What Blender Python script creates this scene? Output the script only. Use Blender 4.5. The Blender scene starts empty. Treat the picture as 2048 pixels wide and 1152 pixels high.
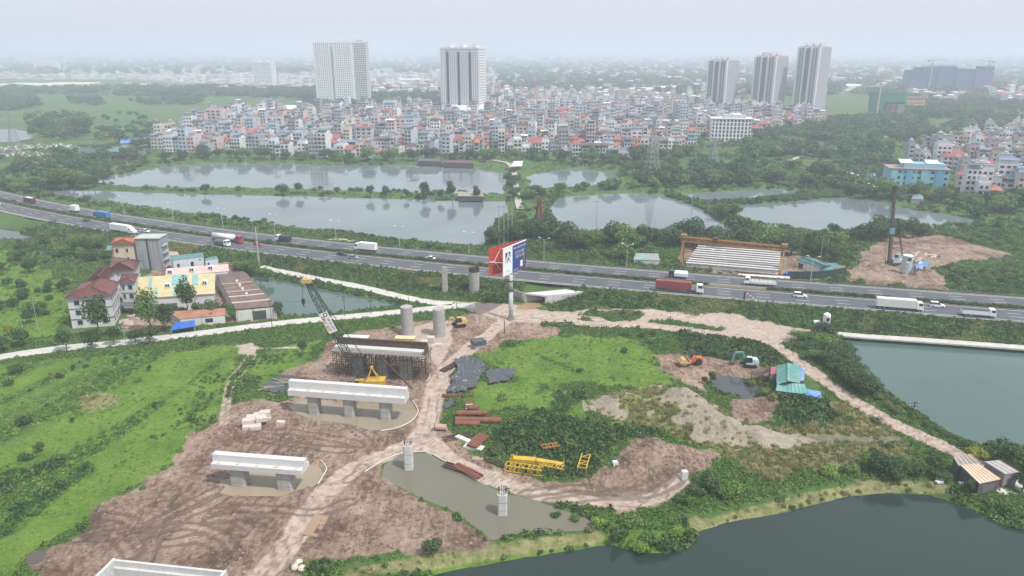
import bpy, math, random
import numpy as np
from mathutils import Vector, Matrix
random.seed(7); rng = np.random.default_rng(7)
SC = bpy.context.scene
COL = SC.collection
R = math.radians

# ------------------------------------------------------------------ camera
F, CX, CY, HZ, CAMH = 1480.0, 1024.0, 576.0, 102.0, 85.0
PITCH = math.atan((CY - HZ) / F)
SP, CP = math.sin(PITCH), math.cos(PITCH)
cam = bpy.data.cameras.new("camera"); camo = bpy.data.objects.new("camera", cam); COL.objects.link(camo)
cam.sensor_width = 36.0; cam.lens = F / 2048 * 36.0; cam.clip_start = 1.0; cam.clip_end = 60000
camo.location = (0, 0, CAMH); camo.rotation_euler = (math.pi / 2 - PITCH, 0, 0)
SC.camera = camo

# ------------------------------------------------------------------ light
SUN = Vector((0.42, -0.32, 0.85)).normalized()
world = bpy.data.worlds.new("World"); SC.world = world; world.use_nodes = True
wn = world.node_tree.nodes; wl = world.node_tree.links
bg = wn["Background"]; sky = wn.new("ShaderNodeTexSky"); sky.sky_type = 'NISHITA'; sky.sun_disc = False
sky.sun_elevation = math.asin(SUN.z); sky.sun_rotation = math.atan2(SUN.x, SUN.y)
sky.air_density = 1.0; sky.dust_density = 6.0; sky.ozone_density = 1.0; sky.altitude = 20
SKYMIX = wn.new("ShaderNodeMix"); SKYMIX.data_type = 'RGBA'; SKYMIX.inputs[0].default_value = 0.8
SKYMIX.inputs[7].default_value = (6.75, 6.95, 7.7, 1)          # an even veil of thin high cloud over the blue
wl.new(sky.outputs[0], SKYMIX.inputs[6]); wl.new(SKYMIX.outputs[2], bg.inputs[0]); bg.inputs[1].default_value = 0.128
sl = bpy.data.lights.new("sun", 'SUN'); sl.energy = 4.0; sl.angle = R(3); sl.color = (1.0, 0.955, 0.90)
so = bpy.data.objects.new("sun", sl); COL.objects.link(so); so.rotation_euler = (-SUN).to_track_quat('-Z', 'Y').to_euler()
SC.view_settings.view_transform = 'Standard'; SC.view_settings.look = 'None'
SC.view_settings.exposure = 0.07; SC.view_settings.gamma = 1.0; SC.view_settings.use_curve_mapping = False
SC.cycles.max_bounces = 6; SC.cycles.diffuse_bounces = 3; SC.cycles.glossy_bounces = 3; SC.cycles.transmission_bounces = 3
SC.cycles.volume_bounces = 2; SC.cycles.transparent_max_bounces = 8
SC.cycles.use_denoising = True
SC.cycles.caustics_reflective = False; SC.cycles.caustics_refractive = False

# ------------------------------------------------------------------ pixel -> place
def G(px, py, z=0.0):
    dx, dy, dz = px - CX, F * CP + (CY - py) * SP, -F * SP + (CY - py) * CP
    t = (z - CAMH) / dz
    return (dx * t, dy * t)
def G3(px, py, z=0.0):
    x, y = G(px, py, z); return Vector((x, y, z))
def top_z(Y, py):
    k = (CY - py) / F
    return CAMH + Y * (k * CP - SP) / (CP + k * SP)
def ppm(Y, z=0.0):                     # photo pixels per metre at distance Y
    return F / (Y * CP - (z - CAMH) * SP)
def GP(pts, z=0.0):
    return np.array([G(a, b, z) for a, b in pts])

# ------------------------------------------------------------------ tags
def tag(o, label=None, cat=None, group=None, kind=None):
    if label: o['label'] = label
    if cat: o['category'] = cat; kind = kind or 'thing'
    if group: o['group'] = group
    if kind: o['kind'] = kind
    return o
def thing(name, label, cat, loc=(0, 0, 0), rz=0.0, group=None):
    o = bpy.data.objects.new(name, None); COL.objects.link(o); o.empty_display_size = 0.5
    o.location = loc; o.rotation_euler = (0, 0, rz)
    return tag(o, label, cat, group)
def copy_tree(o, parent=None):
    c = o.copy(); COL.objects.link(c); c.parent = parent
    for ch in o.children:
        copy_tree(ch, c)
    return c
def link_mesh(name, me, parent=None, loc=(0, 0, 0), rz=0.0):
    o = bpy.data.objects.new(name, me); COL.objects.link(o); o.location = loc; o.rotation_euler = (0, 0, rz)
    if parent is not None: o.parent = parent
    return o

# ------------------------------------------------------------------ mesh builder
class MB:
    def __init__(s): s.v = []; s.f = []; s.m = []; s.M = Matrix.Identity(4); s.mi = 0
    def add(s, vs, fs):
        n = len(s.v); M = s.M
        s.v += [tuple(M @ Vector(p)) for p in vs]
        for f in fs: s.f.append([n + i for i in f]); s.m.append(s.mi)
    def box(s, x0, x1, y0, y1, z0, z1):
        s.add([(x0,y0,z0),(x1,y0,z0),(x1,y1,z0),(x0,y1,z0),(x0,y0,z1),(x1,y0,z1),(x1,y1,z1),(x0,y1,z1)],
              [(3,2,1,0),(4,5,6,7),(0,1,5,4),(1,2,6,5),(2,3,7,6),(3,0,4,7)])
    def cbox(s, c, d):
        s.box(c[0]-d[0]/2, c[0]+d[0]/2, c[1]-d[1]/2, c[1]+d[1]/2, c[2]-d[2]/2, c[2]+d[2]/2)
    def cyl(s, a, b, r0, r1=None, n=8, cap=True):
        a = Vector(a); b = Vector(b); r1 = r0 if r1 is None else r1
        d = (b - a).normalized(); u = d.orthogonal().normalized(); w = d.cross(u)
        vs = []
        for i in range(n):
            t = 2 * math.pi * i / n; e = u * math.cos(t) + w * math.sin(t)
            vs.append(a + e * r0)
        for i in range(n):
            t = 2 * math.pi * i / n; e = u * math.cos(t) + w * math.sin(t)
            vs.append(b + e * r1)
        fs = [(i, (i+1) % n, n + (i+1) % n, n + i) for i in range(n)]
        if cap: fs += [tuple(range(n-1, -1, -1)), tuple(range(n, 2*n))]
        s.add(vs, fs)
    def beam(s, a, b, w, h=None):
        a = Vector(a); b = Vector(b); h = w if h is None else h
        d = (b - a).normalized(); up = Vector((0,0,1))
        if abs(d.z) > 0.98: up = Vector((0,1,0))
        u = d.cross(up).normalized(); v = u.cross(d).normalized()
        vs = []
        for p in (a, b):
            for su, sv in ((-1,-1),(1,-1),(1,1),(-1,1)): vs.append(p + u*su*w/2 + v*sv*h/2)
        s.add(vs, [(0,1,2,3),(7,6,5,4),(0,4,5,1),(1,5,6,2),(2,6,7,3),(3,7,4,0)])
    def prism(s, pts, z0, z1):
        n = len(pts)
        vs = [(p[0], p[1], z0) for p in pts] + [(p[0], p[1], z1) for p in pts]
        s.add(vs, [tuple(range(n-1,-1,-1)), tuple(range(n, 2*n))] + [(i,(i+1)%n,n+(i+1)%n,n+i) for i in range(n)])
    def loft(s, rings, cap=True):
        n = len(rings[0]); vs = [p for r in rings for p in r]; fs = []
        for k in range(len(rings)-1):
            for i in range(n): fs.append((k*n+i, k*n+(i+1)%n, (k+1)*n+(i+1)%n, (k+1)*n+i))
        if cap: fs += [tuple(range(n-1,-1,-1)), tuple(range((len(rings)-1)*n, len(rings)*n))]
        s.add(vs, fs)
    def sheet(s, top, th):                       # a thin slab below a polygon of 3-D points
        n = len(top); vs = [tuple(p) for p in top] + [(p[0],p[1],p[2]-th) for p in top]
        s.add(vs, [tuple(range(n)), tuple(range(2*n-1,n-1,-1))] + [(i+n,(i+1)%n+n,(i+1)%n,i) for i in range(n)])
    def sph(s, c, r, n=8, m=5, zs=1.0):
        vs = [(c[0],c[1],c[2]+r*zs)]
        for j in range(1, m):
            a = math.pi*j/m
            for i in range(n):
                t = 2*math.pi*i/n; vs.append((c[0]+r*math.sin(a)*math.cos(t), c[1]+r*math.sin(a)*math.sin(t), c[2]+r*zs*math.cos(a)))
        vs.append((c[0],c[1],c[2]-r*zs)); fs = []
        for i in range(n): fs.append((0, 1+i, 1+(i+1)%n))
        for j in range(m-2):
            for i in range(n): fs.append((1+j*n+i, 1+(j+1)*n+i, 1+(j+1)*n+(i+1)%n, 1+j*n+(i+1)%n))
        L = len(vs)-1
        for i in range(n): fs.append((L, 1+(m-2)*n+(i+1)%n, 1+(m-2)*n+i))
        s.add(vs, fs)
    def mesh(s, name, mats, smooth=False):
        me = bpy.data.meshes.new(name); me.from_pydata(s.v, [], s.f)
        if not isinstance(mats, (list, tuple)): mats = [mats]
        for m in mats: me.materials.append(m)
        if len(mats) > 1: me.polygons.foreach_set('material_index', s.m)
        if smooth: me.polygons.foreach_set('use_smooth', [True]*len(me.polygons))
        me.update(); return me
    def build(s, name, mats, parent=None, smooth=False, loc=(0,0,0), rz=0.0):
        return link_mesh(name, s.mesh(name, mats, smooth), parent, loc, rz)

# ------------------------------------------------------------------ materials
MATS = {}
def lin(r, g, b):
    f = lambda c: (c/255/12.92) if c/255 <= 0.04045 else ((c/255+0.055)/1.055)**2.4
    return (f(r), f(g), f(b))
def mat(name, col, rough=0.7, var=0.12, scale=0.6, metal=0.0, bump=0.0, streak=0.0, spec=0.35, dirt=None, rnd=0.0):
    """painted / built surface: colour with soft blotches, optional vertical streaks of dirt and fine relief"""
    if name in MATS: return MATS[name]
    m = bpy.data.materials.new(name); m.use_nodes = True; nt = m.node_tree; N = nt.nodes; L = nt.links
    p = N["Principled BSDF"]; p.inputs["Roughness"].default_value = rough; p.inputs["Metallic"].default_value = metal
    p.inputs["Specular IOR Level"].default_value = spec
    tc = N.new("ShaderNodeTexCoord"); geo = N.new("ShaderNodeNewGeometry")
    nz = N.new("ShaderNodeTexNoise"); nz.inputs["Scale"].default_value = scale; nz.inputs["Detail"].default_value = 5; nz.inputs["Roughness"].default_value = 0.65
    L.new(geo.outputs["Position"], nz.inputs["Vector"])
    mr = N.new("ShaderNodeMapRange"); mr.inputs[1].default_value = 0.3; mr.inputs[2].default_value = 0.7
    mr.inputs[3].default_value = 1 - var; mr.inputs[4].default_value = 1 + var
    L.new(nz.outputs[0], mr.inputs[0])
    mx = N.new("ShaderNodeMix"); mx.data_type = 'RGBA'; mx.blend_type = 'MULTIPLY'; mx.inputs[0].default_value = 1
    mx.inputs[6].default_value = (*col, 1); L.new(mr.outputs[0], mx.inputs[7]); out = mx.outputs[2]
    if rnd:
        oi = N.new("ShaderNodeObjectInfo"); hv = N.new("ShaderNodeHueSaturation")
        m2 = N.new("ShaderNodeMapRange"); m2.inputs[3].default_value = 1 - rnd; m2.inputs[4].default_value = 1 + rnd
        L.new(oi.outputs["Random"], m2.inputs[0]); L.new(m2.outputs[0], hv.inputs["Value"]); L.new(out, hv.inputs["Color"]); out = hv.outputs[0]
    if streak:
        mp = N.new("ShaderNodeMapping"); mp.inputs["Scale"].default_value = (1.6, 1.6, 0.12); L.new(geo.outputs["Position"], mp.inputs[0])
        n2 = N.new("ShaderNodeTexNoise"); n2.inputs["Scale"].default_value = 0.8; n2.inputs["Detail"].default_value = 6; L.new(mp.outputs[0], n2.inputs["Vector"])
        r2 = N.new("ShaderNodeMapRange"); r2.inputs[1].default_value = 0.52; r2.inputs[2].default_value = 0.72; r2.inputs[4].default_value = streak
        L.new(n2.outputs[0], r2.inputs[0])
        m3 = N.new("ShaderNodeMix"); m3.data_type = 'RGBA'; L.new(r2.outputs[0], m3.inputs[0]); L.new(out, m3.inputs[6])
        m3.inputs[7].default_value = (*(dirt or (0.05, 0.045, 0.04)), 1); out = m3.outputs[2]
    L.new(out, p.inputs["Base Color"])
    if bump:
        bp = N.new("ShaderNodeBump"); bp.inputs["Strength"].default_value = bump; bp.inputs["Distance"].default_value = 0.2
        n3 = N.new("ShaderNodeTexNoise"); n3.inputs["Scale"].default_value = scale*4; n3.inputs["Detail"].default_value = 4
        L.new(geo.outputs["Position"], n3.inputs["Vector"]); L.new(n3.outputs[0], bp.inputs["Height"]); L.new(bp.outputs[0], p.inputs["Normal"])
    MATS[name] = m; return m
def corrugated(name, col, col2=None, rough=0.5, pitch=0.9, amt=0.5):
    """ribbed sheet roofing: ribs run down the slope as relief, with rust or fading in patches"""
    if name in MATS: return MATS[name]
    m = mat(name, col, rough, 0.14, 0.35, spec=0.4); nt = m.node_tree; N = nt.nodes; L = nt.links; p = N["Principled BSDF"]
    if col2:
        geo = N.new("ShaderNodeNewGeometry"); n2 = N.new("ShaderNodeTexNoise"); n2.inputs["Scale"].default_value = 0.25; n2.inputs["Detail"].default_value = 7; n2.inputs["Roughness"].default_value = 0.7
        L.new(geo.outputs["Position"], n2.inputs["Vector"]); r2 = N.new("ShaderNodeMapRange"); r2.inputs[1].default_value = 0.45; r2.inputs[2].default_value = 0.62; r2.inputs[4].default_value = amt
        L.new(n2.outputs[0], r2.inputs[0]); src = p.inputs["Base Color"].links[0].from_socket
        m3 = N.new("ShaderNodeMix"); m3.data_type = 'RGBA'; L.new(r2.outputs[0], m3.inputs[0]); L.new(src, m3.inputs[6]); m3.inputs[7].default_value = (*col2, 1)
        L.new(m3.outputs[2], p.inputs["Base Color"])
    return m
def leafmat(name, c0, c1, rough=0.6, trans=0.25):
    if name in MATS: return MATS[name]
    m = bpy.data.materials.new(name); m.use_nodes = True; nt = m.node_tree; N = nt.nodes; L = nt.links
    p = N["Principled BSDF"]; p.inputs["Roughness"].default_value = rough; p.inputs["Specular IOR Level"].default_value = 0.25
    geo = N.new("ShaderNodeNewGeometry"); oi = N.new("ShaderNodeObjectInfo")
    nz = N.new("ShaderNodeTexNoise"); nz.inputs["Scale"].default_value = 0.5; nz.inputs["Detail"].default_value = 3; L.new(geo.outputs["Position"], nz.inputs["Vector"])
    a = N.new("ShaderNodeMath"); a.operation = 'MULTIPLY_ADD'; L.new(geo.outputs["Random Per Island"], a.inputs[0]); a.inputs[1].default_value = 0.45; L.new(nz.outputs[0], a.inputs[2])
    b = N.new("ShaderNodeMath"); b.operation = 'MULTIPLY_ADD'; L.new(oi.outputs["Random"], b.inputs[0]); b.inputs[1].default_value = 0.5; L.new(a.outputs[0], b.inputs[2])
    mr = N.new("ShaderNodeMapRange"); mr.inputs[1].default_value = 0.45; mr.inputs[2].default_value = 1.45; L.new(b.outputs[0], mr.inputs[0])
    mx = N.new("ShaderNodeMix"); mx.data_type = 'RGBA'; mx.inputs[6].default_value = (*c0, 1); mx.inputs[7].default_value = (*c1, 1); L.new(mr.outputs[0], mx.inputs[0])
    L.new(mx.outputs[2], p.inputs["Base Color"])
    if trans:
        tr = N.new("ShaderNodeBsdfTranslucent"); L.new(mx.outputs[2], tr.inputs[0]); ms = N.new("ShaderNodeMixShader"); ms.inputs[0].default_value = trans
        L.new(p.outputs[0], ms.inputs[1]); L.new(tr.outputs[0], ms.inputs[2]); L.new(ms.outputs[0], N["Material Output"].inputs[0])
    MATS[name] = m; return m

# ------------------------------------------------------------------ noise and distance fields
def _hash(ix, iy, s):
    h = (ix.astype(np.int64) * 374761393 + iy.astype(np.int64) * 668265263 + s * 974634777) & 0x7fffffff
    h = ((h ^ (h >> 13)) * 1274126177) & 0x7fffffff
    return ((h ^ (h >> 16)) & 0xffff) / 65535.0
def vnoise(x, y, s=0):
    ix = np.floor(x); iy = np.floor(y); fx = x - ix; fy = y - iy
    fx = fx*fx*(3-2*fx); fy = fy*fy*(3-2*fy)
    a = _hash(ix, iy, s); b = _hash(ix+1, iy, s); c = _hash(ix, iy+1, s); d = _hash(ix+1, iy+1, s)
    return (a*(1-fx)+b*fx)*(1-fy) + (c*(1-fx)+d*fx)*fy
def fbm(x, y, sc, o=3, s=0):
    t = 0; a = 0.5; n = 0
    for k in range(o):
        t = t + a*vnoise(x/sc*2**k + 17.3*k, y/sc*2**k - 9.1*k, s+k); n += a; a *= 0.5
    return t/n - 0.5
def sd_poly(x, y, P):
    """signed distance, positive inside"""
    d2 = np.full(x.shape, 1e12); ins = np.zeros(x.shape, bool); n = len(P)
    for i in range(n):
        ax, ay = P[i]; bx, by = P[(i+1) % n]; ex, ey = bx-ax, by-ay
        t = np.clip(((x-ax)*ex + (y-ay)*ey) / max(ex*ex+ey*ey, 1e-9), 0, 1)
        d2 = np.minimum(d2, (x-ax-t*ex)**2 + (y-ay-t*ey)**2)
        c = ((ay > y) != (by > y)) & (x < (bx-ax)*(y-ay)/(by-ay+1e-12) + ax); ins ^= c
    d = np.sqrt(d2); return np.where(ins, d, -d)
def d_line(x, y, P):
    d2 = np.full(x.shape, 1e12)
    for i in range(len(P)-1):
        ax, ay = P[i]; bx, by = P[i+1]; ex, ey = bx-ax, by-ay
        t = np.clip(((x-ax)*ex + (y-ay)*ey) / max(ex*ex+ey*ey, 1e-9), 0, 1)
        d2 = np.minimum(d2, (x-ax-t*ex)**2 + (y-ay-t*ey)**2)
    return np.sqrt(d2)
def catmull(P, n=8):
    P = [np.array(p, float) for p in P]; out = []
    for i in range(len(P)-1):
        p0 = P[max(i-1,0)]; p1 = P[i]; p2 = P[i+1]; p3 = P[min(i+2,len(P)-1)]
        for k in range(n):
            t = k/n; out.append(0.5*((2*p1)+(-p0+p2)*t+(2*p0-5*p1+4*p2-p3)*t*t+(-p0+3*p1-3*p2+p3)*t**3))
    out.append(P[-1]); return np.array(out)
# ------------------------------------------------------------------ highway centre line (the hedge), y as a smooth function of x
RZ = 3.6
_h = np.array([G(a, b, RZ) for a, b in [(0,402),(78,417),(156,432),(312,458),(406,472),(500,485),(610,495),(719,506),(906,526),(1044,540),(1169,550),(1294,560),(1544,581),(1690,592),(1840,603),(2037,617)]])
_pc = np.polyfit(_h[:,0], _h[:,1], 4); _x0, _x1 = _h[0,0]-6, _h[-1,0]+6; _dp = np.polyder(_pc)
def hwy_y(x):
    x = np.asarray(x, float); xc = np.clip(x, _x0, _x1)
    return np.polyval(_pc, xc) + np.polyval(_dp, xc)*(x-xc)
def hwy_s(x):
    return np.polyval(_dp, np.clip(np.asarray(x, float), _x0, _x1))
def hwy_off(x, y):
    return (y - hwy_y(x)) / np.sqrt(1 + hwy_s(x)**2)
def hwy_pt(x, off):
    s = float(hwy_s(x)); n = math.sqrt(1+s*s)
    return (x - off*s/n, float(hwy_y(x)) + off/n)
def hwy_x_at(px, py, z=RZ):           # x of the centre-line point abreast of a pixel, and its offset
    X, Y = G(px, py, z); x = X
    for _ in range(12):
        s = float(hwy_s(x)); x = x - ((x - X) + (float(hwy_y(x)) - Y)*s)/(1+s*s)
    off = float(hwy_off(np.array(x), 0)) if False else ((X-x)*(-float(hwy_s(x))) + (Y-float(hwy_y(x))))/math.sqrt(1+float(hwy_s(x))**2)
    return x, off
NEAR_W, FAR_W = 13.6, 13.2

# ------------------------------------------------------------------ ponds  (name, level, outline in photo pixels, murk colour)
PONDS = [
 ("far_pond", -0.9, [(190,366),(215,354),(262,345),(330,333),(420,326),(560,328),(700,331),(850,331),(960,338),(1008,346),(1013,362),(1008,389),(950,389),(800,385),(600,379),(400,376),(250,373)], (0.150,0.186,0.193)),
 ("roadside_pond", -0.9, [(80,386),(120,381),(190,381),(400,388),(600,392),(800,398),(960,402),(1012,402),(1016,425),(1000,440),(978,462),(975,492),(960,497),(850,489),(750,476),(650,462),(550,450),(450,437),(330,419),(200,402),(120,393)], (0.150,0.186,0.193)),
 ("middle_pond", -0.9, [(1104,402),(1122,394),(1200,389),(1270,386),(1325,389),(1375,406),(1425,428),(1442,446),(1500,461),(1480,468),(1380,464),(1280,458),(1200,468),(1130,484),(1112,476),(1100,440)], (0.150,0.186,0.193)),
 ("village_pond", -0.9, [(1052,356),(1070,346),(1150,336),(1228,346),(1240,364),(1180,371),(1100,377),(1060,374)], (0.150,0.186,0.193)),
 ("reed_pond", -0.9, [(1345,391),(1400,386),(1500,380),(1560,379),(1604,386),(1566,395),(1480,400),(1400,403)], (0.150,0.186,0.193)),
 ("eastern_pond", -0.9, [(1486,409),(1560,404),(1620,398),(1700,393),(1755,401),(1830,420),(1880,426),(1945,438),(1938,449),(1850,456),(1770,463),(1700,464),(1620,467),(1560,456),(1500,441),(1476,427)], (0.150,0.186,0.193)),
 ("canal_pond", -1.1, [(470,545),(520,552),(560,560),(610,568),(660,581),(720,593),(798,606),(802,613),(760,621),(690,628),(600,637),(568,634),(545,612),(500,590)], (0.075,0.125,0.105)),
 ("green_pond", -1.2, [(1668,676),(1720,682),(1850,692),(2048,706),(2250,722),(2250,915),(2080,905),(2048,897),(1990,893),(1940,890),(1895,872),(1845,836),(1800,808),(1755,778),(1724,752),(1712,728),(1690,700)], (0.076,0.132,0.115)),
 ("dark_pond", -1.4, [(800,1175),(870,1150),(920,1140),(1000,1124),(1100,1108),(1190,1092),(1225,1090),(1270,1104),(1325,1108),(1380,1092),(1394,1066),(1440,1048),(1550,1028),(1640,1006),(1700,992),(1780,987),(1860,990),(1910,1007),(1965,1026),(2010,1052),(2070,1068),(2300,1120),(2300,1500),(700,1500)], (0.022,0.040,0.033)),
 ("muddy_pool", -0.45, [(768,930),(800,909),(850,905),(890,922),(912,938),(960,966),(1010,987),(1060,998),(1120,1018),(1180,1038),(1206,1052),(1190,1060),(1130,1063),(1050,1069),(1000,1077),(985,1081),(958,1060),(905,1022),(850,1000),(798,973),(764,950)], (0.155,0.148,0.11)),
 ("pier_pool", -0.35, [(578,812),(612,798),(650,800),(700,808),(770,806),(812,800),(836,820),(828,842),(798,857),(740,861),(690,846),(620,836),(588,824)], (0.27,0.235,0.165)),
 ("rain_pool", -0.3, [(452,962),(480,938),(560,925),(636,930),(648,948),(612,975),(560,992),(480,992),(448,980)], (0.28,0.23,0.16)),
 ("shed_pond", -0.8, [(1424,757),(1450,751),(1495,756),(1522,771),(1516,790),(1490,798),(1440,791),(1420,775)], (0.06,0.068,0.066)),
 ("ditch_pool", -0.7, [(-60,450),(20,458),(70,470),(76,480),(40,484),(-60,482)], (0.05,0.062,0.055)),
 ("orchard_pool", -0.7, [(60,500),(85,497),(106,503),(100,511),(70,512)], (0.05,0.062,0.055)),
 ("field_lake", -0.8, [(-120,262),(20,258),(60,264),(62,276),(20,284),(-120,290)], (0.05,0.062,0.055)),
 ("culvert_pool", -0.2, [(1030,617),(1048,606),(1082,604),(1078,612),(1050,618)], (0.30,0.21,0.12)),
 ("rut_puddle", -0.12, [(618,1068),(628,1048),(641,1030),(644,1034),(634,1053),(623,1071)], (0.30,0.21,0.13)),
 ("corner_puddle", -0.15, [(52,1112),(70,1100),(95,1105),(85,1125),(58,1132)], (0.10,0.085,0.07)),
]
# ------------------------------------------------------------------ ground cover map (outlines in photo pixels)
MUD = [
 [(445,815),(400,850),(378,866),(365,890),(357,918),(300,952),(250,988),(205,1012),(165,1048),(120,1082),(50,1112),(70,1152),(40,1300),(640,1300),(605,1150),(592,1135),(690,1120),(800,1104),(880,1102),(960,1094),(988,1084),(960,1060),(900,1020),(850,1000),(790,970),(760,950),(766,922),(805,902),(850,890),(880,905),(960,940),(1000,960),(900,870),(885,850),(892,800),(905,770),(900,740),(930,706),(985,704),(1015,684),(1120,668),(1132,656),(1060,640),(1000,628),(960,618),(930,626),(905,638),(850,640),(800,650),(760,655),(690,668),(650,690),(640,720),(650,745),(600,760),(585,772),(600,792),(560,808),(480,800)],
 [(880,880),(960,930),(1010,968),(1060,985),(1130,1004),(1230,1024),(1300,1018),(1355,990),(1368,965),(1440,932),(1446,915),(1390,905),(1310,880),(1255,884),(1232,905),(1205,940),(1165,962),(1100,964),(1040,952),(960,915),(900,872)],
 [(1310,712),(1350,705),(1420,720),(1520,730),(1552,738),(1552,760),(1520,762),(1440,745),(1412,755),(1410,785),(1370,770),(1330,745)],
 [(1452,800),(1500,793),(1560,815),(1548,840),(1500,850),(1470,838)],
 [(555,785),(520,775),(600,755),(660,735),(640,720),(560,745)],
 [(1355,548),(1360,500),(1400,488),(1580,496),(1600,512),(1690,530),(1695,556),(1580,566)],
 [(240,664),(460,645),(560,640),(545,600),(500,548),(460,530),(330,520),(300,545),(262,600)],
 [(1690,560),(1720,520),(1745,480),(1800,470),(1880,470),(1960,490),(2040,512),(1990,520),(1930,525),(1870,545),(1900,570),(1905,588),(1800,580),(1700,570)],
]
SANDY = [   # pale packed earth
 [(905,604),(1000,604),(1045,610),(1110,622),(1200,618),(1300,622),(1400,630),(1480,635),(1560,650),(1640,664),(1600,680),(1548,690),(1500,684),(1440,676),(1350,664),(1280,654),(1200,652),(1120,648),(1040,644),(1000,640),(940,625)],
 [(480,690),(505,686),(520,698),(505,712),(485,706)],
 [(600,478),(700,489),(800,501),(960,517),(970,512),(900,502),(780,490),(680,475)],
 [(830,655),(900,640),(905,690),(880,730),(830,720),(780,690)],
]
GREEN_IN_SANDY = [
 [(1150,632),(1180,622),(1260,622),(1290,630),(1270,640),(1200,644),(1160,640)],
 [(1300,644),(1340,640),(1400,650),(1450,660),(1430,666),(1370,658)],
]
HEAP = [(1176,802),(1200,792),(1280,780),(1330,778),(1400,795),(1440,815),(1480,850),(1540,862),(1600,873),(1640,880),(1600,895),(1560,903),(1540,915),(1490,905),(1440,915),(1420,895),(1370,890),(1300,860),(1230,840),(1185,825)]
DRY = [[(1440,915),(1540,905),(1640,885),(1740,880),(1820,890),(1830,925),(1700,940),(1600,950),(1520,955)],
       [(1500,850),(1640,876),(1760,880),(1800,862),(1750,835),(1690,800),(1650,810),(1690,850),(1600,866)]]
BRIGHT = [
 [(-120,560),(60,520),(130,560),(150,600),(110,670),(0,685),(-120,700)],[(-100,500),(40,500),(60,540),(-100,560)],
 [(-200,1000),(0,900),(150,800),(300,720),(440,690),(480,700),(440,760),(430,810),(370,880),(340,930),(240,980),(150,1050),(50,1105),(-60,1180),(-300,1200)],
 [(960,700),(1060,680),(1160,672),(1240,680),(1300,710),(1330,745),(1380,775),(1330,778),(1230,775),(1100,770),(1010,760),(990,735)],
 [(1020,800),(1080,785),(1150,775),(1180,800),(1190,835),(1250,850),(1160,850),(1090,830)],
 [(940,770),(1060,755),(1080,790),(1000,815),(960,830)],
 [(860,1112),(980,1090),(1190,1060),(1230,1030),(1330,1050),(1360,1080),(1300,1100),(1230,1080),(1000,1120),(880,1138)],
 [(500,720),(640,680),(600,745),(520,775)],
 [(0,745),(150,720),(330,715),(350,745),(200,830),(80,850),(0,870)],
]
DARK = [
 [(1070,830),(1110,790),(1180,765),(1180,800),(1130,830),(1230,855),(1330,870),(1300,880),(1250,882),(1225,905),(1190,940),(1130,955),(1050,940),(1000,905),(980,870)],
 [(1540,800),(1600,790),(1640,800),(1690,835),(1680,855),(1590,858),(1545,835)],
 [(-100,1090),(0,1030),(100,960),(175,925),(195,940),(120,1000),(0,1080),(-100,1130)],
 [(-60,975),(0,940),(80,925),(120,930),(40,975),(-40,1010)],
 [(1370,670),(1500,690),(1560,715),(1540,735),(1440,715),(1370,700)],
]
RUTS = [  # wheel tracks, half width m, wander
 [(520,1165),(560,1110),(600,1050),(650,985),(720,930),(800,897),(842,872),(862,820),(872,780),(890,742),(930,705),(975,670),(1010,640),(1015,622)],
 [(842,872),(900,915),(960,946),(1040,975),(1130,994),(1220,1005),(1300,996),(1362,962)],
 [(1000,632),(1100,640),(1200,648),(1330,655),(1450,668),(1530,682),(1568,702),(1615,738),(1660,770),(1700,798),(1760,832),(1830,866),(1900,898),(1960,930)],
 [(1020,624),(1110,630),(1180,634),(1220,648)],
 [(1290,625),(1400,638),(1500,655),(1540,680)],
 [(505,700),(482,728),(462,752),(452,775),(447,805),(440,850)], [(515,705),(490,740),(470,765),(460,800),(452,850)],
 [(500,697),(560,695),(610,693)],
]
RUTW = [5.2, 4.2, 4.6, 3.4, 4.2, 0.8, 0.7, 1.0]
LOOP = [(1790,876),(1740,880),(1690,876),(1620,880),(1560,884),(1520,880)]
TYRE = [  # dark single ruts pressed in the mud
 [(575,870),(520,920),(450,970),(370,1010),(300,1050)],[(590,880),(530,930),(460,985),(380,1025),(310,1065)],
 [(300,1060),(380,1050),(450,1075),(470,1110)],[(330,1085),(400,1075),(440,1100),(440,1130)],[(420,1040),(500,1030),(540,1045)],
 [(430,1020),(520,1015),(640,1020),(700,1000)],[(200,1030),(260,1040),(300,1080),(290,1120)],[(180,1060),(230,1070),(260,1110)],
 [(1050,985),(1150,975),(1260,985),(1340,950)],[(1100,1000),(1200,990),(1300,985),(1370,950)],
 [(700,900),(600,890),(520,880)],[(720,890),(640,870),(560,862)],
]
WROADS = [ # concrete lanes: outline centre in pixels, width
 ("village_lane", [(-60,726),(10,712),(70,703),(130,695),(190,690),(250,684),(310,677),(370,670),(440,661),(500,653),(560,646),(650,637),(750,628),(850,618),(910,612),(950,610)], 5.0),
 ("canal_lane", [(905,606),(880,605.5),(850,602),(800,592),(750,580),(700,569),(640,558),(590,548),(556,541),(520,533)], 4.6),
 ("pond_lane", [(1640,662),(1700,669),(1800,676),(1900,683),(2048,694),(2200,706)], 3.4),
]
xs = [-180+0.7*i for i in range(int(375/0.7)+1)]
d = 0.7
lo = [-180.0]
while lo[-1] > -15000: d *= 1.055; lo.append(lo[-1]-d)
d = 0.7; hi = [xs[-1]]
while hi[-1] < 15000: d *= 1.055; hi.append(hi[-1]+d)
XS = np.array(lo[:0:-1] + xs + hi[1:])
ys = [-6000, -1500, -400, -100, 0, 40, 70]; y = 85.0
while y < 290: ys.append(y); y += 0.7
d = 0.7
while y < 16000: ys.append(y); d *= 1.0155; y += d
YS = np.array(ys)
GX, GY = np.meshgrid(XS, YS)
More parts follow.
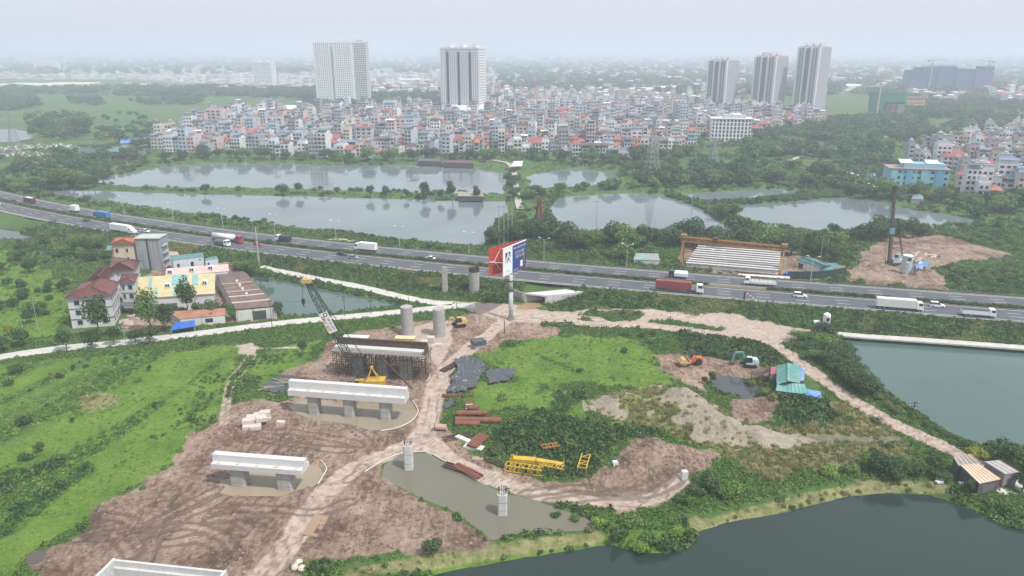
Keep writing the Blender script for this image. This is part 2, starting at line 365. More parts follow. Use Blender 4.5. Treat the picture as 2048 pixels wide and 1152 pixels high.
def field(P, kind='poly', pad=30):
    """signed field on the ground grid, computed only near the outline"""
    x0, x1, y0, y1 = P[:,0].min()-pad, P[:,0].max()+pad, P[:,1].min()-pad, P[:,1].max()+pad
    i0, i1 = np.searchsorted(XS, [x0, x1]); j0, j1 = np.searchsorted(YS, [y0, y1])
    out = np.full(GX.shape, -pad if kind == 'poly' else pad, float)
    i0 = max(i0-1,0); j0 = max(j0-1,0)
    sx, sy = GX[j0:j1+1, i0:i1+1], GY[j0:j1+1, i0:i1+1]
    out[j0:j1+1, i0:i1+1] = sd_poly(sx, sy, P) if kind == 'poly' else d_line(sx, sy, P)
    return out
W = fbm(GX, GY, 9, 3, 5); W2 = fbm(GX, GY, 2.6, 2, 11); WB = fbm(GX, GY, 60, 3, 3)
wob = W*5 + W2*2
def soft(sd, w=1.6): return np.clip(0.5 + sd/(2*w), 0, 1)
mud = np.zeros(GX.shape); sandy = mud.copy(); bright = mud.copy(); dark = mud.copy(); dry = mud.copy(); rut = mud.copy(); sand = mud.copy(); tyre = mud.copy()
for p in MUD: mud = np.maximum(mud, soft(field(GP(p)) + wob))
for p in SANDY: sandy = np.maximum(sandy, soft(field(GP(p)) + wob*0.7))
for p in GREEN_IN_SANDY: sandy = np.minimum(sandy, 1-soft(field(GP(p)) + wob*0.4, 1.0))
for p in BRIGHT: bright = np.maximum(bright, soft(field(GP(p)) + wob*1.6, 5))
for p in DARK: dark = np.maximum(dark, soft(field(GP(p)) + wob*1.4, 3))
for p in DRY + [HEAP]: dry = np.maximum(dry, soft(field(GP(p)) + wob, 2))
for p, w in zip(RUTS, RUTW): rut = np.maximum(rut, soft(w*0.5 - field(catmull(GP(p)), 'line') + wob*0.22*min(1, w/3), 0.9))
for p in TYRE:
    dl = field(catmull(GP(p)), 'line'); tyre = np.maximum(tyre, np.clip(1.25-np.abs(dl-1.15)/0.6, 0, 1))
for p, w in zip(RUTS[:3], RUTW[:3]):
    dl = field(catmull(GP(p)), 'line'); dl = dl + W*1.2
    for o in (0.9, 1.9): tyre = np.maximum(tyre, 0.7*np.clip(1-np.abs(dl-o)/0.4, 0, 1)*(vnoise(GX/7,GY/7,31) > 0.35))
_ra = random.Random(8)
for k in range(46):            # curving machine tracks in the soft ground
    if k < 34: c0 = G(_ra.uniform(170,720), _ra.uniform(850,1130))
    else: c0 = G(_ra.uniform(1080,1380), _ra.uniform(930,1010))
    r_ = _ra.uniform(3,16); a0 = _ra.uniform(0,6.28); sp = _ra.uniform(0.6,1.6)*min(1,9/r_)
    P_ = np.array([(c0[0]+r_*math.cos(a0+sp*q/9), c0[1]+r_*math.sin(a0+sp*q/9)) for q in range(10)])
    dl = field(P_, 'line', 6); tyre = np.maximum(tyre, _ra.uniform(0.5,1.0)*np.clip(1.2-np.abs(dl-1.1)/0.55, 0, 1)*(mud > 0.6))
loop = soft(1.3 - field(catmull(GP(LOOP)), 'line') + wob*0.3, 1)
heap_sd = field(GP(HEAP)); heap = np.clip(heap_sd/9, 0, 1)
hn = fbm(GX, GY, 11, 3, 41)
sand = soft(np.minimum(heap_sd*0.5, 1.2) + hn*19 + W2*9 - 0.7 + np.clip((GX-60)*0.03,-0.6,0.8), 1.2) * (heap_sd > -2)
BPATH = [[(700,1146),(820,1125),(950,1103),(1080,1083),(1195,1068)],[(1392,1042),(1440,1034),(1550,1008),(1650,984),(1760,967),(1880,971)]]
bpath = np.full(GX.shape, 30.0)
for p in BPATH: bpath = np.minimum(bpath, field(catmull(GP(p)), 'line'))
dry = np.maximum(dry, 0.85*soft(1.5 - bpath + wob*0.2, 1))
# --- planting strips of the western field
_a = np.array(G(0,1010)); _b = np.array(G(480,700)); _d = (_b-_a)/np.linalg.norm(_b-_a); qs = -(GX-_a[0])*_d[1] + (GY-_a[1])*_d[0]; ql = (GX-_a[0])*_d[0] + (GY-_a[1])*_d[1]
strip = vnoise((qs+W*3)/7.5, ql/90, 61)*0.7 + vnoise((qs+W*2)/3.2, ql/60, 62)*0.3 - 0.5
west = soft(field(GP([(-300,1250),(-300,760),(0,730),(150,715),(330,705),(470,690),(470,750),(440,815),(365,890),(340,930),(240,985),(150,1050),(50,1108),(0,1200)])) , 4)
bright = np.where(west > 0.5, np.clip(0.62 + strip*1.5 - np.clip((qs-14)/14, 0, 0.25), 0, 1), bright)
upper = west*(qs > 30)
bald = soft(field(GP([(150,800),(200,785),(250,790),(240,810),(180,825)])) + W*6, 2); dry = np.maximum(dry, bald)
# --- height
Z = WB*0.8 + W*0.35 + W2*0.12
off = hwy_off(GX, GY); near_hwy = np.abs(off) < 60
emb = np.where(off < 0, np.clip((NEAR_W+1.2+13.0 + off)/13.0, 0, 1), np.clip((FAR_W+1.0+9.0 - off)/9.0, 0, 1))
emb = emb*emb*(3-2*emb)
flat = np.clip(1-(np.abs(off)-15.5)/4, 0, 1)
Z = Z*(1-flat) + emb*(RZ-0.35)*(1.0)
Z = np.where(np.abs(off) < 14.6, RZ-0.35, Z)
# rough mud, mound of sand, spoil heap
mr = fbm(GX, GY, 3.2, 3, 21)
Z = Z + mud*(mr*1.1 + 0.1)*(1-rut*0.8)*(1-np.clip(emb*2,0,1))
Z = Z + heap*heap*(3-2*heap)*4.2*(0.75+hn*1.9) + (heap>0)*mr*1.0*heap
spoil = soft(field(GP([(1255,890),(1310,884),(1390,908),(1440,918),(1400,935),(1340,945),(1250,940),(1225,925)])), 5)
Z = Z + spoil*(1.6 + mr*1.8)
mid_mud = soft(field(GP([(770,985),(860,1010),(960,1070),(960,1090),(800,1096),(640,1118),(660,1060),(720,1000)])), 4)
Z = Z + mid_mud*mr*0.5
Z = Z + soft(field(GP(DARK[1])), 4)*1.5
Z = Z - tyre*0.22 - rut*0.12
hill = soft(field(GP([(1700,540),(1760,505),(1850,480),(1980,505),(1900,540),(1880,580),(1760,575)])), 6); Z = Z + hill*(1.2 + mr)
# --- lanes lie on a low smooth bank
lane_d = np.full(GX.shape, 99.0)
for nme, p, w in WROADS:
    lane_d = np.minimum(lane_d, field(catmull(GP(p, 0.35)), 'line') - w/2)
lf = np.clip(1-(lane_d-0.6)/3.5, 0, 1); Z = Z*(1-lf) + 0.15*lf
for nm, lv, p, c in PONDS:
    P = GP(p, lv); sdp = field(P) + (W*2.2+W2*1.2)*np.clip((GY/250), 0.25, 3.0)*(0.45 if lv > -0.5 else 1.0)
    zz = lv - np.clip(sdp, -40, 4)*(0.22 if lv > -0.5 else 0.42)
    Z = np.where(sdp > -14, np.minimum(Z, zz), Z)
urban = np.zeros(GX.shape)
for p in [[(-300,127),(200,121),(640,119),(880,122),(880,176),(640,172),(420,166),(200,158),(-300,156)],[(980,122),(1400,122),(2300,122),(2300,192),(1900,192),(1650,185),(1400,180),(1050,190),(980,176)],[(-400,109),(2400,109),(2400,123),(-400,123)]]: urban = np.maximum(urban, soft(field(GP(p), pad=400) + fbm(GX, GY, 260, 3, 71)*380, 60))
nx, ny = len(XS), len(YS)
verts = np.stack([GX, GY, Z], -1).reshape(-1, 3)
ii = np.arange(nx*ny).reshape(ny, nx)
quads = np.stack([ii[:-1,:-1], ii[:-1,1:], ii[1:,1:], ii[1:,:-1]], -1).reshape(-1, 4)
gm = bpy.data.meshes.new("ground")
gm.vertices.add(len(verts)); gm.vertices.foreach_set('co', verts.ravel())
gm.loops.add(quads.size); gm.loops.foreach_set('vertex_index', quads.ravel())
gm.polygons.add(len(quads)); gm.polygons.foreach_set('loop_start', np.arange(0, quads.size, 4)); gm.polygons.foreach_set('loop_total', np.full(len(quads), 4))
gm.polygons.foreach_set('use_smooth', np.ones(len(quads), bool))
gm.update(); gm.validate()
for nme, a in (("mud", mud), ("sandy", sandy), ("bright", bright), ("dark", dark), ("dry", dry), ("rut", rut), ("sand", sand), ("tyre", tyre), ("loop", np.clip(loop,0,1)), ("urban", urban)):
    at = gm.attributes.new(nme, 'FLOAT', 'POINT'); at.data.foreach_set('value', a.ravel().astype(np.float32))
ground = link_mesh("ground", gm); tag(ground, kind="structure")
def _samp(A, x, y):
    x = np.asarray(x, float); y = np.asarray(y, float)
    i = np.clip(np.searchsorted(XS, x)-1, 0, nx-2); j = np.clip(np.searchsorted(YS, y)-1, 0, ny-2)
    fx = np.clip((x-XS[i])/(XS[i+1]-XS[i]), 0, 1); fy = np.clip((y-YS[j])/(YS[j+1]-YS[j]), 0, 1)
    return (A[j,i]*(1-fx)+A[j,i+1]*fx)*(1-fy) + (A[j+1,i]*(1-fx)+A[j+1,i+1]*fx)*fy
def gz(x, y): return float(_samp(Z, x, y))
def GZ(px, py, it=3):                   # pixel -> point on the terrain
    z = 0.0
    for _ in range(it):
        x, y = G(px, py, z); z = gz(x, y)
    return Vector((x, y, z))

# ------------------------------------------------------------------ ground material
def ground_material():
    m = bpy.data.materials.new("ground_earth"); m.use_nodes = True; nt = m.node_tree; N = nt.nodes; L = nt.links
    p = N["Principled BSDF"]; p.inputs["Roughness"].default_value = 0.9; p.inputs["Specular IOR Level"].default_value = 0.15
    geo = N.new("ShaderNodeNewGeometry")
    def noise(sc, det=5, ro=0.6, dist=0.0, stretch=None):
        n = N.new("ShaderNodeTexNoise"); n.inputs["Scale"].default_value = sc; n.inputs["Detail"].default_value = det; n.inputs["Roughness"].default_value = ro; n.inputs["Distortion"].default_value = dist
        if stretch:
            mp = N.new("ShaderNodeMapping"); mp.inputs["Rotation"].default_value = (0,0,stretch[0]); mp.inputs["Scale"].default_value = (stretch[1], stretch[2], 1); L.new(geo.outputs["Position"], mp.inputs[0]); L.new(mp.outputs[0], n.inputs["Vector"])
        else: L.new(geo.outputs["Position"], n.inputs["Vector"])
        return n.outputs[0]
    def ramp(src, stops):
        r = N.new("ShaderNodeValToRGB"); e = r.color_ramp.elements
        while len(e) < len(stops): e.new(0.5)
        for k, (pos, c) in enumerate(stops): e[k].position = pos; e[k].color = (*c, 1)
        L.new(src, r.inputs[0]); return r.outputs[0]
    def attr(nm):
        a = N.new("ShaderNodeAttribute"); a.attribute_name = nm; return a.outputs["Fac"]
    def edge(nm, nz, amt=0.55, w=0.16):
        s = N.new("ShaderNodeMath"); s.operation = 'MULTIPLY_ADD'; L.new(nz, s.inputs[0]); s.inputs[1].default_value = amt; L.new(attr(nm), s.inputs[2])
        r = N.new("ShaderNodeMapRange"); r.interpolation_type = 'SMOOTHSTEP'; r.inputs[1].default_value = 0.5+amt/2-w; r.inputs[2].default_value = 0.5+amt/2+w; L.new(s.outputs[0], r.inputs[0]); return r.outputs[0]
    def mix(f, a, b, mode='MIX'):
        x = N.new("ShaderNodeMix"); x.data_type = 'RGBA'; x.blend_type = mode
        if isinstance(f, float): x.inputs[0].default_value = f
        else: L.new(f, x.inputs[0])
        L.new(a, x.inputs[6]); L.new(b, x.inputs[7]); return x.outputs[2]
    n_big = noise(0.012, 6, 0.62); n_mid = noise(0.09, 6, 0.65); n_fine = noise(0.9, 6, 0.7); n_edge = noise(0.55, 5, 0.65); n_tiny = noise(3.5, 4, 0.7)
    grass = ramp(n_mid, [(0.3, (0.055,0.11,0.028)), (0.5, (0.088,0.165,0.04)), (0.68, (0.135,0.20,0.06))])
    field_ = ramp(n_big, [(0.35, (0.04,0.085,0.03)), (0.5, (0.075,0.14,0.045)), (0.66, (0.095,0.13,0.055))])
    col = mix(0.5, grass, field_)
    brightc = ramp(n_mid, [(0.3, (0.07,0.15,0.026)), (0.5, (0.125,0.225,0.035)), (0.7, (0.19,0.27,0.06))])
    col = mix(edge("bright", n_edge), col, brightc)
    darkc = ramp(n_fine, [(0.35, (0.03,0.07,0.018)), (0.65, (0.065,0.125,0.032))])
    col = mix(edge("dark", n_edge), col, darkc)
    dryc = ramp(n_edge, [(0.3, (0.13,0.16,0.055)), (0.5, (0.225,0.235,0.10)), (0.7, (0.34,0.31,0.175))])
    col = mix(edge("dry", n_edge), col, dryc)
    fleck = ramp(n_fine, [(0.3, (0.72,0.72,0.72)), (0.7, (1.25,1.25,1.2))]); col = mix(0.8, col, fleck, 'MULTIPLY')
    uv_ = N.new("ShaderNodeTexVoronoi"); uv_.inputs["Scale"].default_value = 0.055; L.new(geo.outputs["Position"], uv_.inputs["Vector"])
    sepu = N.new("ShaderNodeSeparateColor"); L.new(uv_.outputs["Color"], sepu.inputs[0]); urb = ramp(sepu.outputs[0], [(0.0, (0.05,0.09,0.04)), (0.3, (0.07,0.10,0.05)), (0.32, (0.30,0.29,0.28)), (0.55, (0.42,0.41,0.39)), (0.57, (0.30,0.13,0.10)), (0.66, (0.62,0.61,0.58)), (0.85, (0.55,0.55,0.55)), (1.0, (0.7,0.69,0.66))])
    for e_ in [nd for nd in N if nd.type == 'VALTORGB'][-1:]: e_.color_ramp.interpolation = 'CONSTANT'
    col = mix(attr("urban"), col, urb)
    clod = N.new("ShaderNodeTexVoronoi"); clod.inputs["Scale"].default_value = 1.1; clod.feature = 'F1'; L.new(geo.outputs["Position"], clod.inputs["Vector"])
    mudn = N.new("ShaderNodeMath"); mudn.operation = 'MULTIPLY_ADD'; L.new(n_fine, mudn.inputs[0]); mudn.inputs[1].default_value = 0.6
    mh = N.new("ShaderNodeMath"); mh.operation = 'MULTIPLY'; L.new(n_mid, mh.inputs[0]); mh.inputs[1].default_value = 0.45; L.new(mh.outputs[0], mudn.inputs[2])
    n_str = noise(0.42, 5, 0.62, 1.6, (0.7, 1.0, 0.33)); n_blot = noise(0.07, 4, 0.6)
    mw = N.new("ShaderNodeMath"); mw.operation = 'MULTIPLY_ADD'; L.new(n_str, mw.inputs[0]); mw.inputs[1].default_value = 0.5; L.new(mudn.outputs[0], mw.inputs[2])
    mw2 = N.new("ShaderNodeMath"); mw2.operation = 'MULTIPLY_ADD'; L.new(n_blot, mw2.inputs[0]); mw2.inputs[1].default_value = 0.5; L.new(mw.outputs[0], mw2.inputs[2])
    mudc = ramp(mw2.outputs[0], [(0.80, (0.088,0.059,0.045)), (0.95, (0.182,0.124,0.092)), (1.0, (0.25,0.176,0.132))])
    mr3 = N.new("ShaderNodeMapRange"); mr3.inputs[1].default_value = 1.0; mr3.inputs[2].default_value = 1.3; L.new(mw2.outputs[0], mr3.inputs[0])
    lt = N.new("ShaderNodeRGB"); lt.outputs[0].default_value = (0.50,0.385,0.305,1); mudc = mix(mr3.outputs[0], mudc, lt.outputs[0])
    col = mix(edge("mud", n_edge), col, mudc)
    sandyc = ramp(n_fine, [(0.3, (0.36,0.285,0.235)), (0.55, (0.48,0.40,0.335)), (0.75, (0.58,0.50,0.43))])
    col = mix(edge("sandy", n_edge), col, sandyc)
    rutc = ramp(n_edge, [(0.32, (0.31,0.235,0.185)), (0.5, (0.49,0.395,0.325)), (0.68, (0.60,0.505,0.43))])
    col = mix(edge("rut", n_edge, 0.5, 0.2), col, rutc)
    loopc = ramp(n_edge, [(0.3, (0.13,0.12,0.085)), (0.7, (0.27,0.25,0.19))])
    col = mix(edge("loop", n_edge, 0.5), col, loopc)
    sandc = ramp(n_fine, [(0.3, (0.27,0.235,0.175)), (0.6, (0.40,0.355,0.28)), (0.8, (0.50,0.455,0.375))])
    col = mix(edge("sand", n_edge, 0.7), col, sandc)
    tyc = N.new("ShaderNodeRGB"); tyc.outputs[0].default_value = (0.105,0.078,0.062,1)
    tf = N.new("ShaderNodeMath"); tf.operation = 'MULTIPLY'; L.new(edge("tyre", n_edge, 0.5, 0.25), tf.inputs[0]); tf.inputs[1].default_value = 0.62
    col = mix(tf.outputs[0], col, tyc.outputs[0])
    L.new(col, p.inputs["Base Color"])
    h = N.new("ShaderNodeMath"); h.operation = 'MULTIPLY_ADD'; L.new(n_tiny, h.inputs[0]); h.inputs[1].default_value = 0.5; L.new(n_fine, h.inputs[2])
    bp = N.new("ShaderNodeBump"); bp.inputs["Strength"].default_value = 1.0; bp.inputs["Distance"].default_value = 0.6; L.new(h.outputs[0], bp.inputs["Height"]); L.new(bp.outputs[0], p.inputs["Normal"])
    return m
gm.materials.append(ground_material())

# ------------------------------------------------------------------ water
def water_mat(name, c):
    m = bpy.data.materials.new(name); m.use_nodes = True; nt = m.node_tree; N = nt.nodes; L = nt.links; p = N["Principled BSDF"]
    p.inputs["Roughness"].default_value = 0.04; p.inputs["IOR"].default_value = 1.33; p.inputs["Specular IOR Level"].default_value = 0.5
    geo = N.new("ShaderNodeNewGeometry"); n = N.new("ShaderNodeTexNoise"); n.inputs["Scale"].default_value = 0.02; n.inputs["Detail"].default_value = 4; L.new(geo.outputs["Position"], n.inputs["Vector"])
    mr_ = N.new("ShaderNodeMapRange"); mr_.inputs[1].default_value = 0.3; mr_.inputs[2].default_value = 0.7; mr_.inputs[3].default_value = 0.85; mr_.inputs[4].default_value = 1.15; L.new(n.outputs[0], mr_.inputs[0])
    mx = N.new("ShaderNodeMix"); mx.data_type = 'RGBA'; mx.blend_type = 'MULTIPLY'; mx.inputs[0].default_value = 1; mx.inputs[6].default_value = (*c, 1); L.new(mr_.outputs[0], mx.inputs[7]); L.new(mx.outputs[2], p.inputs["Base Color"])
    mpw = N.new("ShaderNodeMapping"); mpw.inputs["Rotation"].default_value = (0,0,0.5); mpw.inputs["Scale"].default_value = (0.25,1.0,1); L.new(geo.outputs["Position"], mpw.inputs[0]); nw = N.new("ShaderNodeTexNoise"); nw.inputs["Scale"].default_value = 0.06; nw.inputs["Detail"].default_value = 5; L.new(mpw.outputs[0], nw.inputs["Vector"]); rw = N.new("ShaderNodeMapRange"); rw.inputs[1].default_value = 0.4; rw.inputs[2].default_value = 0.7; rw.inputs[3].default_value = 0.02; rw.inputs[4].default_value = 0.13; L.new(nw.outputs[0], rw.inputs[0]); L.new(rw.outputs[0], p.inputs["Roughness"])
    n2 = N.new("ShaderNodeTexNoise"); n2.inputs["Scale"].default_value = 0.9; n2.inputs["Detail"].default_value = 3; L.new(geo.outputs["Position"], n2.inputs["Vector"])
    bp = N.new("ShaderNodeBump"); bp.inputs["Strength"].default_value = 0.035; bp.inputs["Distance"].default_value = 0.1; L.new(n2.outputs[0], bp.inputs["Height"]); L.new(bp.outputs[0], p.inputs["Normal"])
    return m
POND_XY = {}
for nm, lv, p, c in PONDS:
    P = GP(p, lv); POND_XY[nm] = P
    a = np.roll(P, 1, 0); b = np.roll(P, -1, 0); t = b - a; t /= np.linalg.norm(t, axis=1)[:, None] + 1e-9
    area = 0.5*np.sum(P[:,0]*b[:,1]-b[:,0]*P[:,1]); nrm = np.stack([t[:,1], -t[:,0]], 1)*(1 if area > 0 else -1)
    grow = 1.2 if lv > -0.5 else 4.0
    Q = P + nrm*grow
    me = bpy.data.meshes.new(nm); pts = [(q[0], q[1], lv) for q in Q]
    if area < 0: pts = pts[::-1]
    me.from_pydata(pts, [], [tuple(range(len(pts)))]); me.materials.append(water_mat(nm+"_water", c)); me.update()
    tag(link_mesh(nm, me), kind="structure")

# ------------------------------------------------------------------ roads
def ribbon(mb, line, w0, w1, z):
    """strip along a list of xy points between two offsets from the line (plus = to its left)"""
    P = np.array(line); t = np.gradient(P, axis=0); t /= np.linalg.norm(t, axis=1)[:, None]; n = np.stack([-t[:,1], t[:,0]], 1)
    A = P + n*w0; B = P + n*w1
    zz = z if hasattr(z, '__len__') else [z]*len(P)
    vs = [(a[0], a[1], q) for a, q in zip(A, zz)] + [(b[0], b[1], q) for b, q in zip(B, zz)]; k = len(P)
    mb.add(vs, [(i, i+1, k+i+1, k+i) if w1 > w0 else (i, k+i, k+i+1, i+1) for i in range(k-1)])
HX = np.arange(-420, 420, 2.5); HL = [(x, float(hwy_y(x))) for x in HX]
asphalt = mat("asphalt", (0.10,0.106,0.118), 0.85, 0.12, 0.15, spec=0.2, bump=0.1)
asphalt_new = mat("asphalt_patch", (0.125,0.132,0.142), 0.85, 0.1, 0.15, spec=0.2)
paint = mat("road_paint", (0.72,0.72,0.70), 0.7, 0.15, 1.0)
conc = mat("concrete_pale", (0.50,0.485,0.45), 0.85, 0.16, 0.35, bump=0.15, streak=0.18, dirt=(0.22,0.20,0.18))
hw = MB(); ribbon(hw, HL, -NEAR_W, -1.5, RZ); ribbon(hw, HL, 1.5, FAR_W, RZ)
road = hw.build("highway", asphalt); tag(road, kind="structure")
mk = MB(); zz = RZ+0.012
for a in (-12.75, -2.35, 2.35, 12.3): ribbon(mk, HL, a-0.11, a+0.11, zz)
mk.build("edge_line", paint, road)
dash = MB()
for a in (-9.3, -5.8, 5.7, 9.0):
    s = -400.0
    while s < 400:
        p0 = hwy_pt(s, a); p1 = hwy_pt(s+4.2, a); ribbon(dash, [p0, hwy_pt(s+2.1, a), p1], -0.10, 0.10, zz); s += 12.5
dash.build("lane_marking", paint, road)
md = MB(); ribbon(md, HL, -1.5, 1.5, RZ+0.16); ribbon(md, HL, -1.5, -1.499, RZ-0.2)
for sgn in (-1, 1):
    P = [hwy_pt(x, sgn*1.5) for x in HX]
    for i in range(len(P)-1): md.add([(P[i][0],P[i][1],RZ-0.1),(P[i+1][0],P[i+1][1],RZ-0.1),(P[i+1][0],P[i+1][1],RZ+0.16),(P[i][0],P[i][1],RZ+0.16)], [(0,1,2,3)])
soil = mat("verge_soil", (0.16,0.14,0.09), 0.95, 0.3, 0.8)
mdo = md.build("median_kerb", soil); tag(mdo, kind="structure")
# shoulders of pale dust at both edges
shl = MB(); ribbon(shl, HL, -NEAR_W-0.9, -NEAR_W+0.15, RZ-0.03); ribbon(shl, HL, FAR_W-0.15, FAR_W+0.9, RZ-0.03)
tag(shl.build("road_shoulder", mat("dusty_gravel", (0.30,0.28,0.24), 0.95, 0.25, 0.8)), kind="structure")
for nme, p, w in WROADS:
    ln = catmull(GP(p, 0.35), 6); mb = MB(); zl = [max(gz(q[0], q[1])+0.12, 0.3) for q in ln]
    ribbon(mb, ln, -w/2, w/2, zl)
    for sg in (-1, 1):
        P = np.array(ln); t = np.gradient(P, axis=0); t /= np.linalg.norm(t, axis=1)[:, None]; n = np.stack([-t[:,1], t[:,0]], 1); E = P + n*sg*w/2
        for i in range(len(E)-1): mb.add([(E[i][0],E[i][1],zl[i]-0.5),(E[i+1][0],E[i+1][1],zl[i+1]-0.5),(E[i+1][0],E[i+1][1],zl[i+1]),(E[i][0],E[i][1],zl[i])], [(0,1,2,3)])
    tag(mb.build(nme, conc), kind="structure")
# guard rail on the far side, rail as one part and its posts as another
gr = thing("guard_rail", "long grey guard rail along the pond side of the highway", "guard rail")
mb = MB()
for i in range(0, len(HX)-2, 2):
    a = hwy_pt(HX[i], FAR_W+0.35); b = hwy_pt(HX[i+2], FAR_W+0.35); mb.beam((*a, RZ+0.62), (*b, RZ+0.62), 0.07, 0.32)
steel = mat("galvanised_steel", (0.30,0.31,0.32), 0.5, 0.12, 0.8, metal=0.3)
mb.build("rail", mat("weathered_rail", (0.16,0.165,0.165), 0.6, 0.2, 0.5), gr)
mb = MB()
for i in range(0, len(HX)-1, 2):
    a = hwy_pt(HX[i], FAR_W+0.45); mb.box(a[0]-.07, a[0]+.07, a[1]-.07, a[1]+.07, RZ-0.3, RZ+0.75)
tag(mb.build("rail_post", steel, gr), kind="stuff")

# ------------------------------------------------------------------ haze
hb = MB(); hb.box(-14500, 14500, -800, 15500, -60, 150)
hm = bpy.data.materials.new("haze_air"); hm.use_nodes = True; N = hm.node_tree.nodes; N.remove(N["Principled BSDF"])
pv = N.new("ShaderNodeVolumePrincipled"); pv.inputs["Color"].default_value = (0.80,0.885,1.0,1); pv.inputs["Density"].default_value = 0.00036; pv.inputs["Anisotropy"].default_value = 0.1
hm.node_tree.links.new(pv.outputs[0], N["Material Output"].inputs["Volume"])
tag(hb.build("haze", hm), kind="stuff")
# ------------------------------------------------------------------ foliage
L_BRIGHT = leafmat("leaf_bright", (0.13,0.25,0.038), (0.25,0.38,0.075))
L_MID = leafmat("leaf_mid", (0.068,0.145,0.030), (0.165,0.27,0.066))
L_DARK = leafmat("leaf_dark", (0.034,0.072,0.026), (0.098,0.160,0.056))
L_OLIVE = leafmat("leaf_olive", (0.12,0.155,0.045), (0.27,0.28,0.10))
L_DRY = leafmat("leaf_dry", (0.24,0.23,0.10), (0.50,0.46,0.25))
L_YELLOW = leafmat("leaf_yellow", (0.14,0.19,0.02), (0.34,0.34,0.045))
L_BLUE = leafmat("leaf_bluegreen", (0.032,0.074,0.032), (0.09,0.155,0.064))
BARK = mat("bark", (0.13,0.10,0.075), 0.95, 0.25, 2.0)
def leaf_cloud(cent, nrm, size, fold=0.35, rg=rng):
    """one small folded leaf spray (two triangles sharing a bent edge) at each point"""
    n = len(cent); nrm = nrm/(np.linalg.norm(nrm, axis=1)[:, None]+1e-9)
    a = np.cross(nrm, rg.normal(size=(n,3))); a /= np.linalg.norm(a, axis=1)[:, None]+1e-9; b = np.cross(nrm, a)
    s = (size*rg.uniform(0.6, 1.35, n))[:, None]
    p0 = cent - a*s*0.62; p1 = cent + b*s*0.42 + nrm*s*fold*0.4; p2 = cent + a*s*0.62; p3 = cent - b*s*0.42 + nrm*s*fold*0.25
    v = np.stack([p0,p1,p2,p3], 1).reshape(-1,3); return v
def leaf_mesh(name, v, m):
    n = len(v)//4; me = bpy.data.meshes.new(name); me.vertices.add(len(v)); me.vertices.foreach_set('co', v.ravel().astype(np.float32))
    f = np.arange(n*4); me.loops.add(n*4); me.loops.foreach_set('vertex_index', f); me.polygons.add(n)
    me.polygons.foreach_set('loop_start', np.arange(0, n*4, 4)); me.polygons.foreach_set('loop_total', np.full(n, 4)); me.materials.append(m); me.update(); me.validate(); return me
def sphere_pts(n, rg): 
    p = rg.normal(size=(n,3)); return p/np.linalg.norm(p, axis=1)[:, None]
def crown(name, seed, r, h, base, lobes, leaf, n, m, lobe_r=0.45, drop=0.35):
    """uneven crown: lobes round an ellipsoid, leaf sprays on their outsides, open gaps between them"""
    rg = np.random.default_rng(seed); C = []; Nn = []
    dirs = sphere_pts(lobes, rg); dirs[:,2] = dirs[:,2]*0.9 + 0.1
    rad = rg.uniform(0.35, 0.78, lobes); w = rg.uniform(0.75, 1.35, lobes)
    cts = dirs*rad[:,None]*np.array([r, r, h/2]) ; per = (n*w**2/np.sum(w**2)).astype(int)
    for k in range(lobes):
        d_ = sphere_pts(per[k], rg); keep = d_[:,2] > -0.55; d_ = d_[keep]
        lr = lobe_r*r*w[k]*np.array([1,1,0.85*h/(2*r)+0.12]); q = cts[k] + d_*lr*rg.uniform(0.72, 1.12, len(d_))[:,None]
        C.append(q); Nn.append(d_ + rg.normal(size=d_.shape)*0.55 + np.array([0,0,drop]))
    C = np.concatenate(C); C[:,2] += base + h/2; Nn = np.concatenate(Nn)
    return leaf_mesh(name, leaf_cloud(C, Nn, leaf, rg=rg), m)
def trunk_mesh(name, seed, h, r, spread, m=BARK, limbs=5):
    rd = random.Random(seed); mb = MB(); lean = (rd.uniform(-.15,.15)*h*0.3, rd.uniform(-.15,.15)*h*0.3)
    mb.cyl((0,0,-0.4), (lean[0]*.4, lean[1]*.4, h*0.55), r*1.25, r*0.8, 7); mb.cyl((lean[0]*.4, lean[1]*.4, h*0.55), (lean[0], lean[1], h*1.05), r*0.8, r*0.3, 6)
    for k in range(limbs):
        t = 2*math.pi*k/limbs + rd.uniform(-.4,.4); z0 = h*rd.uniform(0.45,0.8); e = spread*rd.uniform(0.6,1.0)
        mb.cyl((lean[0]*.4, lean[1]*.4, z0), (math.cos(t)*e, math.sin(t)*e, z0+h*rd.uniform(0.25,0.5)), r*0.45, r*0.12, 5)
    return mb.mesh(name, m, True)
TREES = {}
def proto(kind, seeds, make): TREES[kind] = [make(s) for s in seeds]
# (crown mesh, trunk mesh, nominal crown width)
def mk_round(m, leaf=0.42, n=1500):
    return lambda s: (crown("crown", s, 2.6, 4.6, 1.7, 15, leaf, n, m, 0.42), trunk_mesh("trunk", s, 2.4, 0.16, 1.2), 6.0)
def mk_broad(m, leaf=0.62, n=1900):
    return lambda s: (crown("crown", s, 5.0, 6.4, 1.6, 20, leaf, n, m, 0.38), trunk_mesh("trunk", s, 4.0, 0.28, 2.6), 11.5)
def mk_tall(m, leaf=0.5, n=1700):
    return lambda s: (crown("crown", s, 3.2, 8.8, 2.0, 20, leaf, n, m, 0.42), trunk_mesh("trunk", s, 5.5, 0.2, 1.6), 7.6)
def mk_bush(m, leaf=0.4, n=900):
    return lambda s: (crown("crown", s, 2.0, 2.7, 0.05, 11, leaf, n, m, 0.5), trunk_mesh("trunk", s, 1.2, 0.09, 0.8), 5.0)
proto("round", (1,2,3,4), mk_round(L_MID)); proto("round_dark", (5,6,7), mk_round(L_DARK)); proto("round_bright", (8,9), mk_round(L_BRIGHT)); proto("round_yellow", (10,11), mk_round(L_YELLOW))
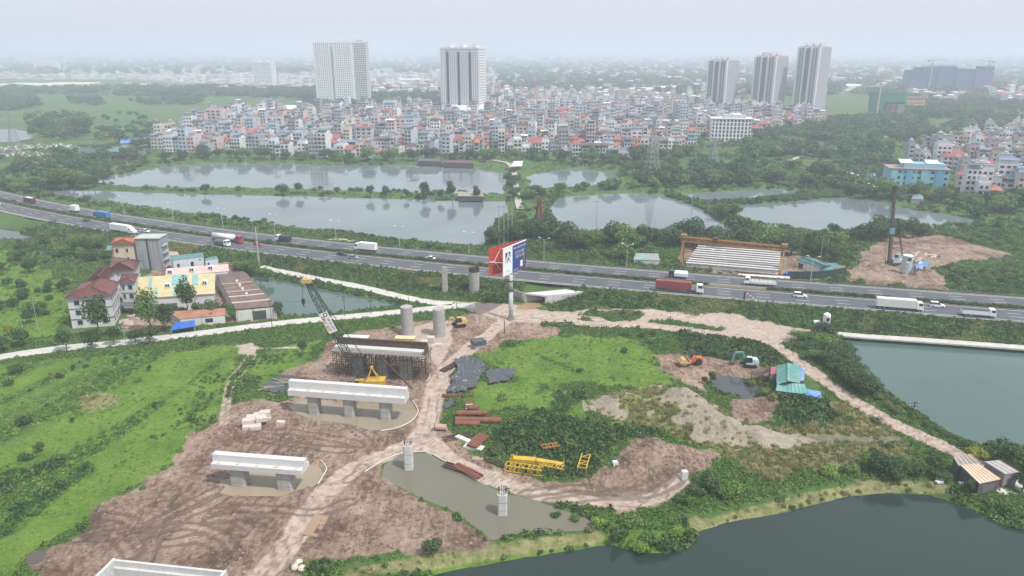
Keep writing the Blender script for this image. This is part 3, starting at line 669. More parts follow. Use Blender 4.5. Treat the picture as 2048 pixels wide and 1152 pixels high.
proto("broad", (21,22,23), mk_broad(L_MID)); proto("broad_dark", (24,25,26,27), mk_broad(L_DARK)); proto("broad_blue", (28,29,30), mk_broad(L_BLUE))
proto("tall", (31,32,33), mk_tall(L_MID)); proto("tall_dark", (34,35), mk_tall(L_DARK))
proto("bush", (41,42,43), mk_bush(L_MID)); proto("bush_dark", (44,45,46), mk_bush(L_DARK)); proto("bush_bright", (47,48), mk_bush(L_BRIGHT)); proto("bush_olive", (49,50), mk_bush(L_OLIVE))
NTREE = [0]
def plant(name, label, cat, kind, x, y, width, group=None, zs=None, sink=0.0):
    cm, tm, w0 = random.choice(TREES[kind]); s = width/w0; zz = s*(zs or random.uniform(0.85,1.15))
    z = max(gz(x, y), -1.0) - sink
    if group and label.split()[0] in ('scrubby','leafy','green','dark','dense','tall','bushy') and cat == 'tree':     # say how big it is beside its like
        label = ("large " if width > 11.3 else "small " if width < 8.6 else "mid-sized ") + label
    t = thing(name, label, cat, (x, y, z), random.uniform(0, 6.28), group); t.scale = (s, s, zz)
    link_mesh("trunk", tm, t); link_mesh("crown", cm, t); NTREE[0] += 1
    return t
def plant_px(name, label, cat, kind, px, py, wpx, group=None, zs=None):
    p = GZ(px, py); return plant(name, label, cat, kind, p.x, p.y, wpx/ppm(p.y, p.z), group, zs)
def belt(name, label, cat, kinds, line, n, w, group, jx=0.0, jy=6.0):
    P = catmull(GP(line), 10); seg = np.r_[0, np.cumsum(np.linalg.norm(np.diff(P, axis=0), axis=1))]
    for k in range(n):
        s = (k+0.5+random.uniform(-.45,.45))/n*seg[-1]; x = np.interp(s, seg, P[:,0])+random.uniform(-jx,jx); y = np.interp(s, seg, P[:,1])+random.uniform(-jy,jy)
        if gz(x, y) < -0.75: y += 6
        plant(name, label, cat, random.choice(kinds), x, y, random.uniform(*w)*random.choice((0.75,1.0,1.1,1.3)), group, random.uniform(0.85,1.25))
# --- street trees of the compound
for px, py, w in [(134,702,38),(184,697,36),(228,691,36),(272,686,34),(301,687,44),(48,694,38),(2,706,36)]:
    plant_px("street_tree", "round clipped tree on the verge of the concrete village lane", "tree", "round_dark", px, py, w, "round trees along the village lane")
plant_px("shade_tree", "tall dark tree hiding the corner of the white maroon-roofed building", "tree", "tall_dark", 200, 676, 62)
plant_px("shade_tree", "tall tree between the maroon-roofed building and the rusty shed", "tree", "tall", 304, 668, 58, None, 1.15)
plant_px("shade_tree", "broad dark tree behind the blue awning", "tree", "tall_dark", 332, 664, 44)
plant_px("shade_tree", "tall tree standing in front of the yellow sheet roof", "tree", "tall_dark", 378, 638, 46, None, 1.3)
for px, py, w in [(350,640,30),(402,637,34),(428,634,36),(446,632,26),(364,639,28)]:
    plant_px("yard_tree", "dark low tree between the yellow roof and the rusty roof", "tree", "round_dark", px, py, w, "yard trees behind the rusty shed")
plant_px("slender_tree", "slender green tree beside the whitewashed wall of the brown-roofed shed", "tree", "round", 463, 642, 22, None, 1.5)
plant_px("slender_tree", "small yellow-green tree in front of the rusty shed window", "tree", "round_bright", 425, 647, 17, None, 1.3)
plant_px("slender_tree", "small tree at the end of the blue awning", "tree", "round", 393, 650, 15, None, 1.3)
plant_px("slender_tree", "dark green tree at the pond corner of the brown-roofed shed", "tree", "round_dark", 557, 634, 26, None, 1.2)
plant_px("flowering_tree", "tree with orange-yellow blossom in the orchard by the lane", "tree", "round_yellow", 17, 672, 22)
for px, py, w in [(478,540,26),(494,545,30),(508,548,28),(470,535,20),(520,560,22),(536,563,24)]:
    plant_px("canal_tree", "bushy green tree at the head of the canal pond", "tree", "round", px, py, w, "trees at the head of the canal pond")
for px, py in [(310,560),(318,566)]: plant_px("court_shrub", "dark shrub at the foot of the tall grey party wall", "shrub", "bush_dark", px, py, 18, "shrubs under the grey wall")
# --- orchard left of the compound
rd = random.Random(3); k = 0
while k < 40:
    px, py = rd.uniform(-20, 235), rd.uniform(482, 655)
    if px > 140 and py > 530: continue
    if px > 205 and py > 500: continue
    w = rd.uniform(16, 34)*(0.7+0.3*(py-480)/170)
    plant_px("orchard_tree", "scrubby green tree in the overgrown orchard west of the white building", "tree", rd.choice(["round_dark","broad_dark","bush_dark","round_dark","round"]), px, py, w, "scrub trees of the orchard"); k += 1
for px, py, w in [(150,500,40),(170,510,44),(195,500,36),(125,515,44),(185,525,40),(215,520,30),(60,545,40),(30,520,36),(90,490,36)]:
    plant_px("orchard_tree", "scrubby green tree in the overgrown orchard west of the white building", "tree", rd.choice(["broad_dark","broad"]), px, py, w, "scrub trees of the orchard")
# --- trees on the dike in the ponds
for px, py, w, kd, lab in [(409,387,24,"round_dark","round dark tree alone on the long pond dike"),(566,389,32,"broad_dark","broad low tree on the dike by the pylon reflection"),(596,388,22,"round_dark","small dark tree on the dike beside the broad low one")]:
    plant_px("dike_tree", lab, "tree", kd, px, py, w)
for px, py, w in [(740,394,20),(773,394,18),(813,395,14),(848,397,25),(880,399,18),(905,399,28),(955,400,22)]:
    plant_px("dike_tree", "small round tree in the row on the pond dike near the raft hut", "tree", "round_dark", px, py, w, "row of round trees on the dike", 1.4)
# --- belts
belt("pond_tree", "dark leafy tree at the corner of the roadside pond behind the billboard", "tree", ["broad_dark","broad_blue"], [(985,487),(1020,482),(1060,480),(1105,482)], 11, (9,13), "dark trees behind the billboard", 3, 5)
belt("pond_tree", "leafy tree in the belt between the highway and the middle pond", "tree", ["broad","broad_dark","broad_blue"], [(1125,492),(1200,494),(1280,488),(1360,486),(1400,490)], 22, (8,12.5), "tree belt below the middle pond", 3, 9)
plant_px("light_tree", "yellow-green bushy tree beside the corrugated shed at the highway", "tree", "broad", 1243, 522, 56, None, 1.0)
belt("pond_tree", "dense green tree behind the gantry crane and girder yard", "tree", ["broad","broad_dark","broad_blue"], [(1395,490),(1450,492),(1520,494),(1580,500),(1640,510),(1700,516)], 30, (8,13), "trees behind the girder yard", 4, 10)
belt("pond_tree", "dark bushy tree in the clump south of the eastern pond", "tree", ["broad_dark","broad_blue"], [(1680,474),(1720,478),(1765,478),(1800,474),(1845,472)], 10, (9,12.5), "clump south of the eastern pond", 2, 5)
plant_px("islet_tree", "round tree clump on the dike between the middle and eastern ponds", "tree", "broad_dark", 1440, 440, 46, None, 1.0); plant_px("islet_tree", "low wide tree at the fork of the pond dikes", "tree", "broad_dark", 1462, 436, 44, None, 0.9)
for px, py, w in [(1545,401,14),(1590,402,12),(1515,402,10)]: plant_px("islet_tree", "small tree on the thin dike north of the eastern pond", "tree", "round_dark", px, py, w, "small trees on the northern dike")
belt("shore_tree", "leafy tree on the village shore of the far pond", "tree", ["broad_blue","broad_dark","broad"], [(318,322),(420,318),(520,318),(640,320),(740,322),(830,322),(920,322),(1000,318)], 44, (8,13), "trees along the village shore", 3, 7)
belt("shore_tree", "leafy tree on the shore between the village and the small pond", "tree", ["broad_blue","broad","broad_dark"], [(1030,318),(1100,322),(1180,324),(1250,326),(1320,318),(1390,312)], 32, (9,14), "trees on the village pond shore", 3, 9)
belt("path_tree", "dark bushy tree beside the causeway between the ponds", "tree", ["broad_dark","broad_blue","bush_dark"], [(1022,398),(1024,380),(1018,362),(1022,345)], 7, (7,10), "trees along the causeway", 3, 3)
belt("path_tree", "bushy tree on the green isthmus by the small village pond", "tree", ["broad_dark","broad"], [(1050,398),(1130,384),(1180,380),(1210,382),(1250,378),(1290,374)], 12, (7,12), "trees on the isthmus", 3, 4)
belt("marsh_tree", "green scrub tree in the thicket north of the reed pond", "tree", ["broad","broad_dark","broad_blue"], [(1260,350),(1330,352),(1400,362),(1480,366),(1560,368),(1640,366),(1700,376)], 34, (9,14), "thicket north of the reed pond", 5, 14)
belt("marsh_tree", "tall green tree at the foot of the eastern houses", "tree", ["broad_dark","broad","broad_blue"], [(1700,392),(1760,394),(1830,400),(1880,406),(1940,418),(2048,420)], 26, (8,13), "trees below the eastern houses", 4, 10)
belt("west_tree", "green bushy tree on the marsh between the fields and the far pond", "tree", ["broad","broad_blue","broad_dark"], [(10,386),(60,382),(110,378),(160,376),(205,370)], 16, (9,14), "trees at the west end of the ponds", 3, 12)
belt("west_tree", "dark bushy tree on the rough ground west of the village", "tree", ["broad_dark","broad_blue"], [(70,262),(110,272),(150,262),(185,268)], 8, (12,18), "dark trees by the rubbish tip", 5, 18)
# --- near right-hand growth
rd = random.Random(5)
for k in range(36):
    t = (k+rd.random())/36; py = 676+t*116; w_ = rd.uniform(42,66); rx = float(np.interp(py, [676,700,720,740,770,800], [1552,1572,1592,1618,1660,1704])); x1_ = float(np.interp(py, [676,690,720,760,800], [1655,1676,1700,1712,1735]))
    px = rd.uniform(rx+12+w_*0.5, max(x1_, rx+16+w_*0.5))
    plant_px("pond_thicket_tree", "dense dark tree in the thicket between the dirt road and the green pond", "tree", rd.choice(["broad_dark","broad","broad_dark","broad_dark"]), px, py, w_, "thicket beside the green pond", rd.uniform(0.6,0.85))
for px, py, w in [(1730,790,26),(1755,800,24),(1775,815,22),(1790,826,26),(1745,778,20)]:
    plant_px("reed_clump", "pale yellowish reed clump on the bank of the green pond", "reeds", "bush_olive", px, py, w, "reed clumps on the green pond bank", 1.2)
plant_px("lime_tree", "bright yellow-green tree beside the low shacks", "tree", "round_yellow", 1946, 928, 50, None, 0.8)
plant_px("shack_tree", "large round dark tree leaning over the green pond by the shacks", "tree", "broad_dark", 1996, 926, 72, None, 1.0)
for px, py, w in [(2020,945,50),(2048,950,50),(2044,985,44),(1935,985,30)]: plant_px("shack_tree", "dark bushy tree crowding the low shacks", "tree", "round_dark", px, py, w, "bushes around the low shacks")
for px, py, w, kd in [(1395,990,44,"bush_dark"),(1420,985,56,"broad_dark"),(1450,995,44,"bush"),(1380,1010,36,"bush"),(1360,1005,30,"bush_dark"),(1470,985,40,"bush_bright")]:
    plant_px("bank_bush", "dense dark bush at the end of the muddy track above the dark pond", "bush", kd, px, py, w, "bushes at the end of the muddy track")
for px, py, w, kd in [(1760,945,70,"broad_dark"),(1790,960,60,"broad_dark"),(1735,935,50,"broad"),(1830,950,50,"broad_dark"),(1870,945,44,"round_dark"),(1885,960,44,"bush_dark"),(1800,935,44,"broad"),(1700,945,44,"bush"),(1660,952,40,"bush_bright"),(1770,955,40,"bush_dark")]:
    plant_px("bank_tree", "bushy tree on the bank between the dark pond and the dirt road", "tree", kd, px, py, w, "bank trees west of the low shacks", 0.85)
for px, py, w, kd in [(1110,1035,26,"bush_dark"),(1150,1042,30,"bush"),(1260,1050,50,"bush"),(1240,1070,44,"bush_dark"),(1300,1085,44,"bush"),(1330,1095,38,"bush_dark"),(1350,1070,40,"bush_bright"),(1195,1052,36,"bush_bright"),(1280,1100,40,"bush_bright")]:
    plant_px("spit_bush", "leafy bush on the green spit between the muddy pool and the dark pond", "bush", kd, px, py, w, "bushes on the green spit")
plant_px("spit_bush", "dark upright bush at the water edge of the green spit", "bush", "tall_dark", 1228, 1090, 22, None, 0.9)
plant_px("lone_bush", "round dark bush standing alone on the mud bank", "bush", "round_dark", 863, 1108, 48, None, 0.78)
for px, py, w in [(34,745,36),(50,850,36),(50,920,32),(78,905,26),(298,742,14),(232,730,14),(172,735,14),(146,740,12),(252,718,12),(310,815,14),(145,845,12)]:
    plant_px("field_bush", "round dark bush standing in the green field west of the site", "bush", rd.choice(["bush_dark","round_dark"]), px, py, w, "bushes in the western field", 0.9)
for px, py, w in [(606,712,24),(1422,770,22),(1408,768,14)]: plant_px("site_shrub", "small bluish shrub standing alone in the low ground", "shrub", "round_dark", px, py, w, "lone shrubs of the site", 1.3)
for px, py, w in [(1500,775,26),(1545,800,24),(1530,790,28),(1560,792,26)]: plant_px("garden_shrub", "ragged banana-like shrub between the small pond and the blue shed", "shrub", "bush_olive", px, py, w, "shrubs beside the small pond")

# ------------------------------------------------------------------ scattered growth nobody could count
def patch_mesh(name, seed, r, h, n, leaf, m, up=0.5, flat=1.0):
    rg = np.random.default_rng(seed); a = rg.uniform(0, 6.283, n); q = r*np.sqrt(rg.random(n)); zz = h*(1-(q/r)**2*0.7)*rg.uniform(0.15, 1.0, n)
    C = np.stack([q*np.cos(a), q*np.sin(a), zz], 1); Nn = np.stack([np.cos(a)*0.6, np.sin(a)*0.6, np.full(n, up)], 1) + rg.normal(size=(n,3))*0.5
    return leaf_mesh(name, leaf_cloud(C, Nn, leaf, rg=rg), m)
def blade_mesh(name, seed, r, h, n, m):
    rg = np.random.default_rng(seed); V = []
    for k in range(n):
        a = rg.uniform(0, 6.28); q = r*math.sqrt(rg.random()); x, y = q*math.cos(a), q*math.sin(a); hh = h*rg.uniform(.6,1.2); l = rg.normal(size=2)*h*0.3; w = 0.05+0.05*rg.random()
        V += [(x-w, y, 0), (x+w, y+w, 0), (x+l[0]+w*.4, y+l[1], hh), (x+l[0]-w*.4, y+l[1], hh)]
    return leaf_mesh(name, np.array(V), m)
def proto_coll(name, meshes):
    c = bpy.data.collections.new(name)
    for k, me in enumerate(meshes): c.objects.link(bpy.data.objects.new(me.name, me))
    return c
PR = {
 'low': proto_coll("low_herbs", [patch_mesh("herb_leaf", 101+k, 0.75, 0.28, 26, 0.30, L_BRIGHT, 0.9) for k in range(3)]),
 'lowmid': proto_coll("mid_herbs", [patch_mesh("herb_leaf", 104+k, 0.75, 0.35, 26, 0.32, L_MID, 0.8) for k in range(3)]),
 'weed': proto_coll("weeds", [patch_mesh("weed_leaf", 111+k, 0.7, 0.95, 34, 0.34, L_MID, 0.5) for k in range(3)]),
 'weedd': proto_coll("dark_weeds", [patch_mesh("weed_leaf", 121+k, 0.75, 1.1, 36, 0.36, L_DARK, 0.5) for k in range(3)]),
 'olive': proto_coll("olive_weeds", [patch_mesh("weed_leaf", 125+k, 0.7, 0.6, 26, 0.30, L_OLIVE, 0.6) for k in range(2)]),
 'dry': proto_coll("dry_tufts", [blade_mesh("dry_blade", 131+k, 0.55, 0.75, 30, L_DRY) for k in range(3)] + [blade_mesh("olive_blade", 135, 0.5, 0.7, 26, L_OLIVE)]),
 'shrub': proto_coll("shrubs", [crown("shrub_leaf", 141+k, 1.6, 2.0, 0, 8, 0.42, 320, (L_MID, L_DARK, L_DARK)[k], 0.5) for k in range(3)]),
 'far': proto_coll("far_trees", [crown("far_leaf", 151+k, 5.5, 7.5, 0.3, 10, 1.5, 330, (L_DARK, L_BLUE, L_MID, L_DARK)[k], 0.48) for k in range(4)]),
}
def scatter(name, P, S, coll, kind="stuff", tilt=0.15):
    n = len(P)
    if n == 0: return
    me = bpy.data.meshes.new(name); me.vertices.add(n); me.vertices.foreach_set('co', np.asarray(P, np.float32).ravel())
    a = me.attributes.new("grow", 'FLOAT', 'POINT'); a.data.foreach_set('value', np.asarray(S, np.float32))
    rt = np.stack([rng.normal(size=n)*tilt, rng.normal(size=n)*tilt, rng.uniform(0, 6.283, n)], 1)
    a = me.attributes.new("turn", 'FLOAT_VECTOR', 'POINT'); a.data.foreach_set('vector', rt.astype(np.float32).ravel())
    o = link_mesh(name, me); tag(o, kind=kind)
    ng = bpy.data.node_groups.new(name+"_grow", 'GeometryNodeTree'); ng.interface.new_socket("Geometry", in_out='INPUT', socket_type='NodeSocketGeometry'); ng.interface.new_socket("Geometry", in_out='OUTPUT', socket_type='NodeSocketGeometry')
    Nn = ng.nodes; Ll = ng.links; gi = Nn.new('NodeGroupInput'); go = Nn.new('NodeGroupOutput'); iop = Nn.new('GeometryNodeInstanceOnPoints')
    ci = Nn.new('GeometryNodeCollectionInfo'); ci.inputs[0].default_value = coll; ci.inputs[1].default_value = True; ci.inputs[2].default_value = True
    at = Nn.new('GeometryNodeInputNamedAttribute'); at.data_type = 'FLOAT'; at.inputs[0].default_value = "grow"
    ar = Nn.new('GeometryNodeInputNamedAttribute'); ar.data_type = 'FLOAT_VECTOR'; ar.inputs[0].default_value = "turn"
    er = Nn.new('FunctionNodeEulerToRotation'); rv = Nn.new('FunctionNodeRandomValue'); rv.data_type = 'INT'; rv.inputs[4].default_value = 0; rv.inputs[5].default_value = len(coll.objects)-1
    out = lambda nd: next(s for s in nd.outputs if s.enabled)
    Ll.new(gi.outputs[0], iop.inputs['Points']); Ll.new(ci.outputs[0], iop.inputs['Instance']); iop.inputs['Pick Instance'].default_value = True
    Ll.new(out(rv), iop.inputs['Instance Index']); Ll.new(out(ar), er.inputs[0]); Ll.new(er.outputs[0], iop.inputs['Rotation']); Ll.new(out(at), iop.inputs['Scale'])
    Ll.new(iop.outputs[0], go.inputs[0]); md_ = o.modifiers.new("grow", 'NODES'); md_.node_group = ng
    return o
KEEP_OUT = []         # outlines (xy) of buildings and yards, no growth inside
for p in [[(100,692),(125,690),(250,681),(380,665),(470,652),(560,642)],[(120,672),(250,668),(330,655),(460,645),(560,640),(545,600),(460,545),(410,528),(335,530),(300,545),(225,540),(200,570),(130,640)],
          [(1548,745),(1610,735),(1650,790),(1640,805),(1552,795)], [(1905,925),(1990,915),(2048,950),(2048,975),(1960,975)],
          [(1360,545),(1580,560),(1680,552),(1660,520),(1580,500),(1360,500)], [(1045,606),(1092,606),(1172,586),(1132,575),(1046,584)]]:
    KEEP_OUT.append(GP(p))
def kept_out(x, y):
    m = np.zeros(x.shape, bool)
    for P in KEEP_OUT:
        b = (x > P[:,0].min()) & (x < P[:,0].max()) & (y > P[:,1].min()) & (y < P[:,1].max())
        if b.any(): m[b] |= sd_poly(x[b], y[b], P) > 0
    return m
n = 210000
u = rng.random(n); y = 92 + (360-92)*u**0.85; x = (rng.random(n)*2-1)*(0.72*y+45)
z = _samp(Z, x, y); o_ = hwy_off(x, y); nz_ = fbm(x, y, 14, 3, 77); n2_ = fbm(x, y, 4, 2, 78)
A = {k: _samp(v, x, y) for k, v in dict(mud=mud, sandy=sandy, bright=bright, dark=dark, dry=dry, rut=rut, sand=sand, loop=loop, heap=heap, lane=lane_d, bp=bpath).items()}
wet = np.zeros(n, bool)
for nm, lv, p, c in PONDS:
    P = POND_XY[nm]; b = (x > P[:,0].min()-2) & (x < P[:,0].max()+2) & (y > P[:,1].min()-2) & (y < P[:,1].max()+2); wet[b] |= (z[b] < lv+0.05)
bank = (z < -0.22) & ~wet
ok = ~wet & (o_ < -NEAR_W-1.5) | (~wet & (o_ > FAR_W+1.5)); ok &= (A['bp'] > 2.4) | (rng.random(n) < 0.12); ok &= (A['lane'] > 0.4) & ~kept_out(x, y) & (A['rut'] < 0.4) & (A['loop'] < 0.4)
bare = np.maximum(A['mud'], A['sandy'])
ok &= (bare + n2_*0.9 < 0.42) | ((bare < 0.9) & (rng.random(n) < 0.012))
ok &= ~((A['heap'] > 0.02) & (A['sand'] + n2_*0.5 > 0.45) & (rng.random(n) > 0.10))
cls = np.full(n, 'weed', dtype='<U8'); rr = rng.random(n); sc_ = rng.uniform(0.6, 1.15, n)
emb_ = (o_ < -NEAR_W) & (o_ > -NEAR_W-18)
cls[rr < 0.55] = 'lowmid'
br = A['bright'] + nz_*0.7 > 0.5; cls[br & (rr < 0.86)] = 'low'; cls[br & (rr >= 0.86)] = 'lowmid'
cls[br & (n2_ > 0.22)] = 'weed'; sc_[br] *= 0.6; ok &= ~(br & (rng.random(n) < 0.45)); sc_[cls == 'weed'] *= 0.95
st_ = _samp(strip, x, y); we_ = _samp(west, x, y) > 0.5; up_ = we_ & (_samp(qs, x, y) > 26); cls[we_ & (np.abs(st_+0.06) < 0.025) & (rr < 0.5)] = 'weedd'; sc_[up_] *= 0.8; cls[up_ & (rr > 0.35)] = 'low'; cls[we_ & ~up_ & (rr < 0.5)] = 'low'; ok &= ~(we_ & (rng.random(n) < 0.3))
dk = A['dark'] + nz_*0.6 > 0.5; cls[dk] = np.where(rr[dk] < 0.55, 'weedd', 'weed'); sc_[dk] *= 1.45
cls[emb_] = np.where(rr[emb_] < 0.35 + nz_[emb_], 'weedd', 'weed'); sc_[emb_] *= 1.05
lightm = emb_ & (nz_ > 0.16); cls[lightm] = 'olive'
dr = (A['dry'] + n2_*0.5 > 0.5); cls[dr] = np.where(rr[dr] < 0.62, 'dry', 'olive')
hp = A['heap'] > 0.02; cls[hp] = np.where(rr[hp] < 0.5, 'dry', np.where(rr[hp] < 0.85, 'olive', 'low')); sc_[hp] *= 0.95
bk = bank & ~hp & ~dr; cls[bk] = np.where(rr[bk] < 0.5, 'weed', np.where(rr[bk] < 0.8, 'weedd', 'low')); sc_[bk] *= 1.2
far_f = np.clip((y-170)/160, 0, 1); sc_ *= 1 + 0.55*far_f
P3 = np.stack([x, y, z-0.06], 1)
for c in ('low','lowmid','weed','weedd','olive','dry'):
    s_ = ok & (cls == c); scatter({'low':'bright_ground_cover','lowmid':'green_ground_cover','weed':'tall_weeds','weedd':'dark_undergrowth','olive':'olive_weeds','dry':'dry_grass'}[c], P3[s_], sc_[s_], PR[c])
# clods of turned earth
def clod_mesh(k):
    rg = np.random.default_rng(300+k); mb = MB(); mb.sph((0,0,0), 1.0, 6, 4, 0.6); mb.v = [tuple(np.array(p)*rg.uniform(0.7,1.25)) for p in mb.v]; return mb.mesh("earth_clod", mat("earth_clod", (0.20,0.148,0.122), 0.95, 0.3, 1.5, rnd=0.45))
mc = 46000; yc = 96+(245-96)*rng.random(mc)**0.9; xc = (rng.random(mc)*2-1)*(0.70*yc+5); kc = (_samp(mud, xc, yc) > 0.75) & (_samp(rut, xc, yc) < 0.3) & (_samp(sandy, xc, yc) < 0.3) & ~kept_out(xc, yc)
zc = _samp(Z, xc, yc); den = 0.16 + 0.6*_samp(mid_mud, xc, yc) + 0.6*_samp(spoil, xc, yc) + 0.5*(fbm(xc, yc, 12, 2, 140) > 0.12); kc &= (rng.random(mc) < den) & (zc > -0.25)
scatter("earth_clods", np.stack([xc, yc, zc], 1)[kc], (0.10+0.32*rng.random(mc)**2.2)[kc], proto_coll("clods", [clod_mesh(k) for k in range(3)]), tilt=0.6)
# loose shrubs of the waste ground
m_ = 9000; u = rng.random(m_); y2 = 95+(640-95)*u**0.8; x2 = (rng.random(m_)*2-1)*(0.75*y2+40); z2 = _samp(Z, x2, y2); o2 = hwy_off(x2, y2)
nn = fbm(x2, y2, 30, 3, 91); bad = kept_out(x2, y2) | (_samp(mud, x2, y2) > 0.2) | (_samp(sandy, x2, y2) > 0.2) | (_samp(rut, x2, y2) > 0.1) | (_samp(lane_d, x2, y2) < 2) | (_samp(bpath, x2, y2) < 3.2) | (np.abs(o2+1) < 18) | (z2 < -0.3)
br2 = _samp(bright, x2, y2) > 0.4; dk2 = _samp(dark, x2, y2) > 0.5; hp2 = _samp(heap, x2, y2) > 0; orch = (x2 < -60-0.0*y2) & (y2 > 215) & (y2 < 400) & (hwy_off(x2,y2) < -20)
fieldw = (x2 < -60) & (y2 < 235)
take = ~bad & ~hp2 & ((dk2 & (rng.random(m_) < 0.55)) | (~br2 & ~fieldw & (nn > 0.03) & (rng.random(m_) < 0.5)) | ((br2 | fieldw) & (rng.random(m_) < 0.03)))
take &= ~(orch & (rng.random(m_) < 0.75)); take &= ~((y2 < 135) & (x2 > -40) & (x2 < 40) & (rng.random(m_) < 0.8))
scatter("waste_ground_shrubs", np.stack([x2, y2, z2-0.1], 1)[take], rng.uniform(0.4, 0.95, m_)[take]*(1+np.clip((y2[take]-250)/400, 0, 0.8)), PR['shrub'])
# herbs and low scrub of the far banks and fields
m3 = 26000; u = rng.random(m3); y3 = 255+(760-255)*u**0.9; x3 = (rng.random(m3)*2-1)*(0.75*y3+20); z3 = _samp(Z, x3, y3); o3 = hwy_off(x3, y3); n3 = fbm(x3, y3, 45, 3, 131)
k3 = (z3 > -0.75) & (np.abs(o3) > 15.2) & ~kept_out(x3, y3) & (_samp(mud, x3, y3) < 0.3) & (_samp(sandy, x3, y3) < 0.3) & (_samp(lane_d, x3, y3) > 2) & (o3 > 0) & (d_line(x3, y3, GP([(180,376),(400,381),(600,385),(800,391),(1000,396)])) > 9) & ((n3 > -0.05) | (rng.random(m3) < 0.25))
scatter("bank_herbs", np.stack([x3, y3, z3-0.1], 1)[k3 & (n3 < 0.12)], rng.uniform(1.6, 3.2, m3)[k3 & (n3 < 0.12)], PR['lowmid']); scatter("bank_scrub", np.stack([x3, y3, z3-0.1], 1)[k3 & (n3 >= 0.12)], rng.uniform(0.5, 1.3, m3)[k3 & (n3 >= 0.12)], PR['shrub'])
# hedge in the median
hx = np.arange(-415, 415, 0.55); hx = hx[(vnoise(hx/9.0, hx*0, 3) + (hx < 60)*0.5) > 0.25]; ho = rng.uniform(-0.55, 0.55, len(hx)); hp_ = np.array([(*hwy_pt(a, b), RZ+0.05) for a, b in zip(hx, ho)])
scatter("median_hedge", hp_, rng.uniform(0.42, 0.62, len(hx)), PR['shrub'], tilt=0.1)
# growth along dikes and pond rims (beyond the highway)
def rim(line, n, w, s, coll, name):
    P = catmull(GP(line), 12); seg = np.r_[0, np.cumsum(np.linalg.norm(np.diff(P, axis=0), axis=1))]; q = rng.random(n)*seg[-1]
    X_ = np.interp(q, seg, P[:,0])+rng.normal(size=n)*w; Y_ = np.interp(q, seg, P[:,1])+rng.normal(size=n)*w; Zz = _samp(Z, X_, Y_); k_ = Zz > -1.32
    scatter(name, np.stack([X_, Y_, Zz-0.1], 1)[k_], rng.uniform(*s, n)[k_], coll)
rim([(180,376),(400,381),(600,385),(800,391),(1000,396)], 600, 2.2, (0.12,0.32), PR['shrub'], "dike_undergrowth")
rim([(1335,388),(1380,402),(1430,424),(1470,442),(1530,462)], 420, 2.6, (0.5,1.0), PR['shrub'], "dike_undergrowth")
rim([(1400,405),(1480,403),(1560,399),(1620,393),(1700,388)], 420, 2.6, (0.5,1.0), PR['shrub'], "dike_undergrowth")
rim([(30,378),(110,392),(200,410),(330,430),(450,447),(550,459),(700,477),(850,494),(960,504)], 520, 2.2, (0.3,0.7), PR['shrub'], "roadside_undergrowth")
rim([(980,500),(1100,505),(1200,508),(1300,520),(1420,545)], 420, 4.5, (0.3,0.8), PR['shrub'], "roadside_undergrowth")
rim([(1020,400),(1060,395),(1100,392),(1115,420),(1095,450)], 300, 4, (0.4,0.9), PR['shrub'], "isthmus_undergrowth")
rim([(800,1160),(1000,1122),(1190,1088),(1270,1102),(1330,1104),(1385,1086),(1396,1062),(1550,1026),(1700,990),(1860,988),(1965,1024),(2060,1064)], 800, 0.7, (0.2,0.42), PR['shrub'], "pond_rim_growth")
rim([(1660,674),(1850,690),(2048,704),(2200,716)], 420, 0.9, (0.25,0.5), PR['shrub'], "pond_rim_growth")
rim([(1720,745),(1760,780),(1800,808),(1850,838),(1900,872),(1945,892)], 360, 1.2, (0.3,0.6), PR['shrub'], "pond_rim_growth")
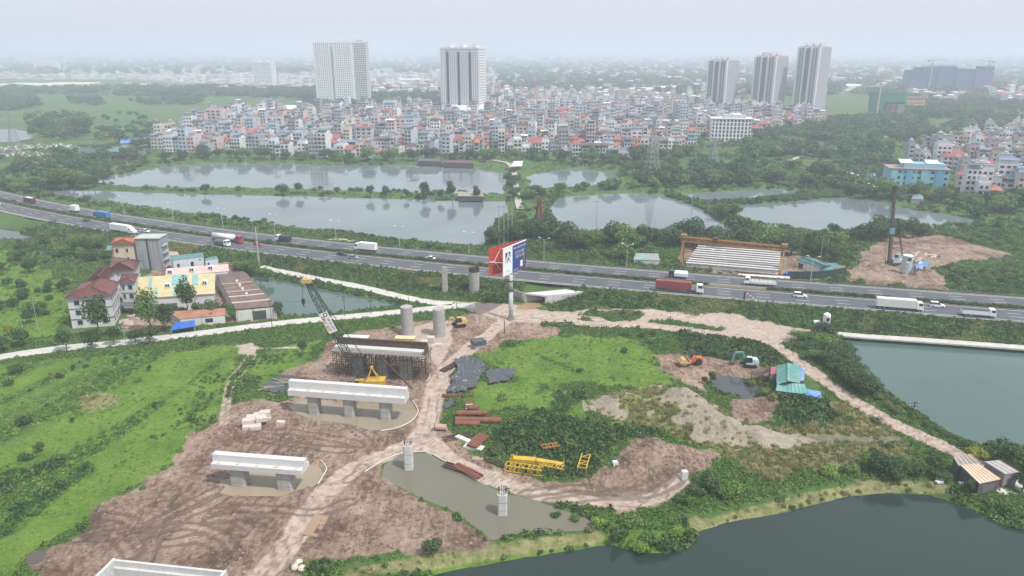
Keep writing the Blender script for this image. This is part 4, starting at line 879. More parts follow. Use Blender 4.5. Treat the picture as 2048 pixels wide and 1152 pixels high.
# far woods and scrub: (outline in pixels, trees per hectare, size range)
WOODS = [
 ([(1500,262),(1640,240),(1760,236),(1900,240),(2048,236),(2200,240),(2200,262),(2048,285),(1940,262),(1780,300),(1790,325),(1700,350),(1600,330),(1480,320)], 62, (0.8,1.35)),
 ([(1250,335),(1400,325),(1500,322),(1600,335),(1720,352),(1790,372),(1760,392),(1560,374),(1400,378),(1260,372)], 60, (0.6,1.1)),
 ([(1520,300),(1620,300),(1640,330),(1560,325)], 55, (1.0,1.5)),
 ([(590,212),(880,206),(880,216),(760,226),(600,222)], 55, (1.0,1.5)),
 ([(400,190),(640,178),(880,186),(1000,196),(1000,204),(640,204)], 24, (1.1,1.7)),
 ([(1230,225),(1420,214),(1600,218),(1600,232),(1420,232),(1240,236)], 60, (0.9,1.4)),
 ([(-100,192),(60,190),(82,212),(40,222),(-100,222)], 60, (1.0,1.6)),
 ([(140,200),(190,198),(210,208),(190,212),(145,210)], 60, (1.0,1.4)),
 ([(260,203),(300,198),(410,200),(420,210),(300,212)], 45, (0.8,1.3)),
 ([(-200,176),(100,180),(420,176),(640,186),(420,196),(100,190),(-200,190)], 24, (1.2,1.8)),
 ([(60,240),(180,240),(190,275),(120,285),(60,270)], 35, (0.9,1.5)),
 ([(180,262),(320,262),(380,285),(300,300),(180,290)], 26, (0.7,1.2)),
 ([(-100,318),(60,300),(200,305),(310,305),(250,338),(190,362),(60,378),(-100,380)], 26, (0.6,1.1)),
 ([(0,228),(300,225),(420,258),(300,262),(100,235)], 10, (0.5,1.0)),
 ([(330,290),(700,305),(1240,305),(1640,240),(1240,226),(640,234),(420,240)], 20, (0.45,0.95)),
 ([(1690,320),(1760,300),(1800,330),(1760,350)], 40, (0.6,1.1)),
 ([(1940,400),(2200,390),(2200,470),(1980,470),(1900,440)], 20, (0.5,0.9)),
 ([(1740,190),(1860,190),(2048,195),(2200,200),(2200,236),(1900,238),(1760,232)], 34, (0.9,1.5)),
 ([(1000,150),(2300,150),(2300,190),(1400,196),(1000,180)], 8, (1.4,2.2)),
 ([(-300,126),(2300,126),(2300,150),(-300,150)], 2.2, (1.8,3.0)), ([(-300,112),(2300,112),(2300,126),(-300,126)], 0.35, (3,5)),
]
PW, SW = [], []
for poly, dens, sr in WOODS:
    P = GP(poly); b = np.linalg.norm(P, axis=1); area = abs(0.5*np.sum(P[:,0]*np.roll(P[:,1],-1)-np.roll(P[:,0],-1)*P[:,1])); n = int(min(area/1e4*dens, 3500))
    bx = rng.uniform(P[:,0].min(), P[:,0].max(), n*3); by = rng.uniform(P[:,1].min(), P[:,1].max(), n*3); ins = (sd_poly(bx, by, P) > 0) & (fbm(bx, by, 60, 2, 55) > -0.12); bx, by = bx[ins][:n], by[ins][:n]
    zz_ = _samp(Z, bx, by); k_ = zz_ > -0.6; PW.append(np.stack([bx, by, zz_-0.3], 1)[k_]); SW.append(rng.uniform(*sr, len(bx))[k_])
scatter("far_woodland", np.concatenate(PW), np.concatenate(SW), PR['far'], tilt=0.05)
# ------------------------------------------------------------------ construction site
C_NEW = mat("cast_concrete", (0.52,0.52,0.51), 0.8, 0.10, 0.8, bump=0.08, streak=0.15, dirt=(0.30,0.29,0.27))
C_CAP = mat("fresh_concrete", (0.56,0.56,0.55), 0.8, 0.06, 0.8, bump=0.05, streak=0.12, dirt=(0.42,0.41,0.40))
C_COL = mat("column_concrete", (0.36,0.355,0.34), 0.85, 0.14, 0.7, bump=0.1, streak=0.35, dirt=(0.20,0.19,0.175))
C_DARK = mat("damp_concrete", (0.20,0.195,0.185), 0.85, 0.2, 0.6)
RUST = mat("rusty_steel", (0.21,0.085,0.055), 0.85, 0.25, 0.9, streak=0.2, dirt=(0.10,0.05,0.04))
RUST_D = mat("dark_rust", (0.085,0.058,0.048), 0.85, 0.3, 0.9)
RUST_O = mat("orange_rust_paint", (0.36,0.175,0.06), 0.75, 0.22, 0.5)
BLACK = mat("black_rubber", (0.02,0.02,0.021), 0.8, 0.1, 2)
BLK_STEEL = mat("black_painted_steel", (0.035,0.036,0.04), 0.6, 0.15, 2)
YEL = mat("yellow_machine_paint", (0.52,0.35,0.04), 0.6, 0.2, 0.8, spec=0.3, streak=0.3, dirt=(0.25,0.18,0.08))
YEL_D = mat("dusty_yellow_paint", (0.50,0.36,0.16), 0.8, 0.25, 1.0)
WHT = mat("white_paint", (0.74,0.75,0.75), 0.5, 0.07, 1.0)
GLASS = mat("dark_glass", (0.025,0.03,0.036), 0.12, 0.1, 1.0, spec=0.6)
WOOD = mat("weathered_timber", (0.34,0.27,0.19), 0.9, 0.25, 1.5)
TARP = mat("black_tarpaulin", (0.068,0.074,0.086), 0.38, 0.2, 0.8, spec=0.5)
TARP_BLUE = mat("blue_tarpaulin", (0.035,0.13,0.48), 0.5, 0.2, 0.8)
TEAL = mat("teal_machine_paint", (0.12,0.30,0.30), 0.55, 0.15, 0.8)
TEALW = mat("pale_teal_paint", (0.40,0.52,0.50), 0.6, 0.15, 0.8)
ORANGE = mat("orange_machine_paint", (0.50,0.13,0.06), 0.6, 0.2, 0.8)
def frame2(a, b):
    """origin midway, x axis along a->b on the ground"""
    a = Vector(a); b = Vector(b); m = (a+b)/2; return m, math.atan2(b.y-a.y, b.x-a.x), (b-a).length
def octo(w, d, c=0.28):
    x, y = w/2, d/2; k = min(x, y)*c*1.0; return [(-x+k,-y),(x-k,-y),(x,-y+k),(x,y-k),(x-k,y),(-x+k,y),(-x,y-k),(-x,-y+k)]
def column(parent, x, y, z0, h, w, d, m=C_COL, lifts=4):
    mb = MB(); hh = h/lifts
    for k in range(lifts):
        pts = octo(w, d); mb.prism([(x+p[0], y+p[1]) for p in pts], z0+k*hh+(0.0 if k == 0 else 0.04), z0+(k+1)*hh)
        if k < lifts-1: mb.prism([(x+p[0]*0.975, y+p[1]*0.975) for p in pts], z0+(k+1)*hh-0.02, z0+(k+1)*hh+0.06)
    jb = MB()
    for k in range(1, lifts): jb.prism([(x+p[0]*1.004, y+p[1]*1.004) for p in octo(w, d)], z0+k*hh-0.03, z0+k*hh+0.07)
    co = mb.build("column", m, parent); jb.build("form_joint", C_DARK, co); return co
def cap_pier(label, cols, ext, colh, w, d, ledge, stem):
    """inverted-T pier head on columns; cols are pixel feet of the first and last column, n in between"""
    (a, b, n) = cols; A = G3(*a, -0.5); B = G3(*b, -0.5); m, rz, L_ = frame2(A, B)
    t = thing("bridge_pier", label, "bridge pier", (m.x, m.y, -0.5), rz)
    for k in range(n): column(t, -L_/2+L_*k/(n-1), 0, -0.6, colh+0.6, w, d, C_COL, 3 if colh < 5 else 4)
    z = colh; x0, x1 = -L_/2-ext[0], L_/2+ext[1]
    mb = MB(); prof = [(-1.9,0.0),(1.9,0.0),(1.9,ledge),(-1.9,ledge)]
    mb.box(x0, x1, -1.9, 1.9, z, z+ledge); mb.build("bearing_ledge", C_CAP, t)
    mb = MB(); mb.loft([[(x0-0.15,-0.75,z+ledge),(x1+0.15,-0.75,z+ledge),(x1+0.15,0.75,z+ledge),(x0-0.15,0.75,z+ledge)], [(x0-0.15,-0.7,z+ledge+stem),(x1+0.15,-0.7,z+ledge+stem),(x1+0.15,0.7,z+ledge+stem),(x0-0.15,0.7,z+ledge+stem)]])
    mb.build("stem_wall", C_CAP, t)
    N_ = int((x1-x0)/3.6)
    for k in range(N_):
        xx = x0+1.4+(x1-x0-2.8)*k/(N_-1)
        mb = MB(); mb.box(xx-0.35, xx+0.35, -1.6, -1.0, z+ledge, z+ledge+0.16+0.06*(k % 2)); mb.build("bearing_pad", C_NEW, t)
    return t
cap_pier("two-columned concrete bridge pier with white inverted-T head over a shallow rain pool", ((481.5,969),(574,976.5),2), (4.9,4.4), 4.5, 3.3, 2.6, 1.1, 1.5)
cap_pier("three-columned concrete bridge pier with long white inverted-T head above a brown pool", ((630.6,826),(773,837),3), (5.8,5.4), 5.2, 2.7, 2.7, 1.5, 1.9)
def lone_column(label, px, py, top_py, w, rebar, m=C_COL, lifts=4, z0=-0.5, round_=False, crown_dark=False):
    p = G3(px, py, z0); h = top_z(p.y, top_py) - z0
    t = thing("pier_column", label, "pier column", (p.x, p.y, z0))
    if round_:
        mb = MB(); hh = (h+0.5)/lifts
        for k in range(lifts):
            mb.cyl((0,0,-0.5+k*hh), (0,0,-0.5+(k+1)*hh-0.05), w/2, w/2, 20); mb.cyl((0,0,-0.5+(k+1)*hh-0.05), (0,0,-0.5+(k+1)*hh), w/2*0.975, w/2*0.975, 20)
        sh = mb.build("shaft", m, t); jb = MB()
        for k in range(1, lifts): jb.cyl((0,0,-0.5+k*hh-0.06), (0,0,-0.5+k*hh+0.02), w/2*1.003, w/2*1.003, 20)
        jb.build("form_joint", C_DARK, sh)
    else: column(t, 0, 0, -0.5, h+0.5, w, w, m, lifts).name = "shaft"
    if rebar:
        for k in range(14):
            a = 2*math.pi*k/14; mb = MB(); r_ = w/2*0.82; mb.cyl((r_*math.cos(a), r_*math.sin(a), h-0.05), (r_*math.cos(a)*random.uniform(.9,1.1), r_*math.sin(a)*random.uniform(.9,1.1), h+rebar*random.uniform(.8,1.1)), 0.06, 0.06, 5); mb.build("rebar", RUST_D, t)
    if crown_dark:
        mb = MB(); mb.cyl((0,0,h), (0,0,h+1.3), w/2*0.96, w/2*1.0, 20, False)
        for k in range(20):
            a = 2*math.pi*k/20; mb.cyl((w/2*math.cos(a), w/2*math.sin(a), h), (w/2*math.cos(a), w/2*math.sin(a), h+1.7), 0.08, 0.08, 5)
        mb.build("rebar_cage", RUST_D, t)
    return t
lone_column("slim concrete column with short rusty rebar at the tip of the muddy pool", 818, 937, 889, 1.9, 1.0, C_NEW, 3)
lone_column("slim concrete column with dark rebar crown standing in the middle of the muddy pool", 1005, 1027, 986, 1.9, 1.3, C_NEW, 3)
lone_column("thick grey round column beside the yellow cabin, plain flat top", 815, 667, 613, 3.8, 0, C_COL, 5, 0.0, True)
lone_column("thick grey round column beside the parked excavator, ringed top", 879, 671, 617, 3.8, 0, C_COL, 5, 0.0, True)
lone_column("narrow column rising from the highway embankment", 890, 585, 533, 2.0, 0.4, C_COL, 5, 0.3, False)
lone_column("thick column with black rebar cage rising from the highway embankment", 949, 586, 543, 3.7, 0, C_COL, 5, 0.3, True, True)
# open concrete abutment box at the edge of the mud
a = G3(231, 1118, 3.0); b = G3(448, 1141, 3.0); m, rz, L_ = frame2(a, b)
t = thing("abutment_box", "open concrete trough with thick walls and an inner ledge in the mud", "abutment", (m.x, m.y, 0), rz)
for nm, bx_ in (("long_wall", (-L_/2, L_/2, -0.45, 0, -0.5, 3.0)), ("end_wall", (-L_/2-0.5, -L_/2, -9, 0.06, -0.5, 3.08)), ("end_wall", (L_/2, L_/2+0.5, -9, 0.06, -0.5, 3.08)), ("inner_ledge", (-L_/2+0.01, L_/2-0.01, -0.95, -0.45, -0.5, 1.9)), ("floor_slab", (-L_/2, L_/2, -9, -0.951, -0.5, 0.35))):
    mb = MB(); mb.box(*bx_); mb.build(nm, C_NEW if nm != "floor_slab" else C_DARK, t)

# --- pier head being cast on a scaffold
a = G3(668, 752, 0); b = G3(850, 765, 0); m, rz, L_ = frame2(a, b); D_ = 6.0; HS = 7.2
t = thing("scaffolded_pier", "half-cast pier head in dark steel forms on a dense rusty scaffold", "scaffold", (m.x, m.y, 0), rz)
for k, xx in enumerate((-L_*0.25, L_*0.02, L_*0.27)): column(t, xx, D_*0.45, -0.3, HS, 3.6, 2.6, C_COL, 4)
def lattice_poles():
    mb = MB(); nx_ = 22; ny_ = 4
    for i in range(nx_+1):
        for j in range(ny_+1):
            x = -L_/2+L_*i/nx_+random.uniform(-.1,.1); y_ = D_*j/ny_; mb.beam((x,y_,-0.2),(x+random.uniform(-.08,.08),y_,HS),0.11)
    for zz_ in (1.4, 3.0, 4.6, 6.0):
        for j in range(ny_+1): mb.beam((-L_/2-0.6,D_*j/ny_,zz_),(L_/2+0.6,D_*j/ny_,zz_+0.05),0.08)
        for i in range(0, nx_+1, 2): x = -L_/2+L_*i/nx_; mb.beam((x,-0.4,zz_+0.1),(x,D_+0.4,zz_+0.1),0.08)
    for i in range(0, nx_, 3):
        x = -L_/2+L_*i/nx_; mb.beam((x,-0.05,0.2),(x+L_/nx_*3,-0.05,HS-0.4),0.08); mb.beam((x+L_/nx_*3,D_+0.05,0.2),(x,D_+0.05,HS-0.4),0.08)
    return mb
tag(lattice_poles().build("scaffold_poles", RUST_D, t), kind="stuff")
for k in range(26):
    x = -L_/2-0.4+(L_+0.8)*k/25; mb = MB(); mb.beam((x,-1.3+random.uniform(-.4,.3),HS+0.12),(x,D_+1.2+random.uniform(-.3,.5),HS+0.12),0.2,0.22); mb.build("deck_joist", RUST if k % 3 else WOOD, t)
for k in range(5):
    z0 = HS+0.05+0.18*k; mb = MB(); mb.beam((-L_/2-3.2+random.random(),0.5+k*1.1,HS+0.32),(-L_/2+2.0,0.6+k*1.1,HS+0.32),0.25,0.18); mb.build("edge_beam", RUST, t)
mb = MB(); mb.box(-L_/2-0.3, L_/2+0.3, -0.5, D_+0.5, HS+0.24, HS+0.42); mb.build("form_deck", C_DARK, t)
for k in range(6):
    x0 = -L_/2+L_*k/6; mb = MB(); mb.box(x0+0.03, x0+L_/6-0.03, D_*0.62, D_*0.62+0.3, HS+0.42, HS+2.6)
    for q in range(5): mb.box(x0+0.2+q*L_/30, x0+0.32+q*L_/30, D_*0.62+0.3, D_*0.62+0.55, HS+0.5, HS+2.6)
    mb.box(x0+0.03, x0+L_/6-0.03, D_*0.62-0.15, D_*0.62+0.6, HS+2.6, HS+2.78); mb.build("form_panel", RUST_D, t)
mb = MB(); mb.box(-L_/2, L_/2, D_*0.30, D_*0.615, HS+0.42, HS+0.85); mb.build("cast_strip", C_CAP, t)
mb = MB(); mb.box(L_/2-0.02, L_/2+0.25, 0.6, D_*0.62, HS+0.42, HS+2.3); mb.build("end_form", RUST_D, t)
mb = MB(); mb.beam((L_*0.03,-0.6,HS),(L_*0.42,-4.5,0.0),0.28); mb.build("raking_prop", RUST_D, t)

# --- crawler crane
p = G3(724, 779, 0); Yc = p.y; tipz = top_z(Yc-2, 564); tip = Vector((*G(615, 564, tipz),)).to_3d(); tip = Vector(((615-CX)/ppm(Yc-2, tipz), Yc-2, tipz)); foot = Vector(((726-CX)/ppm(Yc, 1.8), Yc, 1.9))
t = thing("crawler_crane", "crawler crane with yellow house and long black lattice boom carrying a banner", "crane", (p.x, p.y, 0), 0)
loc = lambda v: Vector(v)-Vector((p.x, p.y, 0))
def lattice(mb, a, b, w0, w1, n, ch=0.13, br=0.07, taper=0.12):
    a = Vector(a); b = Vector(b); d = (b-a).normalized(); u = d.cross(Vector((0,1,0))).normalized(); v = d.cross(u).normalized(); P = []
    for k in range(n+1):
        f = k/n; w = w0 if f < 1-taper else w0+(w1-w0)*(f-(1-taper))/taper
        if f < taper: w = w1+(w0-w1)*f/taper
        c = a+(b-a)*f; P.append([c+u*su*w/2+v*sv*w/2 for su, sv in ((-1,-1),(1,-1),(1,1),(-1,1))])
    for k in range(n):
        for q in range(4):
            mb.beam(P[k][q], P[k+1][q], ch); mb.beam(P[k][q] if k % 2 else P[k][(q+1) % 4], P[k+1][(q+1) % 4] if k % 2 else P[k+1][q], br)
            mb.beam(P[k][q], P[k][(q+1) % 4], br)
    return u, v
mb = MB(); bu, bv = lattice(mb, loc(foot), loc(tip), 1.6, 0.8, 26, 0.14, 0.08); tag(mb.build("boom", BLK_STEEL, t), "black lattice boom")
mb = MB(); hd = loc(tip); mb.cyl(hd+Vector((-.9,-.5,0.2)), hd+Vector((-.9,.5,0.2)), 0.7, 0.7, 12); mb.cbox(hd+Vector((-0.2,0,0.3)), (2.2,1.2,1.0)); mb.build("boom_head", YEL_D, t)
mb = MB(); hk = hd+Vector((-1.5,0,-4.5)); mb.cyl(hd+Vector((-1.45,0,0)), hk, 0.05, 0.05, 5); mb.build("hoist_rope", BLK_STEEL, t)
mb = MB(); mb.cbox(hk+Vector((0,0,-0.6)), (0.7,0.5,1.3)); mb.cyl(hk+Vector((0,0,-1.2)), hk+Vector((0,0,-1.8)), 0.12, 0.12, 6); mb.cyl(hk+Vector((0,0,-1.8)), hk+Vector((0.35,0,-2.1)), 0.14, 0.08, 6); mb.build("hook_block", BLK_STEEL, t)
d_ = (loc(tip)-loc(foot)); un = d_.normalized(); side = Vector((0,-1,0)); wv = un.cross(side).normalized()
def banner_pt(f, s): return loc(foot)+d_*f + wv*s + side*1.08
f0, f1 = 0.53, 0.72; mb = MB(); q = [banner_pt(f0,-1.15), banner_pt(f0,1.15), banner_pt(f1,1.15), banner_pt(f1,-1.15)]
mb.add([*q, *[x+Vector((0,0.06,0)) for x in q]], [(0,1,2,3),(7,6,5,4),(0,4,5,1),(1,5,6,2),(2,6,7,3),(3,7,4,0)]); bn = tag(mb.build("banner", WHT, t), "white banner with red and grey lettering")
def strokes(fa, fb, sa, sb, n, m, name, gapat=None):
    """a row of narrow letter-like marks too small to read in the photograph"""
    mb = MB(); rd_ = random.Random(n)
    for k in range(n):
        if gapat and k in gapat: continue
        u0 = fa+(fb-fa)*(k+0.12)/n; u1 = fa+(fb-fa)*(k+0.85)/n; h0, h1 = sa, sb
        for (c0, c1, e0, e1) in random.Random(k*7+n).choice([((u0,u0+(u1-u0)*.4,h0,h1),(u0,u1,h1-(h1-h0)*.25,h1)), ((u0,u1,h0,h0+(h1-h0)*.25),(u1-(u1-u0)*.4,u1,h0,h1)), ((u0,u0+(u1-u0)*.35,h0,h1),(u1-(u1-u0)*.35,u1,h0,h1),(u0,u1,(h0+h1)/2-(h1-h0)*.1,(h0+h1)/2+(h1-h0)*.1))]):
            v4 = [banner_pt(c0,e0), banner_pt(c0,e1), banner_pt(c1,e1), banner_pt(c1,e0)]; v4 = [x+Vector((0,-0.02,0)) for x in v4]; mb.add(v4, [(0,1,2,3)])
    return mb.build(name, m, t)
s_ = 1 if (banner_pt(0.6,1)-banner_pt(0.6,0)).x > 0 else -1
strokes(0.695, 0.545, -0.95*s_, -0.15*s_, 12, mat("banner_red", (0.52,0.06,0.05), 0.6), "banner_lettering", (6,)); strokes(0.66, 0.545, 0.28*s_, 0.78*s_, 16, mat("banner_grey", (0.10,0.11,0.17), 0.6), "banner_small_lettering", (4,9))
mb = MB(); c = banner_pt(0.697, 0.35*s_)+Vector((0,-0.02,0))
for k in range(16):
    a0, a1 = 2*math.pi*k/16, 2*math.pi*(k+1)/16; e = lambda a, r: c+un*math.cos(a)*r+wv*math.sin(a)*r; mb.add([e(a0,.34), e(a0,.58), e(a1,.58), e(a1,.34)], [(0,1,2,3)])
mb.build("banner_emblem", mat("banner_grey", (0.10,0.11,0.17)), t)
for s in (-1, 1):
    mb = MB(); mb.M = Matrix.Translation((1.0, s*2.0, 0)); mb.loft([[(-3.0,-.45,0.25),(-3.0,.45,0.25),(-3.4,.45,0.7),(-3.4,-.45,0.7)],[(3.0,-.45,0.02),(3.0,.45,0.02),(3.4,.45,0.7),(3.4,-.45,0.7)],[(2.9,-.45,1.2),(2.9,.45,1.2),(3.0,.45,1.1),(3.0,-.45,1.1)]]); mb.box(-3.2,3.2,-.45,.45,0.05,1.15); mb.build("crawler_track", BLK_STEEL, t)
mb = MB(); mb.box(-1.5,5.2,-1.6,1.6,1.35,1.75); mb.box(1.2,5.4,-1.5,1.5,1.75,3.0); mb.box(4.6,6.2,-1.6,1.6,1.5,3.1); mb.build("house", YEL, t)
mb = MB(); mb.box(-1.3,0.9,-1.7,-0.6,1.75,3.4); mb.build("cab", YEL, t); mb = MB(); mb.box(-1.36,-0.3,-1.76,-0.54,2.3,3.25); mb.build("cab_window", GLASS, t)
mb = MB(); mb.beam((1.6,-.7,3.0),(2.9,0,6.3),0.25); mb.beam((1.6,.7,3.0),(2.9,0,6.3),0.25); mb.beam((4.8,-.7,3.0),(2.9,0,6.3),0.2); mb.beam((4.8,.7,3.0),(2.9,0,6.3),0.2); mb.cbox((2.9,0,6.3),(0.7,0.9,0.6)); mb.build("gantry_frame", YEL, t)
mb = MB(); mid = loc(foot)+d_*0.94
for s in (-.3,.3): mb.cyl((2.9,s,6.3), mid+Vector((0.6,s,0)), 0.06, 0.06, 4)
mb.build("pendant_rope", BLK_STEEL, t)

# --- excavators and roller
def excavator(label, px, py, rz, s, body, arm_m, reach=(3.6,3.4), up=0.9, cabm=None):
    q = GZ(px, py); t = thing("excavator", label, "excavator", (q.x, q.y, q.z), rz); t.scale = (s,s,s)
    for sd in (-1,1):
        mb = MB(); mb.M = Matrix.Translation((0,sd*1.1,0)); mb.loft([[(-1.5,-.3,0.0),(-1.5,.3,0.0),(-1.9,.3,0.4),(-1.9,-.3,0.4)],[(1.5,-.3,0.0),(1.5,.3,0.0),(1.9,.3,0.4),(1.9,-.3,0.4)],[(1.5,-.3,0.85),(1.5,.3,0.85),(1.6,.3,0.7),(1.6,-.3,0.7)]]); mb.box(-1.7,1.7,-.3,.3,0.05,0.85); mb.build("track", BLACK, t)
    mb = MB(); mb.box(-2.3,0.9,-1.25,1.25,0.95,1.5); mb.loft([[(-2.4,-1.25,1.5),(-0.6,-1.25,1.5),(-0.6,1.25,1.5),(-2.4,1.25,1.5)],[(-2.2,-1.15,2.2),(-0.7,-1.15,2.3),(-0.7,1.15,2.3),(-2.2,1.15,2.2)]]); mb.build("house", body, t)
    mb = MB(); mb.loft([[(-0.5,0.1,1.5),(1.2,0.1,1.5),(1.2,1.2,1.5),(-0.5,1.2,1.5)],[(-0.45,0.15,2.9),(0.8,0.15,2.9),(0.8,1.15,2.9),(-0.45,1.15,2.9)]]); mb.build("cab", cabm or GLASS, t)
    mb = MB(); mb.box(-0.5,0.85,0.1,1.2,2.9,3.0); mb.build("cab_roof", body, t)
    e = Vector((0.9+reach[0]*0.75,-0.4,1.6+2.6*up)); w = e+Vector((reach[1]*0.35,0,-2.6)); mb = MB(); mb.beam((0.8,-0.4,1.5),(1.7,-0.4,1.6+2.9*up),0.45,0.6); mb.beam((1.7,-0.4,1.6+2.9*up),e,0.4,0.5); mb.build("boom", arm_m, t)
    mb = MB(); mb.beam(e,w,0.32,0.42); mb.build("stick", arm_m, t)
    mb = MB(); mb.loft([[w+Vector((-.4,-.55,.1)),w+Vector((.35,-.55,.1)),w+Vector((.35,.55,.1)),w+Vector((-.4,.55,.1))],[w+Vector((-.7,-.55,-.9)),w+Vector((-.1,-.55,-1.0)),w+Vector((-.1,.55,-1.0)),w+Vector((-.7,.55,-.9))]]); mb.build("bucket", RUST_D, t)
    return t
excavator("teal excavator with its arm bent down beside the small grey pond", 1497, 733, R(176), 1.08, TEALW, TEAL, (3.8,1.6), 0.75)
excavator("dusty yellow excavator nose-down in the mud beside a thick round column", 918, 652, R(200), 1.1, YEL_D, YEL_D, (2.4,1.0), 0.4)
q = GZ(1382, 728); t = thing("road_roller", "orange road roller with a dusty smooth drum in the low ground", "road roller", (q.x, q.y, q.z), R(188)); t.scale = (1.25,)*3
mb = MB(); mb.cyl((1.9,-1.0,0.75),(1.9,1.0,0.75),0.75,0.75,18); mb.build("drum", YEL_D, t)
mb = MB(); mb.box(0.6,2.9,-1.2,-1.02,0.55,0.95); mb.box(0.6,2.9,1.02,1.2,0.55,0.95); mb.box(2.75,2.95,-1.2,1.2,0.55,0.95); mb.box(0.4,0.8,-1.2,1.2,0.5,1.3); mb.build("drum_frame", YEL_D, t)
for s in (-1,1):
    mb = MB(); mb.cyl((-1.4,s*0.75,0.75),(-1.4,s*1.15,0.75),0.75,0.75,14); mb.build("wheel", BLACK, t)
mb = MB(); mb.loft([[(-2.6,-.8,0.7),(0.3,-.8,0.7),(0.3,.8,0.7),(-2.6,.8,0.7)],[(-2.5,-.75,1.6),(0.3,-.75,1.75),(0.3,.75,1.75),(-2.5,.75,1.6)]]); mb.build("engine_hood", ORANGE, t)
mb = MB()
for x in (-0.7,0.35):
    for y_ in (-.75,.75): mb.beam((x,y_,1.6),(x,y_,2.9),0.1)
mb.box(-.9,.55,-.9,.9,2.9,3.0); mb.box(-.2,.25,-.3,.3,1.7,2.2); mb.build("canopy", BLK_STEEL, t)

# --- cabin, blocks, sheets, pipes and steel
q = GZ(811, 690); t = thing("site_cabin", "small yellow site cabin behind the scaffolded pier", "cabin", (q.x, q.y, q.z), R(-6))
mb = MB(); mb.box(-3,3,-1.2,1.2,0,2.5); mb.build("body", mat("faded_yellow", (0.55,0.42,0.16), 0.7, 0.15, 0.8), t); mb = MB(); mb.box(-3.1,3.1,-1.3,1.3,2.5,2.62); mb.build("roof", mat("cream_sheet", (0.62,0.53,0.33), 0.6), t)
mb = MB(); mb.box(0.3,1.4,-1.25,-1.2,0.9,1.8); mb.build("window", GLASS, t); mb = MB(); mb.box(-1.6,-0.8,-1.25,-1.2,0.05,2.0); mb.build("door", mat("door_brown", (0.2,0.13,0.07)), t)
def block(px, py, size, rz, label, group=None, z=0.0, m=C_NEW, name="concrete_block"):
    q = GZ(px, py); mb = MB(); a_, b_, c_ = size
    mb.loft([[(-a_/2,-b_/2,0),(a_/2,-b_/2,0),(a_/2,b_/2,0),(-a_/2,b_/2,0)],[(-a_/2,-b_/2,c_*.94),(a_/2,-b_/2,c_*.94),(a_/2,b_/2,c_*.94),(-a_/2,b_/2,c_*.94)],[(-a_/2+.05,-b_/2+.05,c_),(a_/2-.05,-b_/2+.05,c_),(a_/2-.05,b_/2-.05,c_),(-a_/2+.05,b_/2-.05,c_)]])
    o = mb.build(name, m, None, False, (q.x, q.y, q.z+z-0.08), rz); return tag(o, label, "block", group)
C_BLK = mat("dusty_block", (0.52,0.46,0.42), 0.9, 0.12, 1.0, bump=0.1)
for k, (px, py, z_) in enumerate([(497,857,0),(512,857,0),(500,848,0),(520,846,0),(505,842,0),(532,840,0),(497,853,1.05),(511,850,1.05),(519,841,1.05),(531,837,1.05),(505,846,1.05),(524,848,1.05)]):
    block(px, py, (2.5,1.9,1.0), R(12+4*(k % 3)), "pale concrete block in the heap on the mud beside the three-columned pier", "heap of concrete blocks", z_, C_BLK)
block(562, 849, (2.0,1.2,1.0), R(-5), "single pale concrete block lying apart from the heap on the mud", None, 0, C_BLK)
for px, py, s_ in [(849,694,(2.0,2.0,2.2)),(862,685,(2.2,2.0,2.0)),(868,694,(1.4,1.0,0.8)),(876,693,(2.0,1.2,1.0)),(856,697,(1.2,1.0,0.6)),(864,697,(1.0,1.0,0.5))]:
    block(px, py, s_, R(random.uniform(-12,12)), "pinkish white concrete cube beside the yellow cabin", "cubes beside the yellow cabin", 0, C_BLK)
block(712, 676, (8,2.6,0.5), R(-6), "flat white slab behind the scaffolded pier", None, 0.2, C_CAP, "concrete_slab")
for px, py in [(598,1128),(590,1138),(604,1140)]:
    q = GZ(px, py); mb = MB(); mb.sph((0,0,0.35), 0.8, 7, 5, 0.7); o = mb.build("boulder", C_BLK, None, False, (q.x, q.y, q.z), random.random()*3); o.scale = (1, random.uniform(.6,1.2), 1); tag(o, "white boulder at the grassy edge of the mud", "boulder", "boulders at the mud edge")
def crumpled(name, label, cat, poly, amp, m, cell=0.45, lift=0.12, group=None, seed=1):
    P = GP(poly); x0, y0 = P.min(0); x1, y1 = P.max(0); X_, Y_ = np.meshgrid(np.arange(x0, x1+cell, cell), np.arange(y0, y1+cell, cell)); sdv = sd_poly(X_, Y_, P) + fbm(X_, Y_, 3, 2, seed)*1.6
    w_ = fbm(X_, Y_, 1.6, 3, seed+3); fold = np.abs(fbm(X_+w_*3, Y_*0.6, 1.3, 3, seed+9)); H_ = _samp(Z, X_, Y_) + lift + amp*(0.9-2.2*fold) + 0.4*amp*w_
    ix = -np.ones(X_.shape, int); vs = []; fs = []
    for j in range(X_.shape[0]):
        for i in range(X_.shape[1]):
            if sdv[j,i] > -0.1: ix[j,i] = len(vs); vs.append((X_[j,i], Y_[j,i], H_[j,i]))
    for j in range(X_.shape[0]-1):
        for i in range(X_.shape[1]-1):
            q4 = (ix[j,i], ix[j,i+1], ix[j+1,i+1], ix[j+1,i])
            if min(q4) >= 0: fs.append(q4)
    me = bpy.data.meshes.new(name); me.from_pydata(vs, [], fs); me.materials.append(m); me.update(); o = link_mesh(name, me); so_ = o.modifiers.new("thick", 'SOLIDIFY'); so_.thickness = 0.03
    return tag(o, label, cat, group)
crumpled("tarpaulin", "crumpled black plastic sheeting spread beside the site track", "tarpaulin", [(908,722),(930,716),(968,726),(975,745),(962,760),(952,778),(930,788),(895,790),(900,765),(915,740)], 1.0, TARP, 0.4, 0.35, None, 3)
